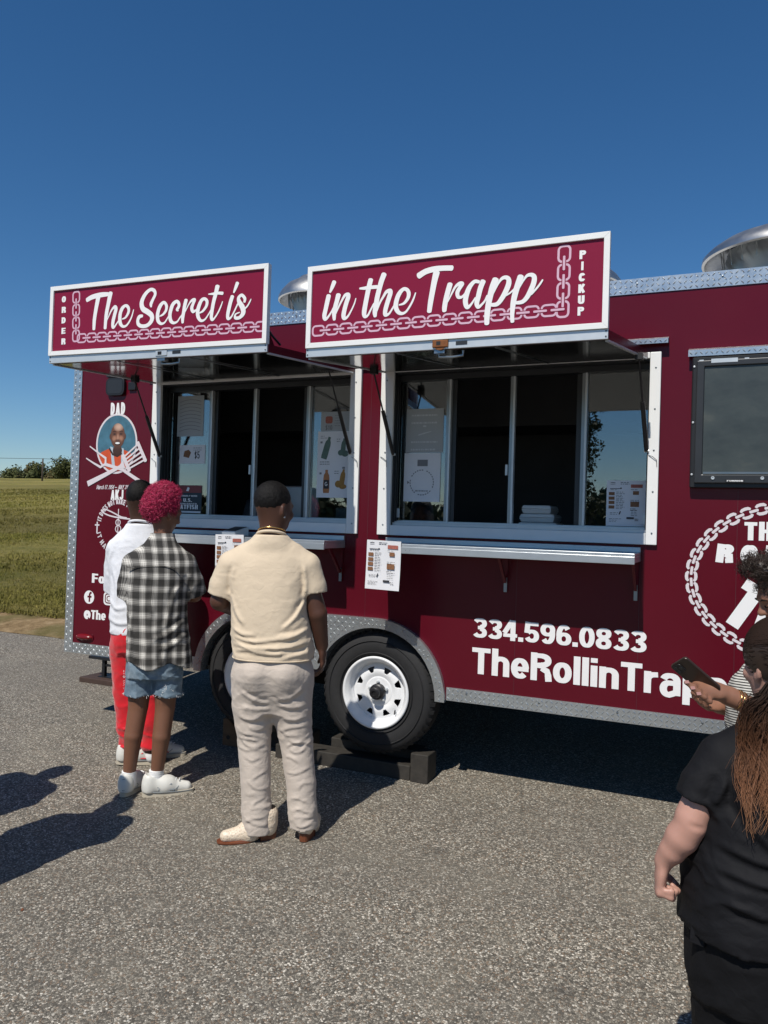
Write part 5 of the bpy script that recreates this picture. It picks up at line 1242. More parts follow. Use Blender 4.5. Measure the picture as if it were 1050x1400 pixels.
def head(F, c, yaw, pitch=0.0, s=1.0, ears=True, jaw=1.0):
    """c = centre of the skull; faces local +y turned by yaw"""
    c = np.array(c, float)
    cy, sy = math.cos(yaw), math.sin(yaw); cp, sp = math.cos(pitch), math.sin(pitch)
    def L(x, y, z):
        y, z = y * cp - z * sp, y * sp + z * cp
        return c + np.array((x * cy - y * sy, x * sy + y * cy, z)) * s
    F.ell(L(0, -.008, .018), (.076 * s, .097 * s, .095 * s), yaw, pitch, .03)
    F.ell(L(0, .022, -.045), (.061 * s * jaw, .073 * s, .078 * s), yaw, pitch, .04)
    F.ell(L(0, .060, -.088), (.030 * s * jaw, .026 * s, .022 * s), yaw, pitch, .03)
    F.ell(L(0, .082, .012), (.050 * s, .016 * s, .014 * s), yaw, pitch, .02)
    for sx in (-1, 1):
        F.ell(L(sx * .031, .101, -.012), (.015 * s, .012 * s, .010 * s), yaw, pitch, .014, 's')
        F.ell(L(sx * .031, .083, -.013), (.0125 * s, .0115 * s, .0105 * s), yaw, pitch, .004)
        F.ell(L(sx * .042, .070, -.036), (.022 * s, .020 * s, .018 * s), yaw, pitch, .02)
        if ears:
            F.ell(L(sx * .076, -.006, -.020), (.010 * s, .021 * s, .033 * s), yaw + sx * .35, pitch, .006)
            F.ell(L(sx * .084, .001, -.018), (.006 * s, .010 * s, .019 * s), yaw + sx * .35, pitch, .004, 's')
            F.ell(L(sx * .073, .004, -.048), (.008 * s, .010 * s, .010 * s), yaw, pitch, .006)
    F.cone(L(0, .090, -.005), L(0, .112, -.036), .009 * s, .013 * s, .014)
    for sx in (-1, 1): F.ell(L(sx * .012, .100, -.040), (.009 * s, .011 * s, .008 * s), yaw, pitch, .008)
    F.ell(L(0, .091, -.063), (.024 * s, .012 * s, .0065 * s), yaw, pitch, .006); F.ell(L(0, .089, -.074), (.020 * s, .012 * s, .007 * s), yaw, pitch, .006)
    return L
def cloth(F, zf, amp, sx=9, sz=16, seed=0.0, fine=.002):
    """folds: sharp ridges on warped noise, stronger where zf(x, y, z) says so"""
    def fn(x, y, z):
        w1 = vnoise(x * sx * .6 + seed, y * sx * .6 + seed, z * sz * .4 + seed * 2); w2 = vnoise(x * sx * 1.3 - seed, y * sx * 1.3, z * sz * .9)
        n1 = 1 - np.abs(vnoise(x * sx + seed + w1 * 1.5, y * sx, z * sz + w1 * 2.2)); n2 = 1 - np.abs(vnoise(x * sx * 2.1 + 9 + seed, y * sx * 2.1 + w2, z * sz * 1.9 + w1 * 2 + w2)); n4 = 1 - np.abs(vnoise(x * sx * 3.6 + 4, y * sx * 3.6, z * sz * 3.2 + w2 * 2))
        a = zf(x, y, z)
        return -((n1 ** 4 - .3) * amp * .8 + (n2 ** 4 - .3) * amp * .55 + (n4 ** 3 - .3) * amp * .22) * a + vnoise(x * 55, y * 55, z * 55) * fine * .3
    F.ruffle(fn)
def creases(F, lines, depth, width, back=True, y0=0.0):
    """drawn folds: each line of (x, z) points raises a ridge with a valley beside it"""
    def fn(x, y, z):
        out = np.zeros_like(x)
        for ln in lines:
            C = np.array(catmull(ln, 5)); best = np.full_like(x, 9.0); sd = np.zeros_like(x); tt = np.zeros_like(x); n = len(C) - 1
            for i in range(n):
                a, b = C[i], C[i + 1]; e = b - a; L2 = e @ e + 1e-12
                t = np.clip(((x - a[0]) * e[0] + (z - a[1]) * e[1]) / L2, 0, 1); dx, dz = x - a[0] - t * e[0], z - a[1] - t * e[1]; d2 = dx * dx + dz * dz
                m = d2 < best; best = np.where(m, d2, best); sd = np.where(m, np.sign(e[0] * dz - e[1] * dx), sd); tt = np.where(m, (i + t) / n, tt)
            q = sd * np.sqrt(best) / width; fade = np.clip(np.sin(np.pi * np.clip(tt, 0.02, .98)) * 1.6, 0, 1)
            out -= depth * (q * np.exp(-q * q) * 2.0 + .5 * np.exp(-(q - .6) ** 2 * 2)) * fade
        return out * ((y < y0 + .02) if back else 1.0)
    F.ruffle(fn)
# skin, cloth and hair materials
def skin_mat(name, c, s=.06): 
    M(name, c, .48, vary=.12, vscale=9, bump=.10, bscale=260, bdist=.001, spec=.45, sub=s)
skin_mat('skin_deep', (.085, .036, .022)); skin_mat('skin_brown', (.19, .088, .052)); skin_mat('skin_fair', (.46, .25, .19)); skin_mat('skin_tan', (.26, .125, .078)); skin_mat('skin_dark', (.06, .027, .017))
def fabric(name, c, bs=700, rough=.85, vary=.06, sheen=.15, crease=.15):
    m = M(name, c, rough, vary=vary, vscale=4, spec=.2); t = NT(m); co = t.coord()
    weave = t.noise(co, bs, 3, .6); w1 = t.noise(co, 7, 3, .55, color=True)
    wp = t.mix(.16, co, w1, 'ADD'); n1 = t.noise(t.mapping(wp, scale=(1, 1, 1.7)), 11, 2, .5); rid = t.math('ABSOLUTE', t.math('SUBTRACT', n1, .5))
    n2 = t.noise(t.mapping(wp, scale=(1.5, 1, .8), rot=(.4, .5, 0)), 24, 2, .5); rid2 = t.math('ABSOLUTE', t.math('SUBTRACT', n2, .5))
    h = t.math('ADD', t.math('MINIMUM', t.math('MULTIPLY', rid, 4.0), .5), t.math('MULTIPLY', t.math('MINIMUM', t.math('MULTIPLY', rid2, 4.0), .4), .45))
    nb = t.bump(h, crease, .010); t.link(t.bump(weave, .22, .0008, nb), t.bsdf.inputs['Normal'])
    t.bsdf.inputs['Sheen Weight'].default_value = sheen; return m
fabric('beige_jersey', (.65, .53, .385), crease=.13); fabric('stone_twill', (.54, .465, .395), vary=.08, crease=.16); fabric('white_jersey', (.74, .75, .78), crease=.13); fabric('black_scrub', (.0065, .0065, .008), sheen=.0, rough=.75)
fabric('black_twill', (.005, .005, .006), sheen=.0, rough=.8); fabric('sock_white', (.75, .75, .74)); fabric('grey_jersey', (.25, .25, .26)); fabric('navy_twill', (.02, .025, .045))
m = fabric('red_satin', (.62, .008, .018), rough=.38, sheen=.3); m.node_tree.nodes['Principled BSDF'].inputs['Specular IOR Level'].default_value = .5
M('leather_white', (.66, .65, .60), .42, vary=.10, vscale=20, bump=.08, bscale=120); M('sole_cream', (.46, .41, .32), .7, vary=.15, vscale=20); M('leather_grey', (.22, .24, .25), .5, vary=.15, vscale=20)
M('leather_brown', (.16, .05, .022), .4, vary=.2, vscale=20); M('red_trim', (.5, .01, .02), .5); M('gold', (.75, .48, .20), .25, 1.0)
M('hair_black', (.0055, .0045, .004), .55, vary=.6, vscale=200, bump=.9, bscale=300, bdist=.004, spec=.22);
def magenta():
    m = bpy.data.materials.new('hair_magenta'); m.use_nodes = True; t = NT(m); co = t.coord()
    t.link(t.ramp(t.noise(co, 150, 3, .7), [(.28, (.09, .002, .014)), (.44, (.42, .012, .07)), (.58, (.64, .04, .14)), (.72, (.88, .26, .36))]), t.bsdf.inputs['Base Color']); t.bsdf.inputs['Roughness'].default_value = .4; MATS['hair_magenta'] = m
magenta()
M('hair_dark', (.030, .017, .011), .42, vary=.4, vscale=60, spec=.5)
def denim():
    m = bpy.data.materials.new('denim'); m.use_nodes = True; t = NT(m); co = t.coord()
    a = t.noise(co, 14, 5, .7); b = t.noise(t.mapping(co, scale=(400, 400, 60)), 1.0, 2)
    c = t.ramp(a, [(.3, (.075, .125, .185)), (.5, (.14, .205, .265)), (.72, (.30, .37, .42))]); t.link(t.mix(t.math('MULTIPLY', b, .3), c, (.28, .33, .36)), t.bsdf.inputs['Base Color'])
    t.bsdf.inputs['Roughness'].default_value = .85; t.bsdf.inputs['Specular IOR Level'].default_value = .2; t.link(t.bump(b, .3, .001), t.bsdf.inputs['Normal']); MATS['denim'] = m
denim()
def plaid():
    m = bpy.data.materials.new('plaid_flannel'); m.use_nodes = True; t = NT(m); co = t.coord()
    wv = t.noise(co, 6, 2, color=True); s = t.sep(t.mix(.012, co, wv, 'ADD'))
    K, w, g = (0, 0, 0), (1, 1, 1), (.5, .5, .5)
    def stripes(v, p, off):
        f = t.math('FRACT', t.math('ADD', t.math('DIVIDE', v, p), off))
        return t.ramp(f, [(0, (.95,) * 3), (.28, (.30,) * 3), (.33, (.85,) * 3), (.37, (.05,) * 3), (.44, (.60,) * 3), (.47, (.0,) * 3), (.60, (.55,) * 3), (.63, (.10,) * 3), (.72, (.92,) * 3), (.76, (.35,) * 3), (.79, (.95,) * 3)], 'CONSTANT')
    u = t.math('ADD', s[0], t.math('MULTIPLY', s[1], .75))
    a = stripes(u, .066, .1); b = stripes(s[2], .072, .3)
    v = t.mix(.5, a, b)
    c = t.ramp(v, [(.0, (.72, .69, .63)), (.28, (.44, .42, .38)), (.5, (.20, .19, .175)), (.72, (.075, .072, .068)), (.95, (.022, .021, .020))])
    th = t.noise(t.mapping(co, scale=(500, 500, 500)), 1, 2)
    t.link(t.mix(t.math('MULTIPLY', th, .12), c, (.35, .33, .30)), t.bsdf.inputs['Base Color'])
    t.bsdf.inputs['Roughness'].default_value = .9; t.bsdf.inputs['Specular IOR Level'].default_value = .15; t.link(t.bump(th, .2, .001), t.bsdf.inputs['Normal']); MATS['plaid_flannel'] = m
plaid()
def pinstripe():
    m = bpy.data.materials.new('striped_jersey'); m.use_nodes = True; t = NT(m); s = t.sep(t.coord())
    f = t.math('FRACT', t.math('DIVIDE', t.math('ADD', s[2], t.math('MULTIPLY', s[1], .12)), .0092))
    t.link(t.ramp(f, [(0, (.62, .60, .54)), (.55, (.035, .034, .032))], 'CONSTANT'), t.bsdf.inputs['Base Color']); t.bsdf.inputs['Roughness'].default_value = .9; MATS['striped_jersey'] = m
pinstripe()
def snakeskin():
    m = bpy.data.materials.new('ostrich_leather'); m.use_nodes = True; t = NT(m); co = t.coord()
    v = t.voronoi(co, 95, 'F1', 'Distance'); n = t.noise(co, 30, 3)
    t.link(t.mix(t.math('MULTIPLY', n, .5), t.ramp(v, [(.10, (.30, .17, .10)), (.26, (.68, .56, .42)), (1, (.74, .64, .50))]), (.60, .48, .36)), t.bsdf.inputs['Base Color'])
    t.bsdf.inputs['Roughness'].default_value = .45; t.link(t.bump(v, .5, .004), t.bsdf.inputs['Normal']); MATS['ostrich_leather'] = m
snakeskin()
def hairstrand():
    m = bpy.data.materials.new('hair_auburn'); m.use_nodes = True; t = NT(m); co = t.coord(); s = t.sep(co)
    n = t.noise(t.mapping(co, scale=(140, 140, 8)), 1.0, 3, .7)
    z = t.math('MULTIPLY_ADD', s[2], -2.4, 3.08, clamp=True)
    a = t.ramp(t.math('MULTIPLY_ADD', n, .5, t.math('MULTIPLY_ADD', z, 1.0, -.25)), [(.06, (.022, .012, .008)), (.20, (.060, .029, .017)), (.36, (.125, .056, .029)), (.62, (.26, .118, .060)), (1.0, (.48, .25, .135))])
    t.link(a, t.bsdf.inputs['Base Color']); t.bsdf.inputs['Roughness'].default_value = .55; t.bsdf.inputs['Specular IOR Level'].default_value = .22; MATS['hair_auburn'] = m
hairstrand()
RZV = R(24.06)

def shoe(parent, name, heel, toe, mat, sole_mat, hgt=.075, w=.046, sole=.026, heelh=0.0, label=None, shaft=None, tongue=True):
    """heel and toe at ground level in the person's frame"""
    heel, toe = np.array(heel, float), np.array(toe, float); d = toe - heel; d[2] = 0; L = np.linalg.norm(d); d = d / L; s = np.array((-d[1], d[0], 0)); z0 = min(heel[2], toe[2])
    def P(u, v, z): q = heel + d * u * L + s * v; return (q[0], q[1], z0 + z)
    lo = np.minimum(heel, toe) - .09; hi = np.maximum(heel, toe) + .09; lo[2] = z0 - .02; hi[2] = z0 + (shaft or .14) + .03
    F = Field(lo, hi, .0045); hz = sole + heelh
    F.cone(P(.14, 0, hz + .030), P(.45, 0, sole + .028), .040, .044, .02); F.cone(P(.45, 0, sole + .024), P(.86, 0, sole + .012), .045, .030, .03)
    F.cone(P(.16, 0, hz + .060), P(.52, 0, sole + .048), .034, .028, .03)
    F.cone(P(.13, 0, hz + .01), P(.13, 0, hz + hgt), .040, .036, .02)
    if shaft: F.cone(P(.15, 0, hz + .05), P(.15, 0, shaft), .046, .050, .02)
    F.cut(P(0, 0, sole - .004 if not heelh else sole * .5), (0, 0, -1))
    if heelh: pass
    if not shaft: F.cone(P(.17, 0, hz + hgt + .028), P(.22, 0, hz + hgt + .06), .031, .036, .004, 's')
    up = F.obj(name, mat, parent)
    if label: up['label'] = label
    # sole
    prof = []
    for a in np.linspace(0, 2 * math.pi, 40, endpoint=False):
        u = .5 + .515 * math.cos(a); ww = w * (.80 + .28 * u - .30 * max(0, .45 - abs(u - .42)) * .5); v = ww * math.copysign(abs(math.sin(a)) ** .62, math.sin(a)); prof.append((u, v))
    sb = MB()
    if heelh:
        n = len(prof); top = [P(u, v, sole * .55 + heelh * max(0, 1 - max(0, u - .25) / .22) * (u < .47)) for u, v in prof]; bot = [P(u, v, sole * .2 + heelh * max(0, 1 - max(0, u - .25) / .22) * (u < .47)) for u, v in prof]
        sb.add(bot + top, [tuple(reversed(range(n))), tuple(range(n, 2 * n))] + [(i, (i + 1) % n, n + (i + 1) % n, n + i) for i in range(n)])
        hp = [(min(u, .27), v) for u, v in prof]; bt = [P(u * .97 + .01, v * .96, .0) for u, v in hp]; tp = [P(u, v * 1.01, heelh + sole * .2) for u, v in hp]
        sb.add(bt + tp, [tuple(reversed(range(n))), tuple(range(n, 2 * n))] + [(i, (i + 1) % n, n + (i + 1) % n, n + i) for i in range(n)])
    else:
        n = len(prof); top = [P(u, v * .98, sole + .004 * (u > .9)) for u, v in prof]; bot = [P(u, v * 1.02, .001 + .010 * max(0, u - .82) / .2) for u, v in prof]
        sb.add(bot + top, [tuple(reversed(range(n))), tuple(range(n, 2 * n))] + [(i, (i + 1) % n, n + (i + 1) % n, n + i) for i in range(n)])
    sb.obj('sole', sole_mat, up)
    return up, P
def curls(parent, name, mat, pts, nrms, rad, turns, thick, length, seed, kside=4, seg=14):
    rng = np.random.default_rng(seed); vs = []; fs = []
    for p, nn in zip(pts, nrms):
        nn = unit(nn + rng.normal(0, .35, 3)); u = unit(np.cross(nn, rng.normal(0, 1, 3))); w = np.cross(nn, u)
        r = rad * rng.uniform(.6, 1.25); L = length * rng.uniform(.6, 1.2); tn = turns * rng.uniform(.7, 1.2); ph = rng.uniform(0, 6.28)
        P = [p + nn * L * q + (u * math.cos(ph + q * tn * 6.283) + w * math.sin(ph + q * tn * 6.283)) * r * (.5 + .5 * q) for q in np.linspace(0, 1, seg)]
        o = len(vs)
        for i, c in enumerate(P):
            d = unit(P[min(i + 1, seg - 1)] - P[max(i - 1, 0)]); a = unit(np.cross(d, nn) + 1e-6); b = np.cross(d, a); th = thick * (1 - .6 * i / seg)
            for k in range(3): vs.append(tuple(c + (a * math.cos(k * 2.094) + b * math.sin(k * 2.094)) * th))
        for i in range(seg - 1):
            for k in range(3): fs.append((o + i * 3 + k, o + i * 3 + (k + 1) % 3, o + (i + 1) * 3 + (k + 1) % 3, o + (i + 1) * 3 + k))
    mb = MB(); mb.v = vs; mb.f = fs; o = mb.obj(name, mat, parent, smooth=True); o['kind'] = 'stuff'; return o

# ---- man in the beige shirt
P1 = thing('person', 'person in beige T-shirt, pale trousers and tan boots at the trailer', 'person', (-2.017, -.866, -.069), RZV)
cx = -.075
body = Field((-.50, -.30, -.02), (.34, .46, 1.80), .006)
L1_ = head(body, (-.083, -.020, 1.645), R(-38), R(-6), 1.02, jaw=1.08)
body.cone((-.089, -.034, 1.42), (-.086, -.026, 1.59), .060, .061, .03)
body.stack([(.72, -.055, 0, .155, .12), (.86, -.062, 0, .165, .13), (1.0, -.075, .01, .16, .135), (1.15, -.09, .01, .16, .13), (1.30, -.095, 0, .16, .11), (1.38, -.095, -.012, .12, .08), (1.42, -.09, -.02, .07, .06)], k=.03)
shL, shR = (-.272, -.012, 1.335), (.078, -.012, 1.340)
body.chain([shL, (-.338, .0, 1.165), (-.30, .22, 1.10)], [.050, .048, .038], .02); body.chain([shR, (.150, -.01, 1.12), (.172, .045, .955)], [.050, .048, .034], .02)
hand(body, (-.295, .235, 1.10), (.25, .9, .25), (.9, -.2, .2), .5, 1.0, 1); hand(body, (.176, .050, .945), (.06, .12, -1), (-1, .1, 0), .40, 1.05, 1)
for sx, hx, kx, ax_ in ((-1, -.155, -.133, -.113), (1, .035, .065, .118)): body.chain([(hx, 0, .82), (kx, .02, .48), (ax_, 0, .10)], [.10, .062, .046], .04)
B = body.obj('body', 'skin_deep', P1)
sh = Field((-.50, -.32, .84), (.34, .34, 1.56), .0055)
sh.stack([(.895, -.062, 0, .198, .160), (.96, -.066, 0, .200, .165), (1.05, -.078, 0, .195, .163), (1.15, -.090, 0, .190, .156), (1.28, -.095, 0, .194, .142), (1.37, -.096, -.005, .182, .120), (1.425, -.094, -.012, .145, .098), (1.465, -.091, -.020, .112, .090), (1.503, -.089, -.026, .080, .078)], k=.03, p=2.4)
sh.sleeve([(-.215, -.012, 1.385), (-.278, -.01, 1.345), (-.318, -.002, 1.25), (-.335, .004, 1.14)], [.070, .074, .072, .072], (-.330, .0, 1.195), (-.22, .06, -1))
sh.sleeve([(.025, -.012, 1.390), (.086, -.012, 1.350), (.122, -.010, 1.25), (.142, -.010, 1.15)], [.070, .073, .069, .067], (.135, 0, 1.222), (.12, 0, -1))
cloth(sh, lambda x, y, z: .30 + 1.3 * np.clip((1.06 - z) / .10, 0, 1) * np.clip((z - .905) / .03, .1, 1) + .35 * np.exp(-((np.abs(x + .095) - .17) / .05) ** 2), .0050, 5, 14, 3.1)
creases(sh, [[(-.25, 1.005), (-.15, .985), (-.02, 1.000), (.10, 1.015)], [(-.26, .965), (-.12, .955), (.03, .962), (.13, .985)], [(-.24, .935), (-.16, .942), (-.05, .930), (.04, .938)], [(.12, .95), (.05, .935), (-.01, .925)], [(-.26, 1.045), (-.20, 1.02), (-.12, 1.015)], [(.11, 1.06), (.05, 1.035), (-.03, 1.03)], [(.09, 1.20), (.05, 1.12), (-.01, 1.06)], [(-.275, 1.21), (-.24, 1.12), (-.19, 1.06)], [(.075, 1.36), (.088, 1.28), (.085, 1.21)], [(-.262, 1.35), (-.272, 1.28), (-.268, 1.21)]], .0048, .013)
SHIRT = sh.obj('shirt', 'beige_jersey', P1)
# hem and sleeve stitching, raised
def hem_ring(cxx, cyy, z, a, b, p=2.5, r=.0028, tilt=0.0):
    pts = []
    for q in np.linspace(0, 2 * math.pi, 73): 
        c, s = math.cos(q), math.sin(q); k = (abs(c) ** p + abs(s) ** p) ** (-1 / p); pts.append((cxx + a * c * k, cyy + b * s * k, z + tilt * c))
    return MB().tube(pts, r, 5, caps=False)
hem_ring(-.062, 0, .899, .1985, .1605, p=2.4, r=.0035).obj('hem', 'beige_jersey', SHIRT, smooth=True)
col = MB().tube([(-.088 + .070 * math.cos(a), -.028 + .070 * math.sin(a), 1.500 - .022 * math.sin(a)) for a in np.linspace(0, 6.283, 41)], .008, 8, caps=False); col.obj('collar', 'beige_jersey', SHIRT, smooth=True)
tr = Field((-.36, -.26, .0), (.26, .28, .96), .0055)
tr.stack([(.64, -.058, 0, .120, .085), (.70, -.058, 0, .158, .115), (.745, -.058, 0, .174, .132), (.80, -.060, -.004, .184, .142), (.90, -.062, -.004, .180, .142), (.945, -.062, 0, .174, .138)], k=.03, p=2.4)
tr.sleeve([(-.158, -.005, .80), (-.160, -.002, .66), (-.146, .012, .48), (-.130, .0, .28), (-.115, 0, .02)], [.102, .098, .081, .073, .072], (-.113, 0, .030), (0, 0, -1), .05)
tr.sleeve([(.032, -.005, .80), (.038, 0, .66), (.062, .018, .48), (.094, .004, .28), (.118, .0, .04)], [.102, .098, .081, .073, .070], (.118, 0, .060), (0, 0, -1), .05)
tr.cone((-.13, -.115, .83), (-.13, -.10, .80), .05, .05, .06); tr.cone((.01, -.115, .83), (.01, -.10, .80), .05, .05, .06)
tr.cone((-.052, -.18, .92), (-.045, -.165, .70), .002, .006, .015, 's')
cloth(tr, lambda x, y, z: .45 + .9 * np.exp(-((z - .52) / .10) ** 2) + .9 * np.exp(-((z - .12) / .12) ** 2) + .6 * np.exp(-((z - .70) / .06) ** 2), .0045, 6, 12, 8.3)
K = [[(-.055, .700), (-.12, .712), (-.20, .755)], [(-.05, .675), (-.13, .668), (-.20, .680)], [(-.03, .700), (.05, .718), (.11, .765)], [(-.02, .675), (.05, .664), (.12, .672)], [(-.22, .615), (-.15, .595), (-.09, .605)], [(.00, .61), (.06, .60), (.12, .618)]]
rk = random.Random(17)
for ox, oz, sl_ in ((-.140, 0, .10), (.064, .008, .17)):
    for zz in (.548, .520, .492, .468, .440, .405, .33, .27, .20, .155, .118, .085):
        w_ = rk.uniform(.03, .07); c_ = ox + rk.uniform(-.03, .03) + max(0, .45 - zz) * sl_; b_ = rk.uniform(-.018, .018); t_ = rk.uniform(-.02, .02); z_ = zz + oz + rk.uniform(-.01, .01)
        K.append([(c_ - w_, z_ + b_ - t_), (c_ - w_ * .2, z_ - b_ * .5), (c_ + w_, z_ + b_ * .6 + t_)])
creases(tr, K[:6], .0036, .014); creases(tr, K[6:], .0024, .010)
TROU = tr.obj('trousers', 'stone_twill', P1)
for x0, x1 in ((-.215, -.105), (.0, .105)):   # back pockets
    def bz(x): return -.160 + .028 * abs((x + .06) / .15) ** 2
    pk = MB(); pts = [(x0, .895), (x1, .885), (x1 - .004, .775), ((x0 + x1) / 2, .752), (x0 + .004, .78), (x0, .895)]
    pk.tube([(p[0], bz(p[0]) - .004 + .09 * max(0, abs(p[0] + .06) - .09), p[1]) for p in pts], .0022, 6); pko = pk.obj('pocket_seam', 'stone_twill', TROU, smooth=True); wr = pko.modifiers.new('wrap', 'SHRINKWRAP'); wr.target = TROU; wr.offset = .0010
hm = Field((-.22, -.16, 1.56), (.06, .14, 1.78), .0045)
hm.ell(L1_(0, -.014, .030), (.081, .100, .094), R(-38), R(-6), .02); hm.cut(L1_(0, .066, .05), (math.sin(R(38)), math.cos(R(38)), -.35)); hm.cut(L1_(0, 0, -.030), (math.sin(R(38)) * .4, math.cos(R(38)) * .4, -1))
hm.ruffle(lambda x, y, z: vnoise(x * 170, y * 170, z * 170) * .0022); hm.obj('hair', 'hair_black', P1)
MB().lathe([(0, -.005), (.005, -.003), (.005, .003), (0, .005)], tuple(L1_(.079, .002, -.052)), 'X', 10).obj('ear_stud', 'aluminium', P1)
MB().tube([(-.087 + .066 * math.cos(a), -.034 + .062 * math.sin(a), 1.522 - .020 * math.sin(a)) for a in np.linspace(0, 6.283, 33)], .0035, 6, caps=False).obj('necklace', 'gold', P1, smooth=True)
shoe(P1, 'boot', (-.025, .02, -.012), (-.300, -.045, -.012), 'ostrich_leather', 'leather_brown', .075, .047, .018, .030, shaft=.13); shoe(P1, 'boot', (.118, -.045, .004), (.165, .225, .004), 'ostrich_leather', 'leather_brown', .075, .047, .018, .030, shaft=.13)

# ---- person in the plaid shirt
P2 = thing('person', 'person with curly magenta hair in black and white plaid shirt and denim shorts', 'person', (-2.986, -.718, -.057), RZV)
body = Field((-.32, -.30, -.02), (.38, .42, 1.74), .006)
L2_ = head(body, (.044, .006, 1.600), R(-42), R(-18), .97, jaw=.95)
body.cone((.040, -.012, 1.38), (.042, .0, 1.55), .048, .048, .025)
body.stack([(.70, .02, 0, .14, .10), (.85, .02, 0, .135, .10), (1.05, .02, 0, .13, .10), (1.22, .025, 0, .13, .09), (1.30, .03, -.005, .10, .065), (1.36, .037, -.01, .06, .05)], k=.03)
body.chain([(-.105, 0, 1.28), (-.15, .06, 1.10), (-.03, .24, 1.08)], [.044, .040, .032], .02); body.chain([(.160, 0, 1.285), (.220, .06, 1.12), (.11, .25, 1.09)], [.044, .040, .032], .02)
hand(body, (-.03, .24, 1.08), (.7, .6, .2), (.3, -.3, -.8), .5, .95, 1); hand(body, (.11, .25, 1.09), (-.7, .6, .2), (-.3, -.3, -.8), .5, .95, -1)
for pts in ([(-.055, 0, .72), (-.062, .0, .49), (-.078, -.018, .33), (-.098, -.004, .12), (-.100, 0, .06)], [(.090, 0, .72), (.088, .005, .49), (.078, -.014, .33), (.056, .0, .12), (.052, .0, .06)]):
    body.chain(pts, [.080, .054, .049, .034, .034], .03)
body.obj('body', 'skin_brown', P2)
sh = Field((-.30, -.26, .70), (.40, .30, 1.50), .0055)
sh.stack([(.735, .025, 0, .184, .142), (.85, .022, 0, .176, .138), (1.0, .02, 0, .166, .130), (1.15, .022, 0, .166, .126), (1.28, .026, -.005, .172, .116), (1.345, .032, -.008, .145, .098), (1.40, .037, -.012, .098, .080), (1.45, .041, -.010, .068, .068)], k=.03, p=2.4)
sh.sleeve([(-.06, -.005, 1.335), (-.118, 0, 1.295), (-.148, .03, 1.18), (-.155, .06, 1.05)], [.058, .062, .064, .068], (-.155, .05, 1.10), (-.12, .25, -1))
sh.sleeve([(.12, -.005, 1.340), (.172, 0, 1.300), (.208, .03, 1.19), (.230, .08, 1.07)], [.058, .064, .068, .073], (.222, .06, 1.125), (.18, .30, -1))
sh.ruffle(lambda x, y, z: -.018 * np.sin((x + .4 * y) * 26 + z * 3) * np.clip((1.15 - z) / .4, 0, 1))
cloth(sh, lambda x, y, z: .5 + .6 * np.clip((1.1 - z) / .3, 0, 1), .0060, 6, 7, 5.7)
creases(sh, [[(.16, 1.20), (.12, 1.08), (.10, .95)], [(-.12, 1.18), (-.10, 1.02), (-.12, .86)], [(.19, 1.00), (.12, .93), (.04, .90)], [(.20, .92), (.13, .86), (.07, .85)], [(.02, 1.26), (.03, 1.12), (.02, .98)], [(-.08, .95), (-.06, .85), (-.07, .76)], [(.08, .92), (.10, .84), (.09, .755)], [(.20, 1.25), (.225, 1.19), (.215, 1.14)]], .0060, .018)
S2 = sh.obj('shirt', 'plaid_flannel', P2)
cl = Field((-.08, -.14, 1.36), (.16, .12, 1.50), .005); cl.stack([(1.405, .040, -.010, .080, .078), (1.470, .042, -.005, .066, .068)], k=0, p=2); cl.cone((.042, .0, 1.36), (.042, .0, 1.54), .052, .056, .004, 's'); cl.obj('collar', 'plaid_flannel', S2)
yk = MB().tube([(x, -.112 - .010 * math.cos((x - .025) * 9), 1.285 + .006 * math.sin(x * 20)) for x in np.linspace(-.12, .17, 20)], .0028, 5); yk.obj('yoke_seam', 'plaid_flannel', S2, smooth=True)
so = Field((-.24, -.22, .52), (.28, .24, .80), .0055)
so.stack([(.66, .02, 0, .150, .115), (.72, .02, 0, .155, .120), (.78, .02, 0, .15, .118)], k=.03); so.sleeve([(-.056, 0, .70), (-.060, 0, .52)], [.080, .084], (-.066, 0, .556), (.02, 0, -1), .008); so.sleeve([(.096, 0, .70), (.098, 0, .52)], [.080, .086], (.1, 0, .560), (-.04, 0, -1), .008)
so.cone((.018, -.2, .70), (.018, .2, .66), .001, .001, .0, 's')
cloth(so, lambda x, y, z: 1.0 + 0 * z, .008, 8, 12, 1.3); SO = so.obj('shorts', 'denim', P2)
fr = MB(); rg = random.Random(4)   # frayed edges
for (cxx, a, b, z) in ((-.060, .083, .083, .561), (.098, .085, .085, .565)):
    for k in range(46):
        q = rg.uniform(0, 6.283); p = Vector((cxx + a * math.cos(q), b * math.sin(q), z + rg.uniform(-.002, .008))); fr.tube([p, p + Vector((rg.gauss(0, .005), rg.gauss(0, .005), -rg.uniform(.003, .013)))], .0008, 3)
for k in range(34):
    z = rg.uniform(.57, .70); p = Vector((-.138 + rg.uniform(0, .004) - (.70 - z) * 0, -.03 + rg.gauss(0, .006), z)); fr.tube([p, p + Vector((-.003 - rg.random() * .004, rg.gauss(0, .004), -rg.uniform(.002, .008)))], .0007, 3)
    u = rg.random(); p = Vector((.085 + .055 * u + rg.gauss(0, .004), -.086 + .02 * u, .575 + .11 * u if u < .6 else .70 - .1 * u)); fr.tube([p, p + Vector((rg.gauss(0, .008), -.006, rg.gauss(-.004, .006)))], .0009, 3)
f_o = fr.obj('frayed_threads', 'sock_white', SO); f_o['kind'] = 'stuff'
for z0, sx, dx in ((.118, -.100, 0), (.128, .053, .01)):
    k = Field((sx - .08, -.09, z0 - .09), (sx + .08, .09, z0 + .05), .004); k.cone((sx, .0, z0 - .06), (sx, 0, z0 + .005), .042, .0405, .01); k.cut((sx, 0, z0 + .012), (0, 0, 1)); k.ruffle(lambda x, y, z: .0012 * np.sin(z * 500)); k.obj('sock', 'sock_white', P2)
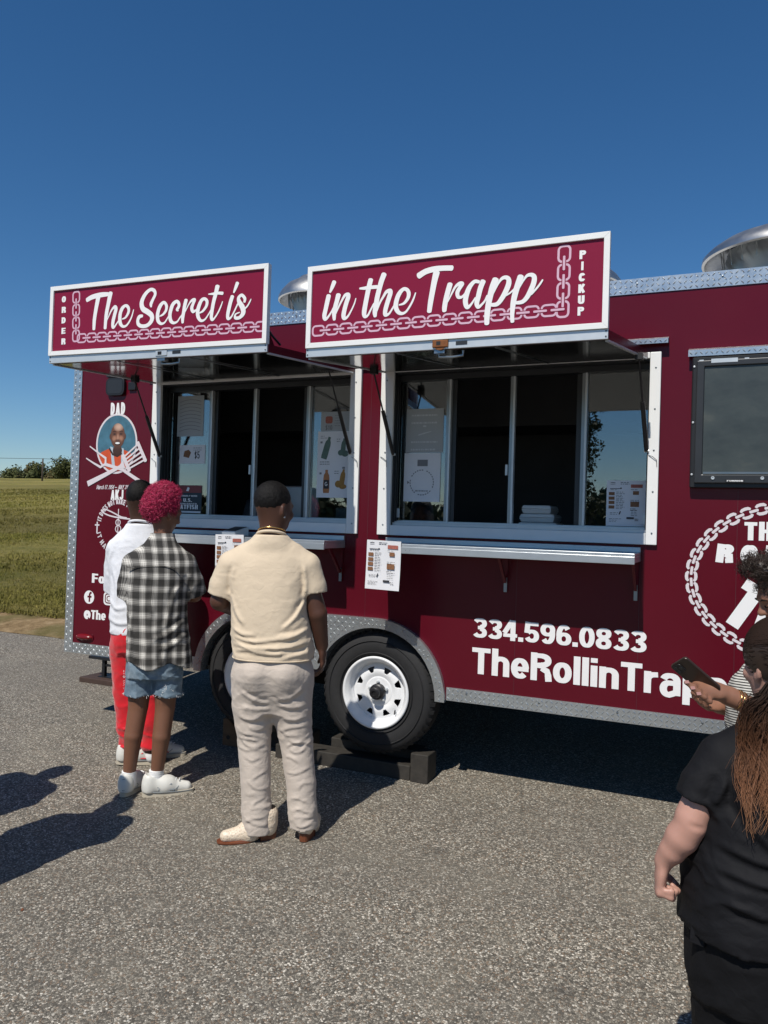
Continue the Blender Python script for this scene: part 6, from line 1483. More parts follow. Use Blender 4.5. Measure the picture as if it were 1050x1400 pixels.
def sneaker(P_, heel, toe, trim):
    up, Pf = shoe(P_, 'shoe', heel, toe, 'leather_white', 'sole_cream', .070, .046, .028)
    for sd in (-1, 1):
        st = MB(); st.tube([Pf(.30, sd * .0425, .045), Pf(.45, sd * .0455, .060), Pf(.56, sd * .043, .075)], .004, 5); st.tube([Pf(.28, sd * .042, .058), Pf(.42, sd * .0445, .044), Pf(.62, sd * .046, .042)], .004, 5); st.obj('side_stripe', trim, up)
    hc = Field(np.array(Pf(.02, 0, .03)) - .06, np.array(Pf(.02, 0, .09)) + .06, .004); hc.cone(Pf(.13, 0, .04), Pf(.13, 0, .098), .0425, .0385, 0); q = np.array(Pf(.10, 0, 0)); d_ = np.array(Pf(1, 0, 0)) - np.array(Pf(0, 0, 0)); hc.cut(q, d_); hc.cut(Pf(0, 0, .035), (0, 0, -1)); hc.cut(Pf(0, 0, .105), (0, 0, 1)); hc.obj('heel_tab', 'leather_grey', up)
    tc = MB(); tc.tube([Pf(.60, -.046, .034), Pf(.70, -.034, .056), Pf(.76, 0, .064), Pf(.70, .034, .056), Pf(.60, .046, .034)], .0022, 5); tc.tube([Pf(.30, -.043, .036), Pf(.34, -.040, .075), Pf(.40, -.030, .098)], .002, 5); tc.tube([Pf(.30, .043, .036), Pf(.34, .040, .075), Pf(.40, .030, .098)], .002, 5); tc.obj('panel_seams', 'leather_grey', up)['kind'] = 'stuff'
    ml = MB(); ml.tube([Pf(.5 + .505 * math.cos(a), .046 * (.98 + .10 * math.cos(a)) * math.copysign(abs(math.sin(a)) ** .62, math.sin(a)), .029) for a in np.linspace(0, 6.283, 40)], .0022, 5, caps=False); ml.obj('midsole_line', 'leather_grey', up)
    lc = MB()
    for i in range(6): u = .36 + .07 * i; lc.tube([Pf(u, -.022, .103 - .052 * (u - .3)), Pf(u + .015, 0, .110 - .056 * (u - .3)), Pf(u + .03, .022, .103 - .052 * (u - .3))], .0032, 5)
    lc.obj('laces', 'sock_white', up)['kind'] = 'stuff'
sneaker(P2, (-.118, -.055, -.004), (-.055, .215, -.004), 'leather_grey'); sneaker(P2, (-.012, -.03, -.004), (.250, .055, -.004), 'leather_grey')
hb = Field((-.13, -.17, 1.48), (.20, .17, 1.78), .005); HC = L2_(0, -.024, .048)
hb.ell(HC, (.081, .089, .087), R(-42), 0, .02); hb.ell(L2_(0, -.050, .0), (.070, .060, .072), R(-42), 0, .04); hb.cut(L2_(0, .050, .03), (math.sin(R(42)), math.cos(R(42)), -.55)); hb.ruffle(lambda x, y, z: vnoise(x * 95, y * 95, z * 95) * .006 + vnoise(x * 45, y * 45, z * 45) * .003)
HB = hb.obj('hair', 'hair_magenta', P2)
rng = np.random.default_rng(12); pts = []; nr = []
while len(pts) < 2800:
    v = unit(rng.normal(0, 1, 3)); p = HC + v * np.array((.090, .098, .096)) * rng.uniform(.93, 1.03)
    f = np.array((math.sin(R(42)), math.cos(R(42)), 0)); 
    if v @ f > .45 and v[2] < .35: continue
    if v[2] < -.82: continue
    pts.append(p); nr.append(v)
while len(pts) < 3500:
    v = unit(rng.normal(0, 1, 3)); p = L2_(0, -.050, .0) + v * np.array((.078, .068, .08)) * rng.uniform(.93, 1.03)
    if v @ f > -.1: continue
    pts.append(p); nr.append(v)
curls(HB, 'hair_curls', 'hair_magenta', pts, nr, .0060, 1.5, .0017, .025, 3, seg=11)

# ---- person in white shirt and red trousers
P3 = thing('person', 'person in white T-shirt and red track trousers beside the magenta-haired one', 'person', (-3.304, -.368, -.029), RZV)
cx = -.065
body = Field((-.42, -.26, -.02), (.36, .42, 1.80), .008)
L3_ = head(body, (-.072, -.02, 1.635), R(-20), R(-14), 1.03, jaw=1.06)
body.cone((-.069, -.030, 1.40), (-.07, -.02, 1.58), .062, .062, .03)
body.stack([(.72, cx + .03, 0, .15, .115), (.95, cx + .025, 0, .15, .12), (1.15, cx + .012, 0, .145, .115), (1.26, cx, 0, .135, .10), (1.34, cx, -.01, .12, .08), (1.40, cx, -.012, .07, .06)], k=.03)
body.chain([(-.195, .01, 1.29), (-.212, .105, 1.13), (-.12, .25, 1.10)], [.046, .044, .038], .02); body.chain([(.075, 0, 1.30), (.115, .065, 1.12), (.02, .26, 1.10)], [.050, .048, .038], .02)
hand(body, (-.12, .25, 1.10), (.8, .5, .2), (.3, -.3, -.8), .5, 1.0, 1); hand(body, (.02, .26, 1.10), (-.5, .7, .2), (-.3, -.3, -.8), .5, 1.0, -1)
for pts in ([(-.12, 0, .75), (-.10, 0, .45), (-.09, 0, .08)], [(.03, 0, .75), (.03, 0, .45), (.046, 0, .08)]): body.chain(pts, [.09, .06, .045], .03)
body.obj('body', 'skin_dark', P3)
sh = Field((-.44, -.28, .76), (.38, .32, 1.54), .0068)
sh.stack([(.805, cx + .035, 0, .205, .155), (.95, cx + .03, 0, .202, .155), (1.1, cx + .02, 0, .194, .148), (1.28, cx + .008, 0, .190, .132), (1.37, cx, -.008, .165, .110), (1.43, cx, -.014, .122, .094), (1.487, cx - .004, -.020, .082, .080)], k=.03, p=2.4)
for s_ in (-1, 1):
    sh.sleeve([(cx + s_ * .10, -.008, 1.370), (cx + s_ * .148, 0, 1.320), (cx + s_ * .170, .04, 1.22), (cx + s_ * .180, .08, 1.06)], [.066, .070, .070, .072], (cx + s_ * .180, .08, 1.055), (s_ * .15, .35, -1))
cloth(sh, lambda x, y, z: .6 + .5 * np.clip((1.0 - z) / .2, 0, 1), .006, 5, 8, 2.2); creases(sh, [[(-.22, 1.22), (-.18, 1.08), (-.19, .95)], [(-.24, 1.02), (-.17, .96), (-.09, .97)], [(-.24, .90), (-.15, .87), (-.06, .88)], [(-.23, 1.33), (-.255, 1.24), (-.25, 1.16)]], .004, .016); S3 = sh.obj('shirt', 'white_jersey', P3)
MB().tube([(-.070 + .070 * math.cos(a), -.022 + .070 * math.sin(a), 1.484 - .022 * math.sin(a)) for a in np.linspace(0, 6.283, 41)], .008, 8, caps=False).obj('collar', 'white_jersey', S3, smooth=True)
tr = Field((-.30, -.24, .02), (.26, .26, .92), .0072)
tr.stack([(.70, cx + .03, 0, .18, .14), (.80, cx + .03, 0, .19, .15), (.90, cx + .03, 0, .18, .145)], k=.03); tr.chain([(-.13, 0, .72), (-.118, .005, .45), (-.098, 0, .25), (-.090, 0, .13)], [.108, .092, .080, .064], .03); tr.chain([(.045, 0, .72), (.04, .005, .45), (.044, 0, .25), (.046, 0, .13)], [.108, .092, .080, .064], .03)
tr.cut((0, 0, .095), (0, 0, -1)); cloth(tr, lambda x, y, z: .6 + 1.0 * np.exp(-((z - .16) / .09) ** 2), .011, 6, 12, 6.6); TR3 = tr.obj('trousers', 'red_satin', P3)
for x_ in (-.090, .046):
    MB().tube([(x_ + .060 * math.cos(a), .058 * math.sin(a), .11 + .004 * math.cos(3 * a)) for a in np.linspace(0, 6.283, 25)], .010, 6, caps=False).obj('cuff', 'red_satin', TR3, smooth=True)
    k = Field((x_ - .07, -.07, .02), (x_ + .07, .07, .14), .005); k.cone((x_, 0, .05), (x_, 0, .12), .044, .043, 0); k.obj('sock', 'sock_white', P3)
sneaker(P3, (-.165, -.02, 0.0), (.115, .03, 0.0), 'red_trim'); sneaker(P3, (-.05, .10, .008), (.215, .155, .008), 'red_trim')
hm = Field((-.20, -.16, 1.54), (.06, .14, 1.79), .005); hm.ell(L3_(0, -.014, .026), (.0795, .1005, .096), R(-20), R(-14), .02); hm.cut(L3_(0, .060, .06), (math.sin(R(20)), math.cos(R(20)), -.35)); hm.cut(L3_(0, 0, -.022), (.1, .35, -1)); hm.ruffle(lambda x, y, z: vnoise(x * 170, y * 170, z * 170) * .0015); hm.obj('hair', 'hair_black', P3)

# ---- person in black in the foreground
P4 = thing('person', 'person in black scrubs with long auburn hair standing in the right foreground', 'person', (.174, -1.849, -.148), RZV)
cx = -.045
body = Field((-.44, -.22, -.02), (.30, .24, 1.46), .0048)
L4_ = head(body, (-.066, -.008, 1.320), R(14), R(-10), .91)
body.cone((-.060, -.018, 1.10), (-.072, -.008, 1.28), .050, .050, .025)
body.stack([(.42, cx, 0, .17, .15), (.60, cx, 0, .18, .15), (.80, cx, 0, .165, .14), (.95, cx, 0, .145, .12), (1.03, cx, -.005, .11, .09), (1.10, cx - .01, -.01, .06, .055)], k=.02)
body.chain([(-.215, -.01, 1.050), (-.292, -.02, .900)], [.045, .043], .008); body.chain([(-.294, -.022, .884), (-.312, -.008, .842), (-.330, .008, .80), (-.345, .025, .765)], [.0415, .0425, .034, .025], .006); body.cone((-.33, -.065, .898), (-.25, -.065, .880), .004, .004, .010, 's'); body.chain([(.125, -.01, 1.05), (.19, -.02, .89), (.20, .06, .76)], [.046, .044, .030], .01)
hand(body, (-.347, .030, .757), (-.10, .06, -1), (.96, -.28, 0), 1.30, .94, -1, .025); hand(body, (.203, .065, .755), (.1, .3, -1), (-.9, .3, 0), 1.0, .92, 1)
for s_ in (-1, 1): body.chain([(cx + s_ * .10, 0, .52), (cx + s_ * .105, .01, .30), (cx + s_ * .11, 0, .07)], [.11, .075, .05], .03)
body.obj('body', 'skin_fair', P4)
sh = Field((-.42, -.30, .54), (.34, .30, 1.22), .0055)
sh.stack([(.585, cx, 0, .252, .205), (.70, cx, 0, .244, .200), (.82, cx, 0, .232, .188), (.95, cx, -.003, .214, .165), (1.05, cx, -.006, .190, .135), (1.10, cx, -.01, .150, .108), (1.145, cx - .006, -.014, .100, .085), (1.185, cx - .014, -.014, .066, .068)], k=.03, p=2.4)
sh.sleeve([(-.14, -.01, 1.085), (-.205, -.012, 1.055), (-.258, -.016, .985), (-.302, -.02, .90)], [.064, .070, .064, .058], (-.285, -.02, .950), (-.30, 0, -1))
sh.sleeve([(.06, -.01, 1.085), (.12, -.012, 1.055), (.165, -.016, .985), (.205, -.02, .90)], [.066, .074, .070, .064], (.195, -.02, .950), (.30, 0, -1))
sh.cut((cx, 0, .600), (.0, -.05, -1))
cloth(sh, lambda x, y, z: .5 + .7 * np.exp(-((z - .82) / .10) ** 2) + .5 * (x < -.2), .006, 5, 10, 4.4); creases(sh, [[(-.22, .98), (-.18, .90), (-.10, .84)], [(-.26, .86), (-.17, .835), (-.05, .84)], [(-.27, .80), (-.16, .785), (-.04, .80)], [(-.26, .73), (-.18, .71), (-.08, .72)], [(-.20, 1.06), (-.215, 1.0), (-.205, .95)], [(-.24, 1.03), (-.262, .985), (-.27, .96)], [(-.13, 1.02), (-.14, .92), (-.12, .86)]], .0055, .014); S4 = sh.obj('scrub_top', 'black_scrub', P4)
vent = MB().hexa([(-.300, -.045, .585), (-.268, -.065, .580), (-.262, -.058, .580), (-.292, -.038, .585), (-.288, -.03, .68), (-.262, -.06, .68), (-.256, -.053, .68), (-.282, -.024, .68)]); vent.obj('side_vent', 'black_scrub', S4, bevel=.002)
MB().tube([(cx + .238 * math.cos(a), .193 * math.sin(a), .782 + .004 * math.cos(2 * a)) for a in np.linspace(0, 6.283, 49)], .0022, 4, caps=False).obj('waist_seam', 'black_scrub', S4, smooth=True)
tr = Field((-.36, -.28, .02), (.28, .28, .68), .0075)
tr.stack([(.44, cx, 0, .218, .185), (.56, cx, 0, .228, .195), (.66, cx, 0, .225, .19)], k=.03); 
for s_ in (-1, 1): tr.chain([(cx + s_ * .108, 0, .50), (cx + s_ * .108, .01, .30), (cx + s_ * .112, 0, .06)], [.122, .100, .088], .02)
tr.cut((0, 0, .04), (0, 0, -1)); cloth(tr, lambda x, y, z: .9 + 0 * z, .010, 6, 9, 7.7); tr.obj('scrub_trousers', 'black_twill', P4)
for s_ in (-1, 1): shoe(P4, 'shoe', (cx + s_ * .11, -.06, 0), (cx + s_ * .12, .18, 0.012), 'black_scrub', 'black_twill', .06, .044, .024)
hm = Field((-.24, -.24, .98), (.12, .14, 1.48), .0055)
hm.ell(L4_(0, -.016, .022), (.086, .104, .100), R(14), R(-10), .02); hm.cut(L4_(0, .055, .05), (-math.sin(R(14)), math.cos(R(14)), -.45), (-.24, -.24, 1.24)); hm.cut(L4_(0, -.012, -.045), (-.24 * .3, .55, -1), (-.24, -.24, 1.2)); hm.ell(L4_(0, -.095, -.02), (.050, .045, .055), R(14), 0, .04)
hm.chain([L4_(0, -.080, -.02), (-.055, -.120, 1.17), (-.075, -.155, 1.06)], [.050, .050, .034], .03); HM4 = hm.obj('hair', 'hair_dark', P4)
rng = np.random.default_rng(21); vs = []; fs = []
def strand(P, th):
    o = len(vs); n = len(P)
    for i, c in enumerate(P):
        d = unit(P[min(i + 1, n - 1)] - P[max(i - 1, 0)]); a = unit(np.cross(d, (0.3, 1, .1))); b = np.cross(d, a); t_ = th * (1 - .7 * (i / n) ** 2)
        for k in range(3): vs.append(tuple(c + (a * math.cos(k * 2.094) + b * math.sin(k * 2.094)) * t_))
    for i in range(n - 1):
        for k in range(3): fs.append((o + i * 3 + k, o + i * 3 + (k + 1) % 3, o + (i + 1) * 3 + (k + 1) % 3, o + (i + 1) * 3 + k))
tie = L4_(0, -.105, -.012); 
for i in range(1500):    # combed back over the skull
    th_, ph_ = rng.uniform(-1.9, 1.9), rng.uniform(-.35, 1.35)
    if .55 < abs(th_) < 2.0 and ph_ < .22: continue
    a0 = np.array((math.sin(th_) * math.cos(ph_), math.cos(th_) * math.cos(ph_) * (1 if abs(th_) > 1.2 else .45), math.sin(ph_)))
    e = unit(np.array((0, -1, -.25)) + rng.normal(0, .08, 3)); P = []
    for q in np.linspace(0, 1, 12):
        v = unit(a0 * (1 - q) + e * q + np.array((0, 0, .12)) * math.sin(q * math.pi)); P.append(L4_(v[0] * .0945, -.017 + v[1] * .1140, .0235 + v[2] * .1095))
    strand(P, .0015)
TX = -.088
clump = [(rng.uniform(-.105, .095), rng.uniform(.18, .38) if rng.random() < .5 else rng.uniform(.28, .37), rng.uniform(0, 6.28), rng.uniform(.006, .024), rng.uniform(7, 15)) for _ in range(70)]
def back_y(x, z):   # just outside the top
    q = min(1, max(0, (1.12 - z) / .15)); return -.085 - .085 * q - .01 + ((x - cx) / .24) ** 2 * .09
for i in range(4000):   # loose hair down the back
    off, ln, ph, am, fq = clump[rng.integers(len(clump))]; jx = rng.normal(0, .006); jy = abs(rng.normal(0, .010)); ln = ln * rng.uniform(.72, 1.06); ph = ph + rng.normal(0, .25); P = []
    rx = tie[0] + .018 + off * .38
    for q in np.linspace(0, 1, 18):
        z = tie[2] + .060 - abs(off) * .30 - (ln + .06) * q; w = min(1, q * 1.7); wave = am * math.sin(ph + q * fq) * w
        x = rx * (1 - w) + (TX + off) * w + wave + jx * (.5 + q)
        y = (L4_(off * .6, -.100 + off * off * 5, .0)[1] - .012) * (1 - w) + (back_y(x, z) - .012) * w - jy * (.6 + w) - .35 * abs(wave)
        P.append(np.array((x, y, z)))
    strand(P, rng.uniform(.0007, .0012))
for i in range(220):    # flyaways
    off = rng.uniform(-.15, .12); ph = rng.uniform(0, 6.28); P = []
    for q in np.linspace(0, 1, 12):
        z = tie[2] + .03 - (.30 + .2 * (i % 3) / 3) * q; x = tie[0] * (1 - q) + (TX + off) * q + .012 * math.sin(q * 9 + ph); P.append(np.array((x, back_y(x, z) - .03 - .01 * math.sin(q * 7 + ph), z)))
    strand(P, .0006)
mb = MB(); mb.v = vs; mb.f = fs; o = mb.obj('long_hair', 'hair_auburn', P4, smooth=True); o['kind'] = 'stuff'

# ---- person with the phone
P5 = thing('person', 'person with curly dark hair in striped top looking down at a phone', 'person', (.25, -.942, -.075), RZV)
body = Field((-.66, -.36, -.02), (.26, .30, 1.60), .005)
FY_ = R(84)     # faces left
L5_ = head(body, (-.080, -.010, 1.372), FY_, R(-24), .98, jaw=.92)
body.cone((-.06, 0, 1.12), (-.06, -.008, 1.30), .048, .048, .03)
body.stack([(.62, -.05, 0, .14, .15), (.80, -.08, 0, .12, .14), (.98, -.10, 0, .12, .13), (1.06, -.09, 0, .10, .13), (1.12, -.07, 0, .07, .08), (1.16, -.06, 0, .05, .055)], k=.03)
body.chain([(-.10, -.155, 1.06), (-.215, -.230, .955), (-.375, -.232, 1.030)], [.045, .042, .029], .02)
body.chain([(-.08, .155, 1.06), (-.08, .20, .88), (-.26, .12, .92)], [.045, .041, .030], .02); hand(body, (-.265, .115, .922), (-.9, -.4, .1), (.2, -.3, .9), .5, .92, 1)
for s_ in (-1, 1): body.chain([(.0, s_ * .08, .70), (-.01, s_ * .085, .40), (.0, s_ * .085, .07)], [.095, .06, .042], .03)
# the hand wraps the phone from below
hd_ = unit((-.80, -.05, .30)); body.cone((-.375, -.232, 1.030), (-.435, -.238, 1.052), .029, .030, .02, flat=((0, 1, 0), .72)); body.cone((-.425, -.238, 1.046), (-.480, -.236, 1.060), .032, .030, .02, flat=((.2, .55, -.8), .60))
for i, (b0, e0) in enumerate((((-.503, -.252, 1.066), (-.545, -.280, 1.082)), ((-.492, -.258, 1.052), (-.527, -.286, 1.064)), ((-.476, -.260, 1.038), (-.507, -.287, 1.046)), ((-.458, -.258, 1.026), (-.486, -.282, 1.030)))):
    b0, e0 = np.array(b0), np.array(e0); kn = (b0 + e0) / 2 + np.array((.006, -.012, -.006))
    body.cone((-.455, -.240, 1.046), b0, .014, .0105, .012); body.cone(b0, kn, .0105, .0098, .005); body.cone(kn, e0, .0098, .0085, .005)
body.chain([(-.43, -.225, 1.060), (-.470, -.205, 1.090), (-.515, -.204, 1.112)], [.014, .012, .0095], .012)
body.obj('body', 'skin_tan', P5)
nl = MB()
for e0, d_ in (((-.547, -.284, 1.086), (-.7, -.5, .3)), ((-.529, -.290, 1.068), (-.7, -.5, .3)), ((-.509, -.291, 1.050), (-.7, -.5, .3)), ((-.488, -.286, 1.034), (-.7, -.5, .3))):
    q = Vector(e0); nl.add([q + Vector((.006, -.006, .006)), q + Vector((.009, -.0065, -.004)), q + Vector((-.004, -.0035, -.006)), q + Vector((-.007, -.003, .004))], [(0, 1, 2, 3)])
M('nail', (.55, .30, .27), .25); o = nl.obj('nails', 'nail', P5); o['kind'] = 'stuff'
for k, x_ in enumerate((-.352, -.342, -.330)):
    c_ = np.array((x_, -.233, 1.022 + (x_ + .352) * -.38)); pts = []
    for a in np.linspace(0, 6.283, 25): pts.append(c_ + np.array((.15 * math.sin(a), math.cos(a), .92 * math.sin(a))) * .034)
    MB().tube(pts, .0022 + .0006 * (k == 1), 6, caps=False).obj('bracelet', 'gold', P5, smooth=True)
sh = Field((-.40, -.36, .54), (.26, .32, 1.24), .006)
sh.stack([(.56, -.04, 0, .175, .20), (.75, -.075, 0, .165, .185), (.92, -.105, 0, .162, .18), (1.03, -.10, 0, .145, .175), (1.10, -.08, 0, .105, .14), (1.16, -.065, 0, .072, .085), (1.195, -.06, 0, .062, .066)], k=.03)
sh.sleeve([(-.08, -.11, 1.075), (-.11, -.160, 1.04), (-.18, -.210, .985), (-.235, -.235, .94)], [.060, .068, .075, .080], (-.205, -.222, .965), (-.7, -.3, -.75)); sh.sleeve([(-.08, .11, 1.075), (-.09, .16, 1.03), (-.08, .20, .90)], [.062, .068, .07], (-.05, .2, .94), (-.2, .1, -1))
cloth(sh, lambda x, y, z: .6 + 0 * z, .012, 7, 9, 9.1); sh.obj('striped_top', 'striped_jersey', P5)
tr = Field((-.2, -.26, .02), (.22, .26, .72), .011); tr.stack([(.55, 0, 0, .16, .18), (.70, 0, 0, .155, .175)], k=.03)
for s_ in (-1, 1): tr.chain([(0, s_ * .085, .62), (-.01, s_ * .088, .40), (0, s_ * .088, .08)], [.112, .085, .07], .02)
tr.cut((0, 0, .05), (0, 0, -1)); cloth(tr, lambda x, y, z: .8 + 0 * z, .012, 7, 10, 3.7); tr.obj('trousers', 'navy_twill', P5)
for s_ in (-1, 1): shoe(P5, 'shoe', (.05, s_ * .09, 0), (-.19, s_ * .10, 0), 'leather_white', 'sole_cream', .06, .042, .024)
hm = Field((-.24, -.18, 1.28), (.14, .18, 1.62), .005); hm.ell(L5_(0, -.03, .035), (.092, .100, .100), FY_, 0, .02); hm.ell(L5_(0, .03, .11), (.075, .07, .05), FY_, 0, .04); hm.cut(L5_(0, .052, .04), (-1, .0, -.75)); hm.ruffle(lambda x, y, z: vnoise(x * 60, y * 60, z * 60) * .008); HM5 = hm.obj('hair', 'hair_dark', P5)
rng = np.random.default_rng(31); pts = []; nr = []
while len(pts) < 1500:
    v = unit(rng.normal(0, 1, 3)); c_, rr = (L5_(0, -.03, .035), np.array((.100, .092, .100))) if rng.random() < .6 else (L5_(0, .035, .11), np.array((.072, .076, .052)))
    p = c_ + v * rr * rng.uniform(.92, 1.04)
    if p[0] < L5_(0, .075, .05)[0] and p[2] < L5_(0, .07, .066)[2]: continue
    if v[2] < -.6: continue
    pts.append(p); nr.append(v)
curls(HM5, 'hair_curls', 'hair_dark', pts, nr, .0085, 1.7, .0014, .030, 8)
eb = MB()
for s_ in (-1, 1): eb.tube([L5_(s_ * .014, .099, .008), L5_(s_ * .032, .100, .014), L5_(s_ * .050, .088, .009)], [.0025, .0035, .002], 6)
eb.obj('eyebrows', 'hair_black', P5, smooth=True)['kind'] = 'stuff'
for s_ in (-1, 1):
    MB().tube([L5_(s_ * .018, .094, -.014), L5_(s_ * .031, .0965, -.018), L5_(s_ * .045, .088, -.014)], .0022, 6).obj('eyelashes', 'hair_black', P5, smooth=True)
# the phone
ph0, ph1 = Vector((-.560, -.226, 1.148)), Vector((-.430, -.240, 1.040))
PHM = thing('smartphone', 'dark smartphone held by the person in the striped top', 'phone', (.25, -.942, -.075), RZV)
ax = (ph1 - ph0).normalized(); nrm = Vector((.30, .62, .62)); nrm = (nrm - ax * nrm.dot(ax)).normalized(); wd = ax.cross(nrm).normalized()
Lp = .158; c0 = (ph0 + ph1) / 2
def PP(a, b, c): return c0 + ax * a + wd * b + nrm * c
def slab(l, w, t, r, off=0.0, o2=(0, 0)):
    mb = MB(); q = rrect(o2[0], o2[1], l, w, r); n = len(q)
    mb.add([PP(p[0], p[1], off - t / 2) for p in q] + [PP(p[0], p[1], off + t / 2) for p in q], [tuple(range(n)), tuple(reversed(range(n, 2 * n)))] + [((i + 1) % n, i, n + i, n + (i + 1) % n) for i in range(n)]); return mb
M('phone_case', (.035, .022, .016), .35, vary=.3, vscale=30)
slab(Lp, .078, .010, .012).obj('case', 'phone_case', PHM, bevel=.002)
slab(Lp - .008, .071, .0012, .010, .0058).obj('screen', 'black_plastic', PHM)
slab(.036, .036, .003, .009, -.0068, (-Lp / 2 + .024, -.016)).obj('camera_bump', 'black_plastic', PHM, bevel=.001)
for a_, b_ in ((-.008, -.008), (.008, -.008), (0, .009)):
    c_ = PP(-Lp / 2 + .024 + a_, -.016 + b_, -.0086); MB().tube([c_ - nrm * .0012, c_ + nrm * .001], .0062, 14).obj('camera_lens', 'dark_frame', PHM)

# ---- two people waiting just left of the picture; their shadows fall into it
def bystander(loc, rz, shirt, trouser, skin, label, hat, h, seed):
    Pn = thing('person', label, 'person', (loc[0], loc[1], gz(loc[1])), rz)
    k = h / 1.74; b = Field((-.40 * k, -.30 * k, -.02), (.40 * k, .40 * k, 1.82 * k), .014); q = lambda *p: tuple(v * k for v in p)
    Lh = head(b, q(0, .01, 1.625), 0, R(-5), 1.0 * k)
    b.cone(q(0, -.02, 1.43), q(0, 0, 1.57), .06 * k, .055 * k, .03); b.stack([q(.72, 0, 0, .165, .12), q(.95, 0, 0, .155, .12), q(1.2, 0, 0, .175, .12), q(1.36, 0, 0, .17, .10), q(1.46, 0, 0, .09, .07)], k=.05)
    for s_ in (-1, 1):
        b.chain([q(s_ * .19, 0, 1.38), q(s_ * .23, .0, 1.10), q(s_ * .22, .08, .86)], [.058 * k, .046 * k, .034 * k], .03); hand(b, q(s_ * .22, .085, .85), (0, .15, -1), (-s_, .2, 0), .35, k, s_)
        b.chain([q(s_ * .09, 0, .78), q(s_ * .095, .02, .46), q(s_ * .10, 0, .08)], [.09 * k, .06 * k, .044 * k], .03)
    b.obj('body', skin, Pn)
    s = Field((-.40 * k, -.26 * k, .8 * k), (.40 * k, .26 * k, 1.52 * k), .014); s.stack([q(.86, 0, 0, .195, .145), q(1.1, 0, 0, .19, .145), q(1.3, 0, 0, .20, .135), q(1.40, 0, 0, .16, .10), q(1.47, 0, -.01, .08, .07)], k=.03)
    for s_ in (-1, 1): s.cone(q(s_ * .16, 0, 1.39), q(s_ * .225, 0, 1.16), .075 * k, .07 * k, .04)
    cloth(s, lambda x, y, z: .8 + 0 * z, .012, 6, 12, seed); s.obj('shirt', shirt, Pn)
    t = Field((-.26 * k, -.24 * k, .02), (.26 * k, .24 * k, .92 * k), .014); t.stack([q(.70, 0, 0, .175, .135), q(.90, 0, 0, .17, .13)], k=.03)
    for s_ in (-1, 1): t.chain([q(s_ * .09, 0, .72), q(s_ * .095, .01, .46), q(s_ * .10, 0, .07)], [.105 * k, .08 * k, .065 * k], .02)
    t.cut((0, 0, .04), (0, 0, -1)); t.obj('trousers', trouser, Pn)
    for s_ in (-1, 1): shoe(Pn, 'shoe', q(s_ * .10, -.06, 0), q(s_ * .13, .21, 0), 'leather_white', 'sole_cream')
    hm = Field(np.array(Lh(0, 0, 0)) - .16, np.array(Lh(0, .05, 0)) + .19, .007); hm.ell(Lh(0, -.012, .035), (.083 * k, .104 * k, .092 * k), 0, 0, .02); hm.cut(Lh(0, 0, .0), (0, .3, -1))
    if hat: hm.ell(Lh(0, .13, .045), (.070, .080, .010), 0, .1, .01)
    hm.obj('cap' if hat else 'hair', 'navy_twill' if hat else 'hair_black', Pn)
bystander((-3.80, -1.86), R(-10), 'grey_jersey', 'navy_twill', 'skin_brown', 'person in grey shirt waiting left of the picture, casting the farther shadow', False, 1.72, 1.1)
bystander((-3.11, -2.10), R(20), 'navy_twill', 'stone_twill', 'skin_fair', 'person in dark shirt and cap left of the picture, casting the nearer shadow', True, 1.74, 5.1)

# ------------------------------------------------------------------ printed sheets, boxes and small things
def sheet_thing(name, label, cat, x0, z0, x1, z1, y, mat='paper', tilt=0.0, bulge=0.0):
    cxx, czz = (x0 + x1) / 2, z1
    w, h = x1 - x0, z1 - z0; mb = MB(); nx, nz = 6, 8
    def yv(u, v): return bulge * math.sin(v * math.pi) * (.4 + .6 * u)
    vs = [(-w / 2 + w * i / nx, yv(i / nx, j / nz), -h * j / nz) for j in range(nz + 1) for i in range(nx + 1)]
    fs = [(j * (nx + 1) + i, (j + 1) * (nx + 1) + i, (j + 1) * (nx + 1) + i + 1, j * (nx + 1) + i + 1) for j in range(nz) for i in range(nx)]
    mb.add(vs, fs); o = mb.obj(name, mat); o.location = (cxx, y, czz); o.rotation_euler = (0, tilt, 0)
    so = o.modifiers.new('thick', 'SOLIDIFY'); so.thickness = .0006; so.offset = 1 if False else -1
    return tag(o, label, cat), w, h
def ink(o, mat, fn, name, k=1):
    p = Print(-.0012 * k, .00003); fn(p); q = p.mb.obj(name, mat, o); return q
def lines(p, u0, u1, w0, dw, n, rg, th=.0022, frac=(.5, 1.0)):
    for i in range(n):
        u = u0; end = u0 + (u1 - u0) * rg.uniform(*frac)
        while u < end:
            l = rg.uniform(.006, .018); p.rect(u, w0 - dw * i - th / 2, min(u + l, end), w0 - dw * i + th / 2); u += l + .004
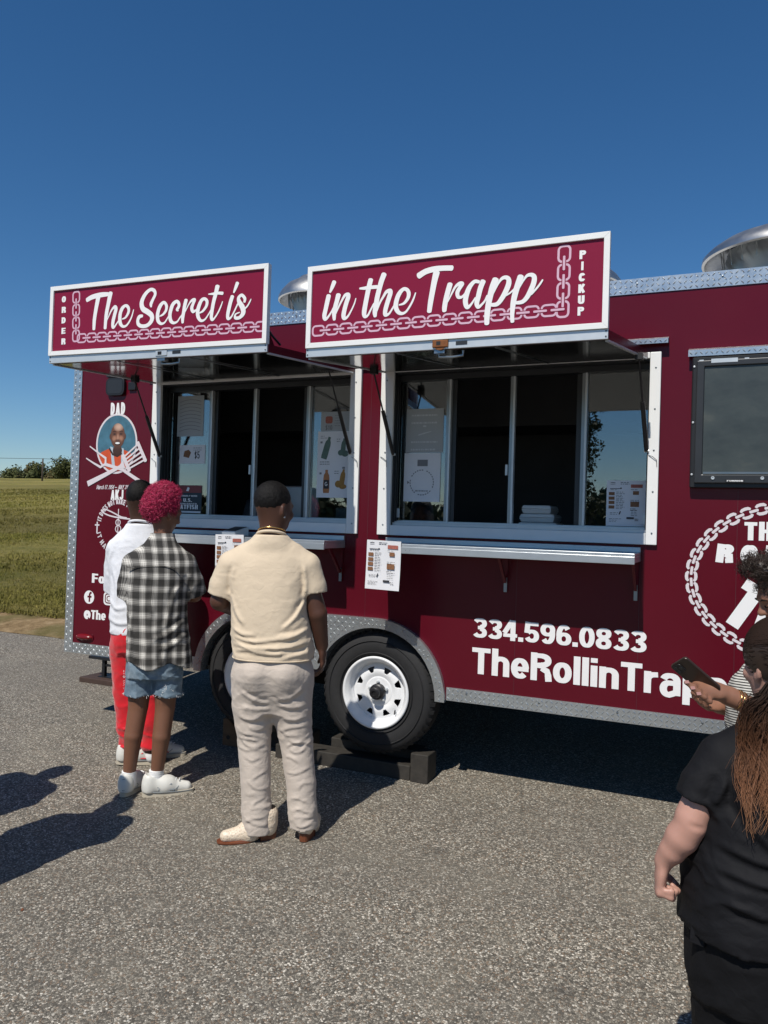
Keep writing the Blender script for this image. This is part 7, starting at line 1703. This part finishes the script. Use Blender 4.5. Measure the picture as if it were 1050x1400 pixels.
def menu(label, x0, z0, x1, z1, y, bulge=0.0, tilt=0.0, seed=1):
    o, w, h = sheet_thing('menu_sheet', label, 'menu', x0, z0, x1, z1, y, 'paper', tilt, bulge); rg = random.Random(seed)
    U = lambda a: -w / 2 + a * w; V = lambda b: -b * h
    def hd(p):
        p.ribbon([(U(.10), V(.055), .003), (U(.16), V(.045), .003), (U(.22), V(.052), .003)]); p.ribbon([(U(.10), V(.085), .002), (U(.22), V(.080), .002)]); lines(p, U(.36), U(.60), V(.045), .008, 2, rg, .003, (.8, 1)); p.ell(U(.37), V(.17), .005, .004, 12); p.rect(U(.09), V(.185), U(.36), V(.172)); lines(p, U(.10), U(.42), V(.205), .007, 1, rg)
        for b_ in (.285, .385, .48, .58): lines(p, U(.25), U(.48), V(b_ - .03), .0085, 3, rg, .0022, (.6, 1))
        lines(p, U(.10), U(.32), V(.71), .008, 2, rg); p.ribbon([(U(.34), V(.74), .006), (U(.37), V(.68), .006)]); lines(p, U(.08), U(.42), V(.84), .008, 3, rg, .0018)
        lines(p, U(.62), U(.88), V(.20), .008, 1, rg); lines(p, U(.62), U(.90), V(.43), .008, 2, rg); lines(p, U(.62), U(.88), V(.62), .008, 2, rg, .003); lines(p, U(.64), U(.84), V(.69), .009, 3, rg, .0018); p.rect(U(.53), V(.84), U(.72), V(.80)); lines(p, U(.74), U(.88), V(.84), .008, 2, rg, .003)
    ink(o, 'ink', hd, 'menu_text', 1)['kind'] = 'stuff'
    for i, b_ in enumerate((.255, .355, .45, .55)):
        ink(o, 'food_print', lambda p: p.rect(U(.06), V(b_ + .07), U(.21), V(b_)), 'food_picture', 1.2)
    for (a, b, c, d, m_) in ((.62, .16, .92, .085, 'food_red'), (.68, .31, .83, .23, 'food_print'), (.62, .575, .84, .465, 'food_print')): ink(o, m_, lambda p: p.rect(U(a), V(b), U(c), V(d)), 'food_picture', 1.2)
    return o
menu('white menu sheet hanging from the end of the pickup counter', -1.868, 1.140, -1.662, 1.412, -.279, .006, .02, 2)
s_ = 1.0225
gx = lambda x: x * s_; gzz = lambda z: 1.51 + (z - 1.51) * s_
menu('white menu sheet taped inside the right pane of the pickup window', gx(-.614), gzz(1.532), gx(-.418), gzz(1.770), .0875, 0, 0, 3)
menu('white menu sheet hanging from the order counter beside the beige-shirted person', -2.895, 1.130, -2.690, 1.410, -.279, .005, -.02, 4)
YP = .0885
# left pane of the order window
o, w, h = sheet_thing('notice_sheet', 'tall pale notice in the left pane of the order window', 'notice', gx(-3.435), gzz(2.047), gx(-3.222), gzz(2.318), YP, 'paper_shaded'); rg = random.Random(5)
def wavy(p):
    for i in range(9):
        b = -.03 - i * .025; p.ribbon([(-w * .40, b - .012, .0035), (-w * .2, b, .0035), (0, b + .004, .0035), (w * .2, b, .0035), (w * .40, b - .010, .0035)])
ink(o, 'ink_grey', wavy, 'notice_text')['kind'] = 'stuff'
o, w, h = sheet_thing('price_card', 'white five dollar price card in the order window', 'price card', gx(-3.408), gzz(1.865), gx(-3.200), gzz(1.988), YP, 'paper')
def five(p): st, tot = text_strokes('$5', .16, .5, .12); lay(p, st, tot, w * .10, -h * .74, w * .30, h * .40)
ink(o, 'ink', five, 'price_text'); ink(o, 'ink_grey', lambda p: lines(p, w * .05, w * .38, -h * .16, .014, 2, rg, .004, (.9, 1)), 'card_text')['kind'] = 'stuff'
ink(o, 'food_print', lambda p: p.poly([(-w * .34, -h * .62), (-w * .12, -h * .70), (-w * .04, -h * .40), (-w * .14, -h * .25), (-w * .30, -h * .32)]), 'card_picture')
o, w, h = sheet_thing('catfish_poster', 'dark blue poster with white lettering low in the order window', 'poster', gx(-3.438), gzz(1.535), gx(-3.215), gzz(1.720), YP, 'poster_navy')
ink(o, 'poster_red', lambda p: p.rect(-w * .49, -h * .27, w * .49, -h * .01), 'poster_band')
def cat_(p):
    for t_, a, b, z, hh in (('U.S.', -.16, .16, .60, .13), ('CATFISH', -.38, .38, .86, .16)): st, tot = text_strokes(t_, .22, .55, .08); lay(p, st, tot, a * w, -z * h, b * w, hh * h)
    st, tot = text_strokes('FARM RAISED', .18, .55, .10); lay(p, st, tot, -.34 * w, -.69 * h, .34 * w, .05 * h); st, tot = text_strokes('WE PROUDLY SERVE', .18, .55, .10); lay(p, st, tot, -.36 * w, -.41 * h, .36 * w, .055 * h)
    p.poly([(-.06 * w, -.20 * h), (.0, -.06 * h), (.07 * w, -.10 * h), (.03 * w, -.22 * h)]); p.rect(-.49 * w, -.99 * h, .49 * w, -.93 * h)
ink(o, 'white_vinyl', cat_, 'poster_lettering', 1.5)
# right pane of the order window
o, w, h = sheet_thing('price_card', 'upper pale ten dollar price card in the order window', 'price card', gx(-2.335), gzz(2.062), gx(-2.136), gzz(2.180), YP, 'paper_shaded')
def ten(p): st, tot = text_strokes('$10', .16, .5, .10); lay(p, st, tot, -w * .34, -h * .95, -w * .10, h * .26)
ink(o, 'ink_grey', ten, 'price_text'); ink(o, 'food_red', lambda p: p.poly(rrect(-w * .22, -h * .42, .05, .045, .012)), 'card_picture'); ink(o, 'ink_grey', lambda p: lines(p, -w * .02, w * .34, -h * .2, .016, 5, rg, .003, (.5, .9)), 'card_text')['kind'] = 'stuff'
o, w, h = sheet_thing('drinks_poster', 'pale drinks poster with four bottle pictures in the order window', 'poster', gx(-2.352), gzz(1.654), gx(-2.118), gzz(2.060), YP - .002, 'paper')
def bottle(p, cu, cw, sc, rot):
    c, s = math.cos(rot), math.sin(rot); q = [(-.020, -.07), (.020, -.07), (.022, -.05), (.021, .02), (.018, .04), (.009, .055), (.009, .072), (-.009, .072), (-.009, .055), (-.018, .04), (-.021, .02), (-.022, -.05)]
    p.poly([(cu + (x * c - z * s) * sc, cw + (x * s + z * c) * sc) for x, z in q])
ink(o, 'bottle_green', lambda p: bottle(p, -.055, -.105, 1.0, -.28), 'bottle_picture'); ink(o, 'bottle_green', lambda p: (bottle(p, .062, -.10, .75, -.1), p.ell(.045, -.135, .020, .018, 16), p.ell(.075, -.14, .024, .02, 16)), 'bottle_picture')
ink(o, 'bottle_orange', lambda p: bottle(p, -.050, -.315, 1.02, 0), 'bottle_picture'); ink(o, 'bottle_amber', lambda p: (bottle(p, .062, -.295, .80, -.15), p.ell(.035, -.33, .024, .022, 16), p.ell(.065, -.345, .026, .016, 16)), 'bottle_picture')
ink(o, 'ink', lambda p: (p.rect(-.069, -.36, -.031, -.305),), 'bottle_label', 1.2)
def gg(p): p.ring(-.050, -.330, .008, .011, .004, 20, R(50), R(330)); p.rect(-.050, -.334, -.040, -.330)
ink(o, 'white_vinyl', gg, 'label_letter', 1.5)
ink(o, 'ink_grey', lambda p: (lines(p, -.1, -.03, -.192, .014, 2, rg, .005, (.9, 1)), lines(p, .015, .06, -.05, .014, 2, rg, .004), lines(p, .005, .05, -.25, .014, 2, rg, .004), lines(p, -.10, -.04, -.03, .012, 2, rg, .003), p.rect(-.1, -.075, -.085, -.063), p.rect(-.1, -.27, -.085, -.258), p.rect(.06, -.235, .078, -.223)), 'poster_text')['kind'] = 'stuff'
# left pane of the pickup window
o, w, h = sheet_thing('notice_sheet', 'dim grey notice at the top of the left pane of the pickup window', 'notice', gx(-1.765), gzz(1.925), gx(-1.535), gzz(2.180), YP, 'paper_shaded')
M('pale_ink', (.60, .62, .63), .7); ink(o, 'pale_ink', lambda p: (lines(p, -w * .36, w * .36, -h * .15, .045, 2, rg, .010, (.9, 1)), p.ell(0, -h * .40, .012, .006, 14), p.ribbon([(-w * .16, -h * .60, .006), (0, -h * .56, .008), (w * .18, -h * .52, .004)]), lines(p, -w * .36, w * .36, -h * .76, .045, 2, rg, .010, (.9, 1))), 'notice_text')['kind'] = 'stuff'
o, w, h = sheet_thing('round_notice', 'white sheet with a printed ring in the left pane of the pickup window', 'notice', gx(-1.770), gzz(1.640), gx(-1.545), gzz(1.922), YP - .002, 'paper')
def ringtext(p):
    for k in range(30):
        a = 2 * math.pi * k / 30
        if k % 7 != 6: p.ring(0, -.175, .074, .074, .006, 4, a, a + .13)
    p.poly([(-.092, -.165), (-.078, -.175), (-.092, -.185)]); lines(p, -.04, .04, -.225, .01, 1, rg, .006, (1, 1)); p.rect(-.03, -.078, .035, -.04)
ink(o, 'ink_grey', ringtext, 'ring_text')['kind'] = 'stuff'
# takeaway boxes and kitchen gear inside
def box_thing(name, label, cat, mat, x0, x1, y0, y1, z0, z1, bev=.006, group=None, lid=None):
    mb = MB(); w, d = (x1 - x0) / 2, (y1 - y0) / 2; zz = z1 - z0; k = .9
    mb.hexa([(-w * k, -d * k, 0), (w * k, -d * k, 0), (w * k, d * k, 0), (-w * k, d * k, 0), (-w, -d, zz * .55), (w, -d, zz * .55), (w, d, zz * .55), (-w, d, zz * .55)])
    mb.hexa([(-w, -d, zz * .57), (w, -d, zz * .57), (w, d, zz * .57), (-w, d, zz * .57), (-w * k, -d * k, zz), (w * k, -d * k, zz), (w * k, d * k, zz), (-w * k, d * k, zz)])
    o = mb.obj(name, mat, bevel=bev); o.location = ((x0 + x1) / 2, (y0 + y1) / 2, z0); return tag(o, label, cat, group)
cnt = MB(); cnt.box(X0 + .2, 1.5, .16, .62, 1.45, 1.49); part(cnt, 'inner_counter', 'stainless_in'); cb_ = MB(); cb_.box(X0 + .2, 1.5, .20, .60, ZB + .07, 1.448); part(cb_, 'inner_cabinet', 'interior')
for i, lab in enumerate(('bottom white foam box of the stack in the pickup window', 'middle white foam box of the stack in the pickup window', 'top white foam box of the stack in the pickup window')):
    box_thing('foam_box', lab, 'box', 'foam_white', -1.155 + .012 * i, -.915 - .02 * i, .24, .46, 1.491 + i * .050, 1.539 + i * .050, group='foam boxes in the pickup window')
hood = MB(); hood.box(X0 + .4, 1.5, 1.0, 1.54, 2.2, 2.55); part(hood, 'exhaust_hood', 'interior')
gr = MB(); gr.box(-2.95, -2.40, 1.05, 1.5, 1.1, 1.62); o = gr.obj('fryer', 'stainless_in', bevel=.01); tag(o, 'metal fryer dimly seen inside behind the order window', 'fryer')
fw = MB(); fw.box(-2.80, -2.50, .30, .55, 1.491, 1.74); o = fw.obj('counter_cabinet', 'stainless_in', bevel=.01); tag(o, 'grey appliance standing inside the order window', 'appliance')
tb = MB(); tb.hexa([(-3.10, .28, 1.4905), (-2.92, .28, 1.4905), (-2.92, .40, 1.4905), (-3.10, .40, 1.4905), (-3.11, .36, 1.64), (-2.93, .36, 1.64), (-2.93, .38, 1.645), (-3.11, .38, 1.645)]); o = tb.obj('register_tablet', 'mid_alu', bevel=.004); tag(o, 'slanted register tablet inside the order window', 'tablet')
# card reader on the order counter
cr_ = MB().hexa([(-2.90, -.21, 1.4), (-2.80, -.21, 1.4), (-2.80, -.06, 1.4), (-2.90, -.06, 1.4), (-2.90, -.21, 1.428), (-2.80, -.21, 1.428), (-2.80, -.06, 1.458), (-2.90, -.06, 1.458)]); CR = cr_.obj('card_reader', 'white_paint', bevel=.006); tag(CR, 'white card reader with black screen on the order counter', 'card reader')
MB().hexa([(-2.892, -.195, 1.4315), (-2.808, -.195, 1.4315), (-2.808, -.075, 1.4555), (-2.892, -.075, 1.4555), (-2.892, -.195, 1.4335), (-2.808, -.195, 1.4335), (-2.808, -.075, 1.4575), (-2.892, -.075, 1.4575)]).obj('reader_screen', 'black_plastic', CR)
# leaves and grit on the lot
M('dry_leaf', (.16, .055, .022), .8, vary=.3); M('pale_stone', (.42, .40, .36), .9, vary=.2)
rg = random.Random(9)
for i, (x, y, lab) in enumerate(((-2.663, -1.84, 'small dry brown leaf on the asphalt at the lower left'),)):
    mb = MB(); mb.add([(0, -.016, .003), (.010, -.004, .008), (.006, .012, .004), (0, .020, .009), (-.008, .010, .003), (-.011, -.006, .007), (0, 0, .002)], [(0, 1, 6), (1, 2, 6), (2, 3, 6), (3, 4, 6), (4, 5, 6), (5, 0, 6)])
    o = mb.obj('fallen_leaf', 'dry_leaf'); o.location = (x, y, gz(y)); o.rotation_euler = (0, 0, .7); o.scale = (.7, .7, .7); tag(o, lab, 'leaf')
vs = []; fs = []
for i in range(2600):
    d = rg.random() ** .5; y = -3.3 + 3.2 * rg.random(); x = -4.2 + 5 * rg.random(); z = gz(y); r = rg.uniform(.0012, .0038) if rg.random() < .93 else rg.uniform(.004, .007); o_ = len(vs)
    a = rg.random() * 6.28
    for k in range(4): vs.append((x + r * math.cos(a + k * 1.571) * rg.uniform(.7, 1.3), y + r * math.sin(a + k * 1.571) * rg.uniform(.7, 1.3), z - .0006))
    vs.append((x + r * rg.uniform(-.3, .3), y + r * rg.uniform(-.3, .3), z + r * rg.uniform(.6, 1.0)))
    for k in range(4): fs.append((o_ + k, o_ + (k + 1) % 4, o_ + 4))
mb = MB(); mb.v = vs; mb.f = fs; o = mb.obj('loose_grit', 'pale_stone'); o['kind'] = 'stuff'; o['label'] = 'loose pale grit scattered over the asphalt'
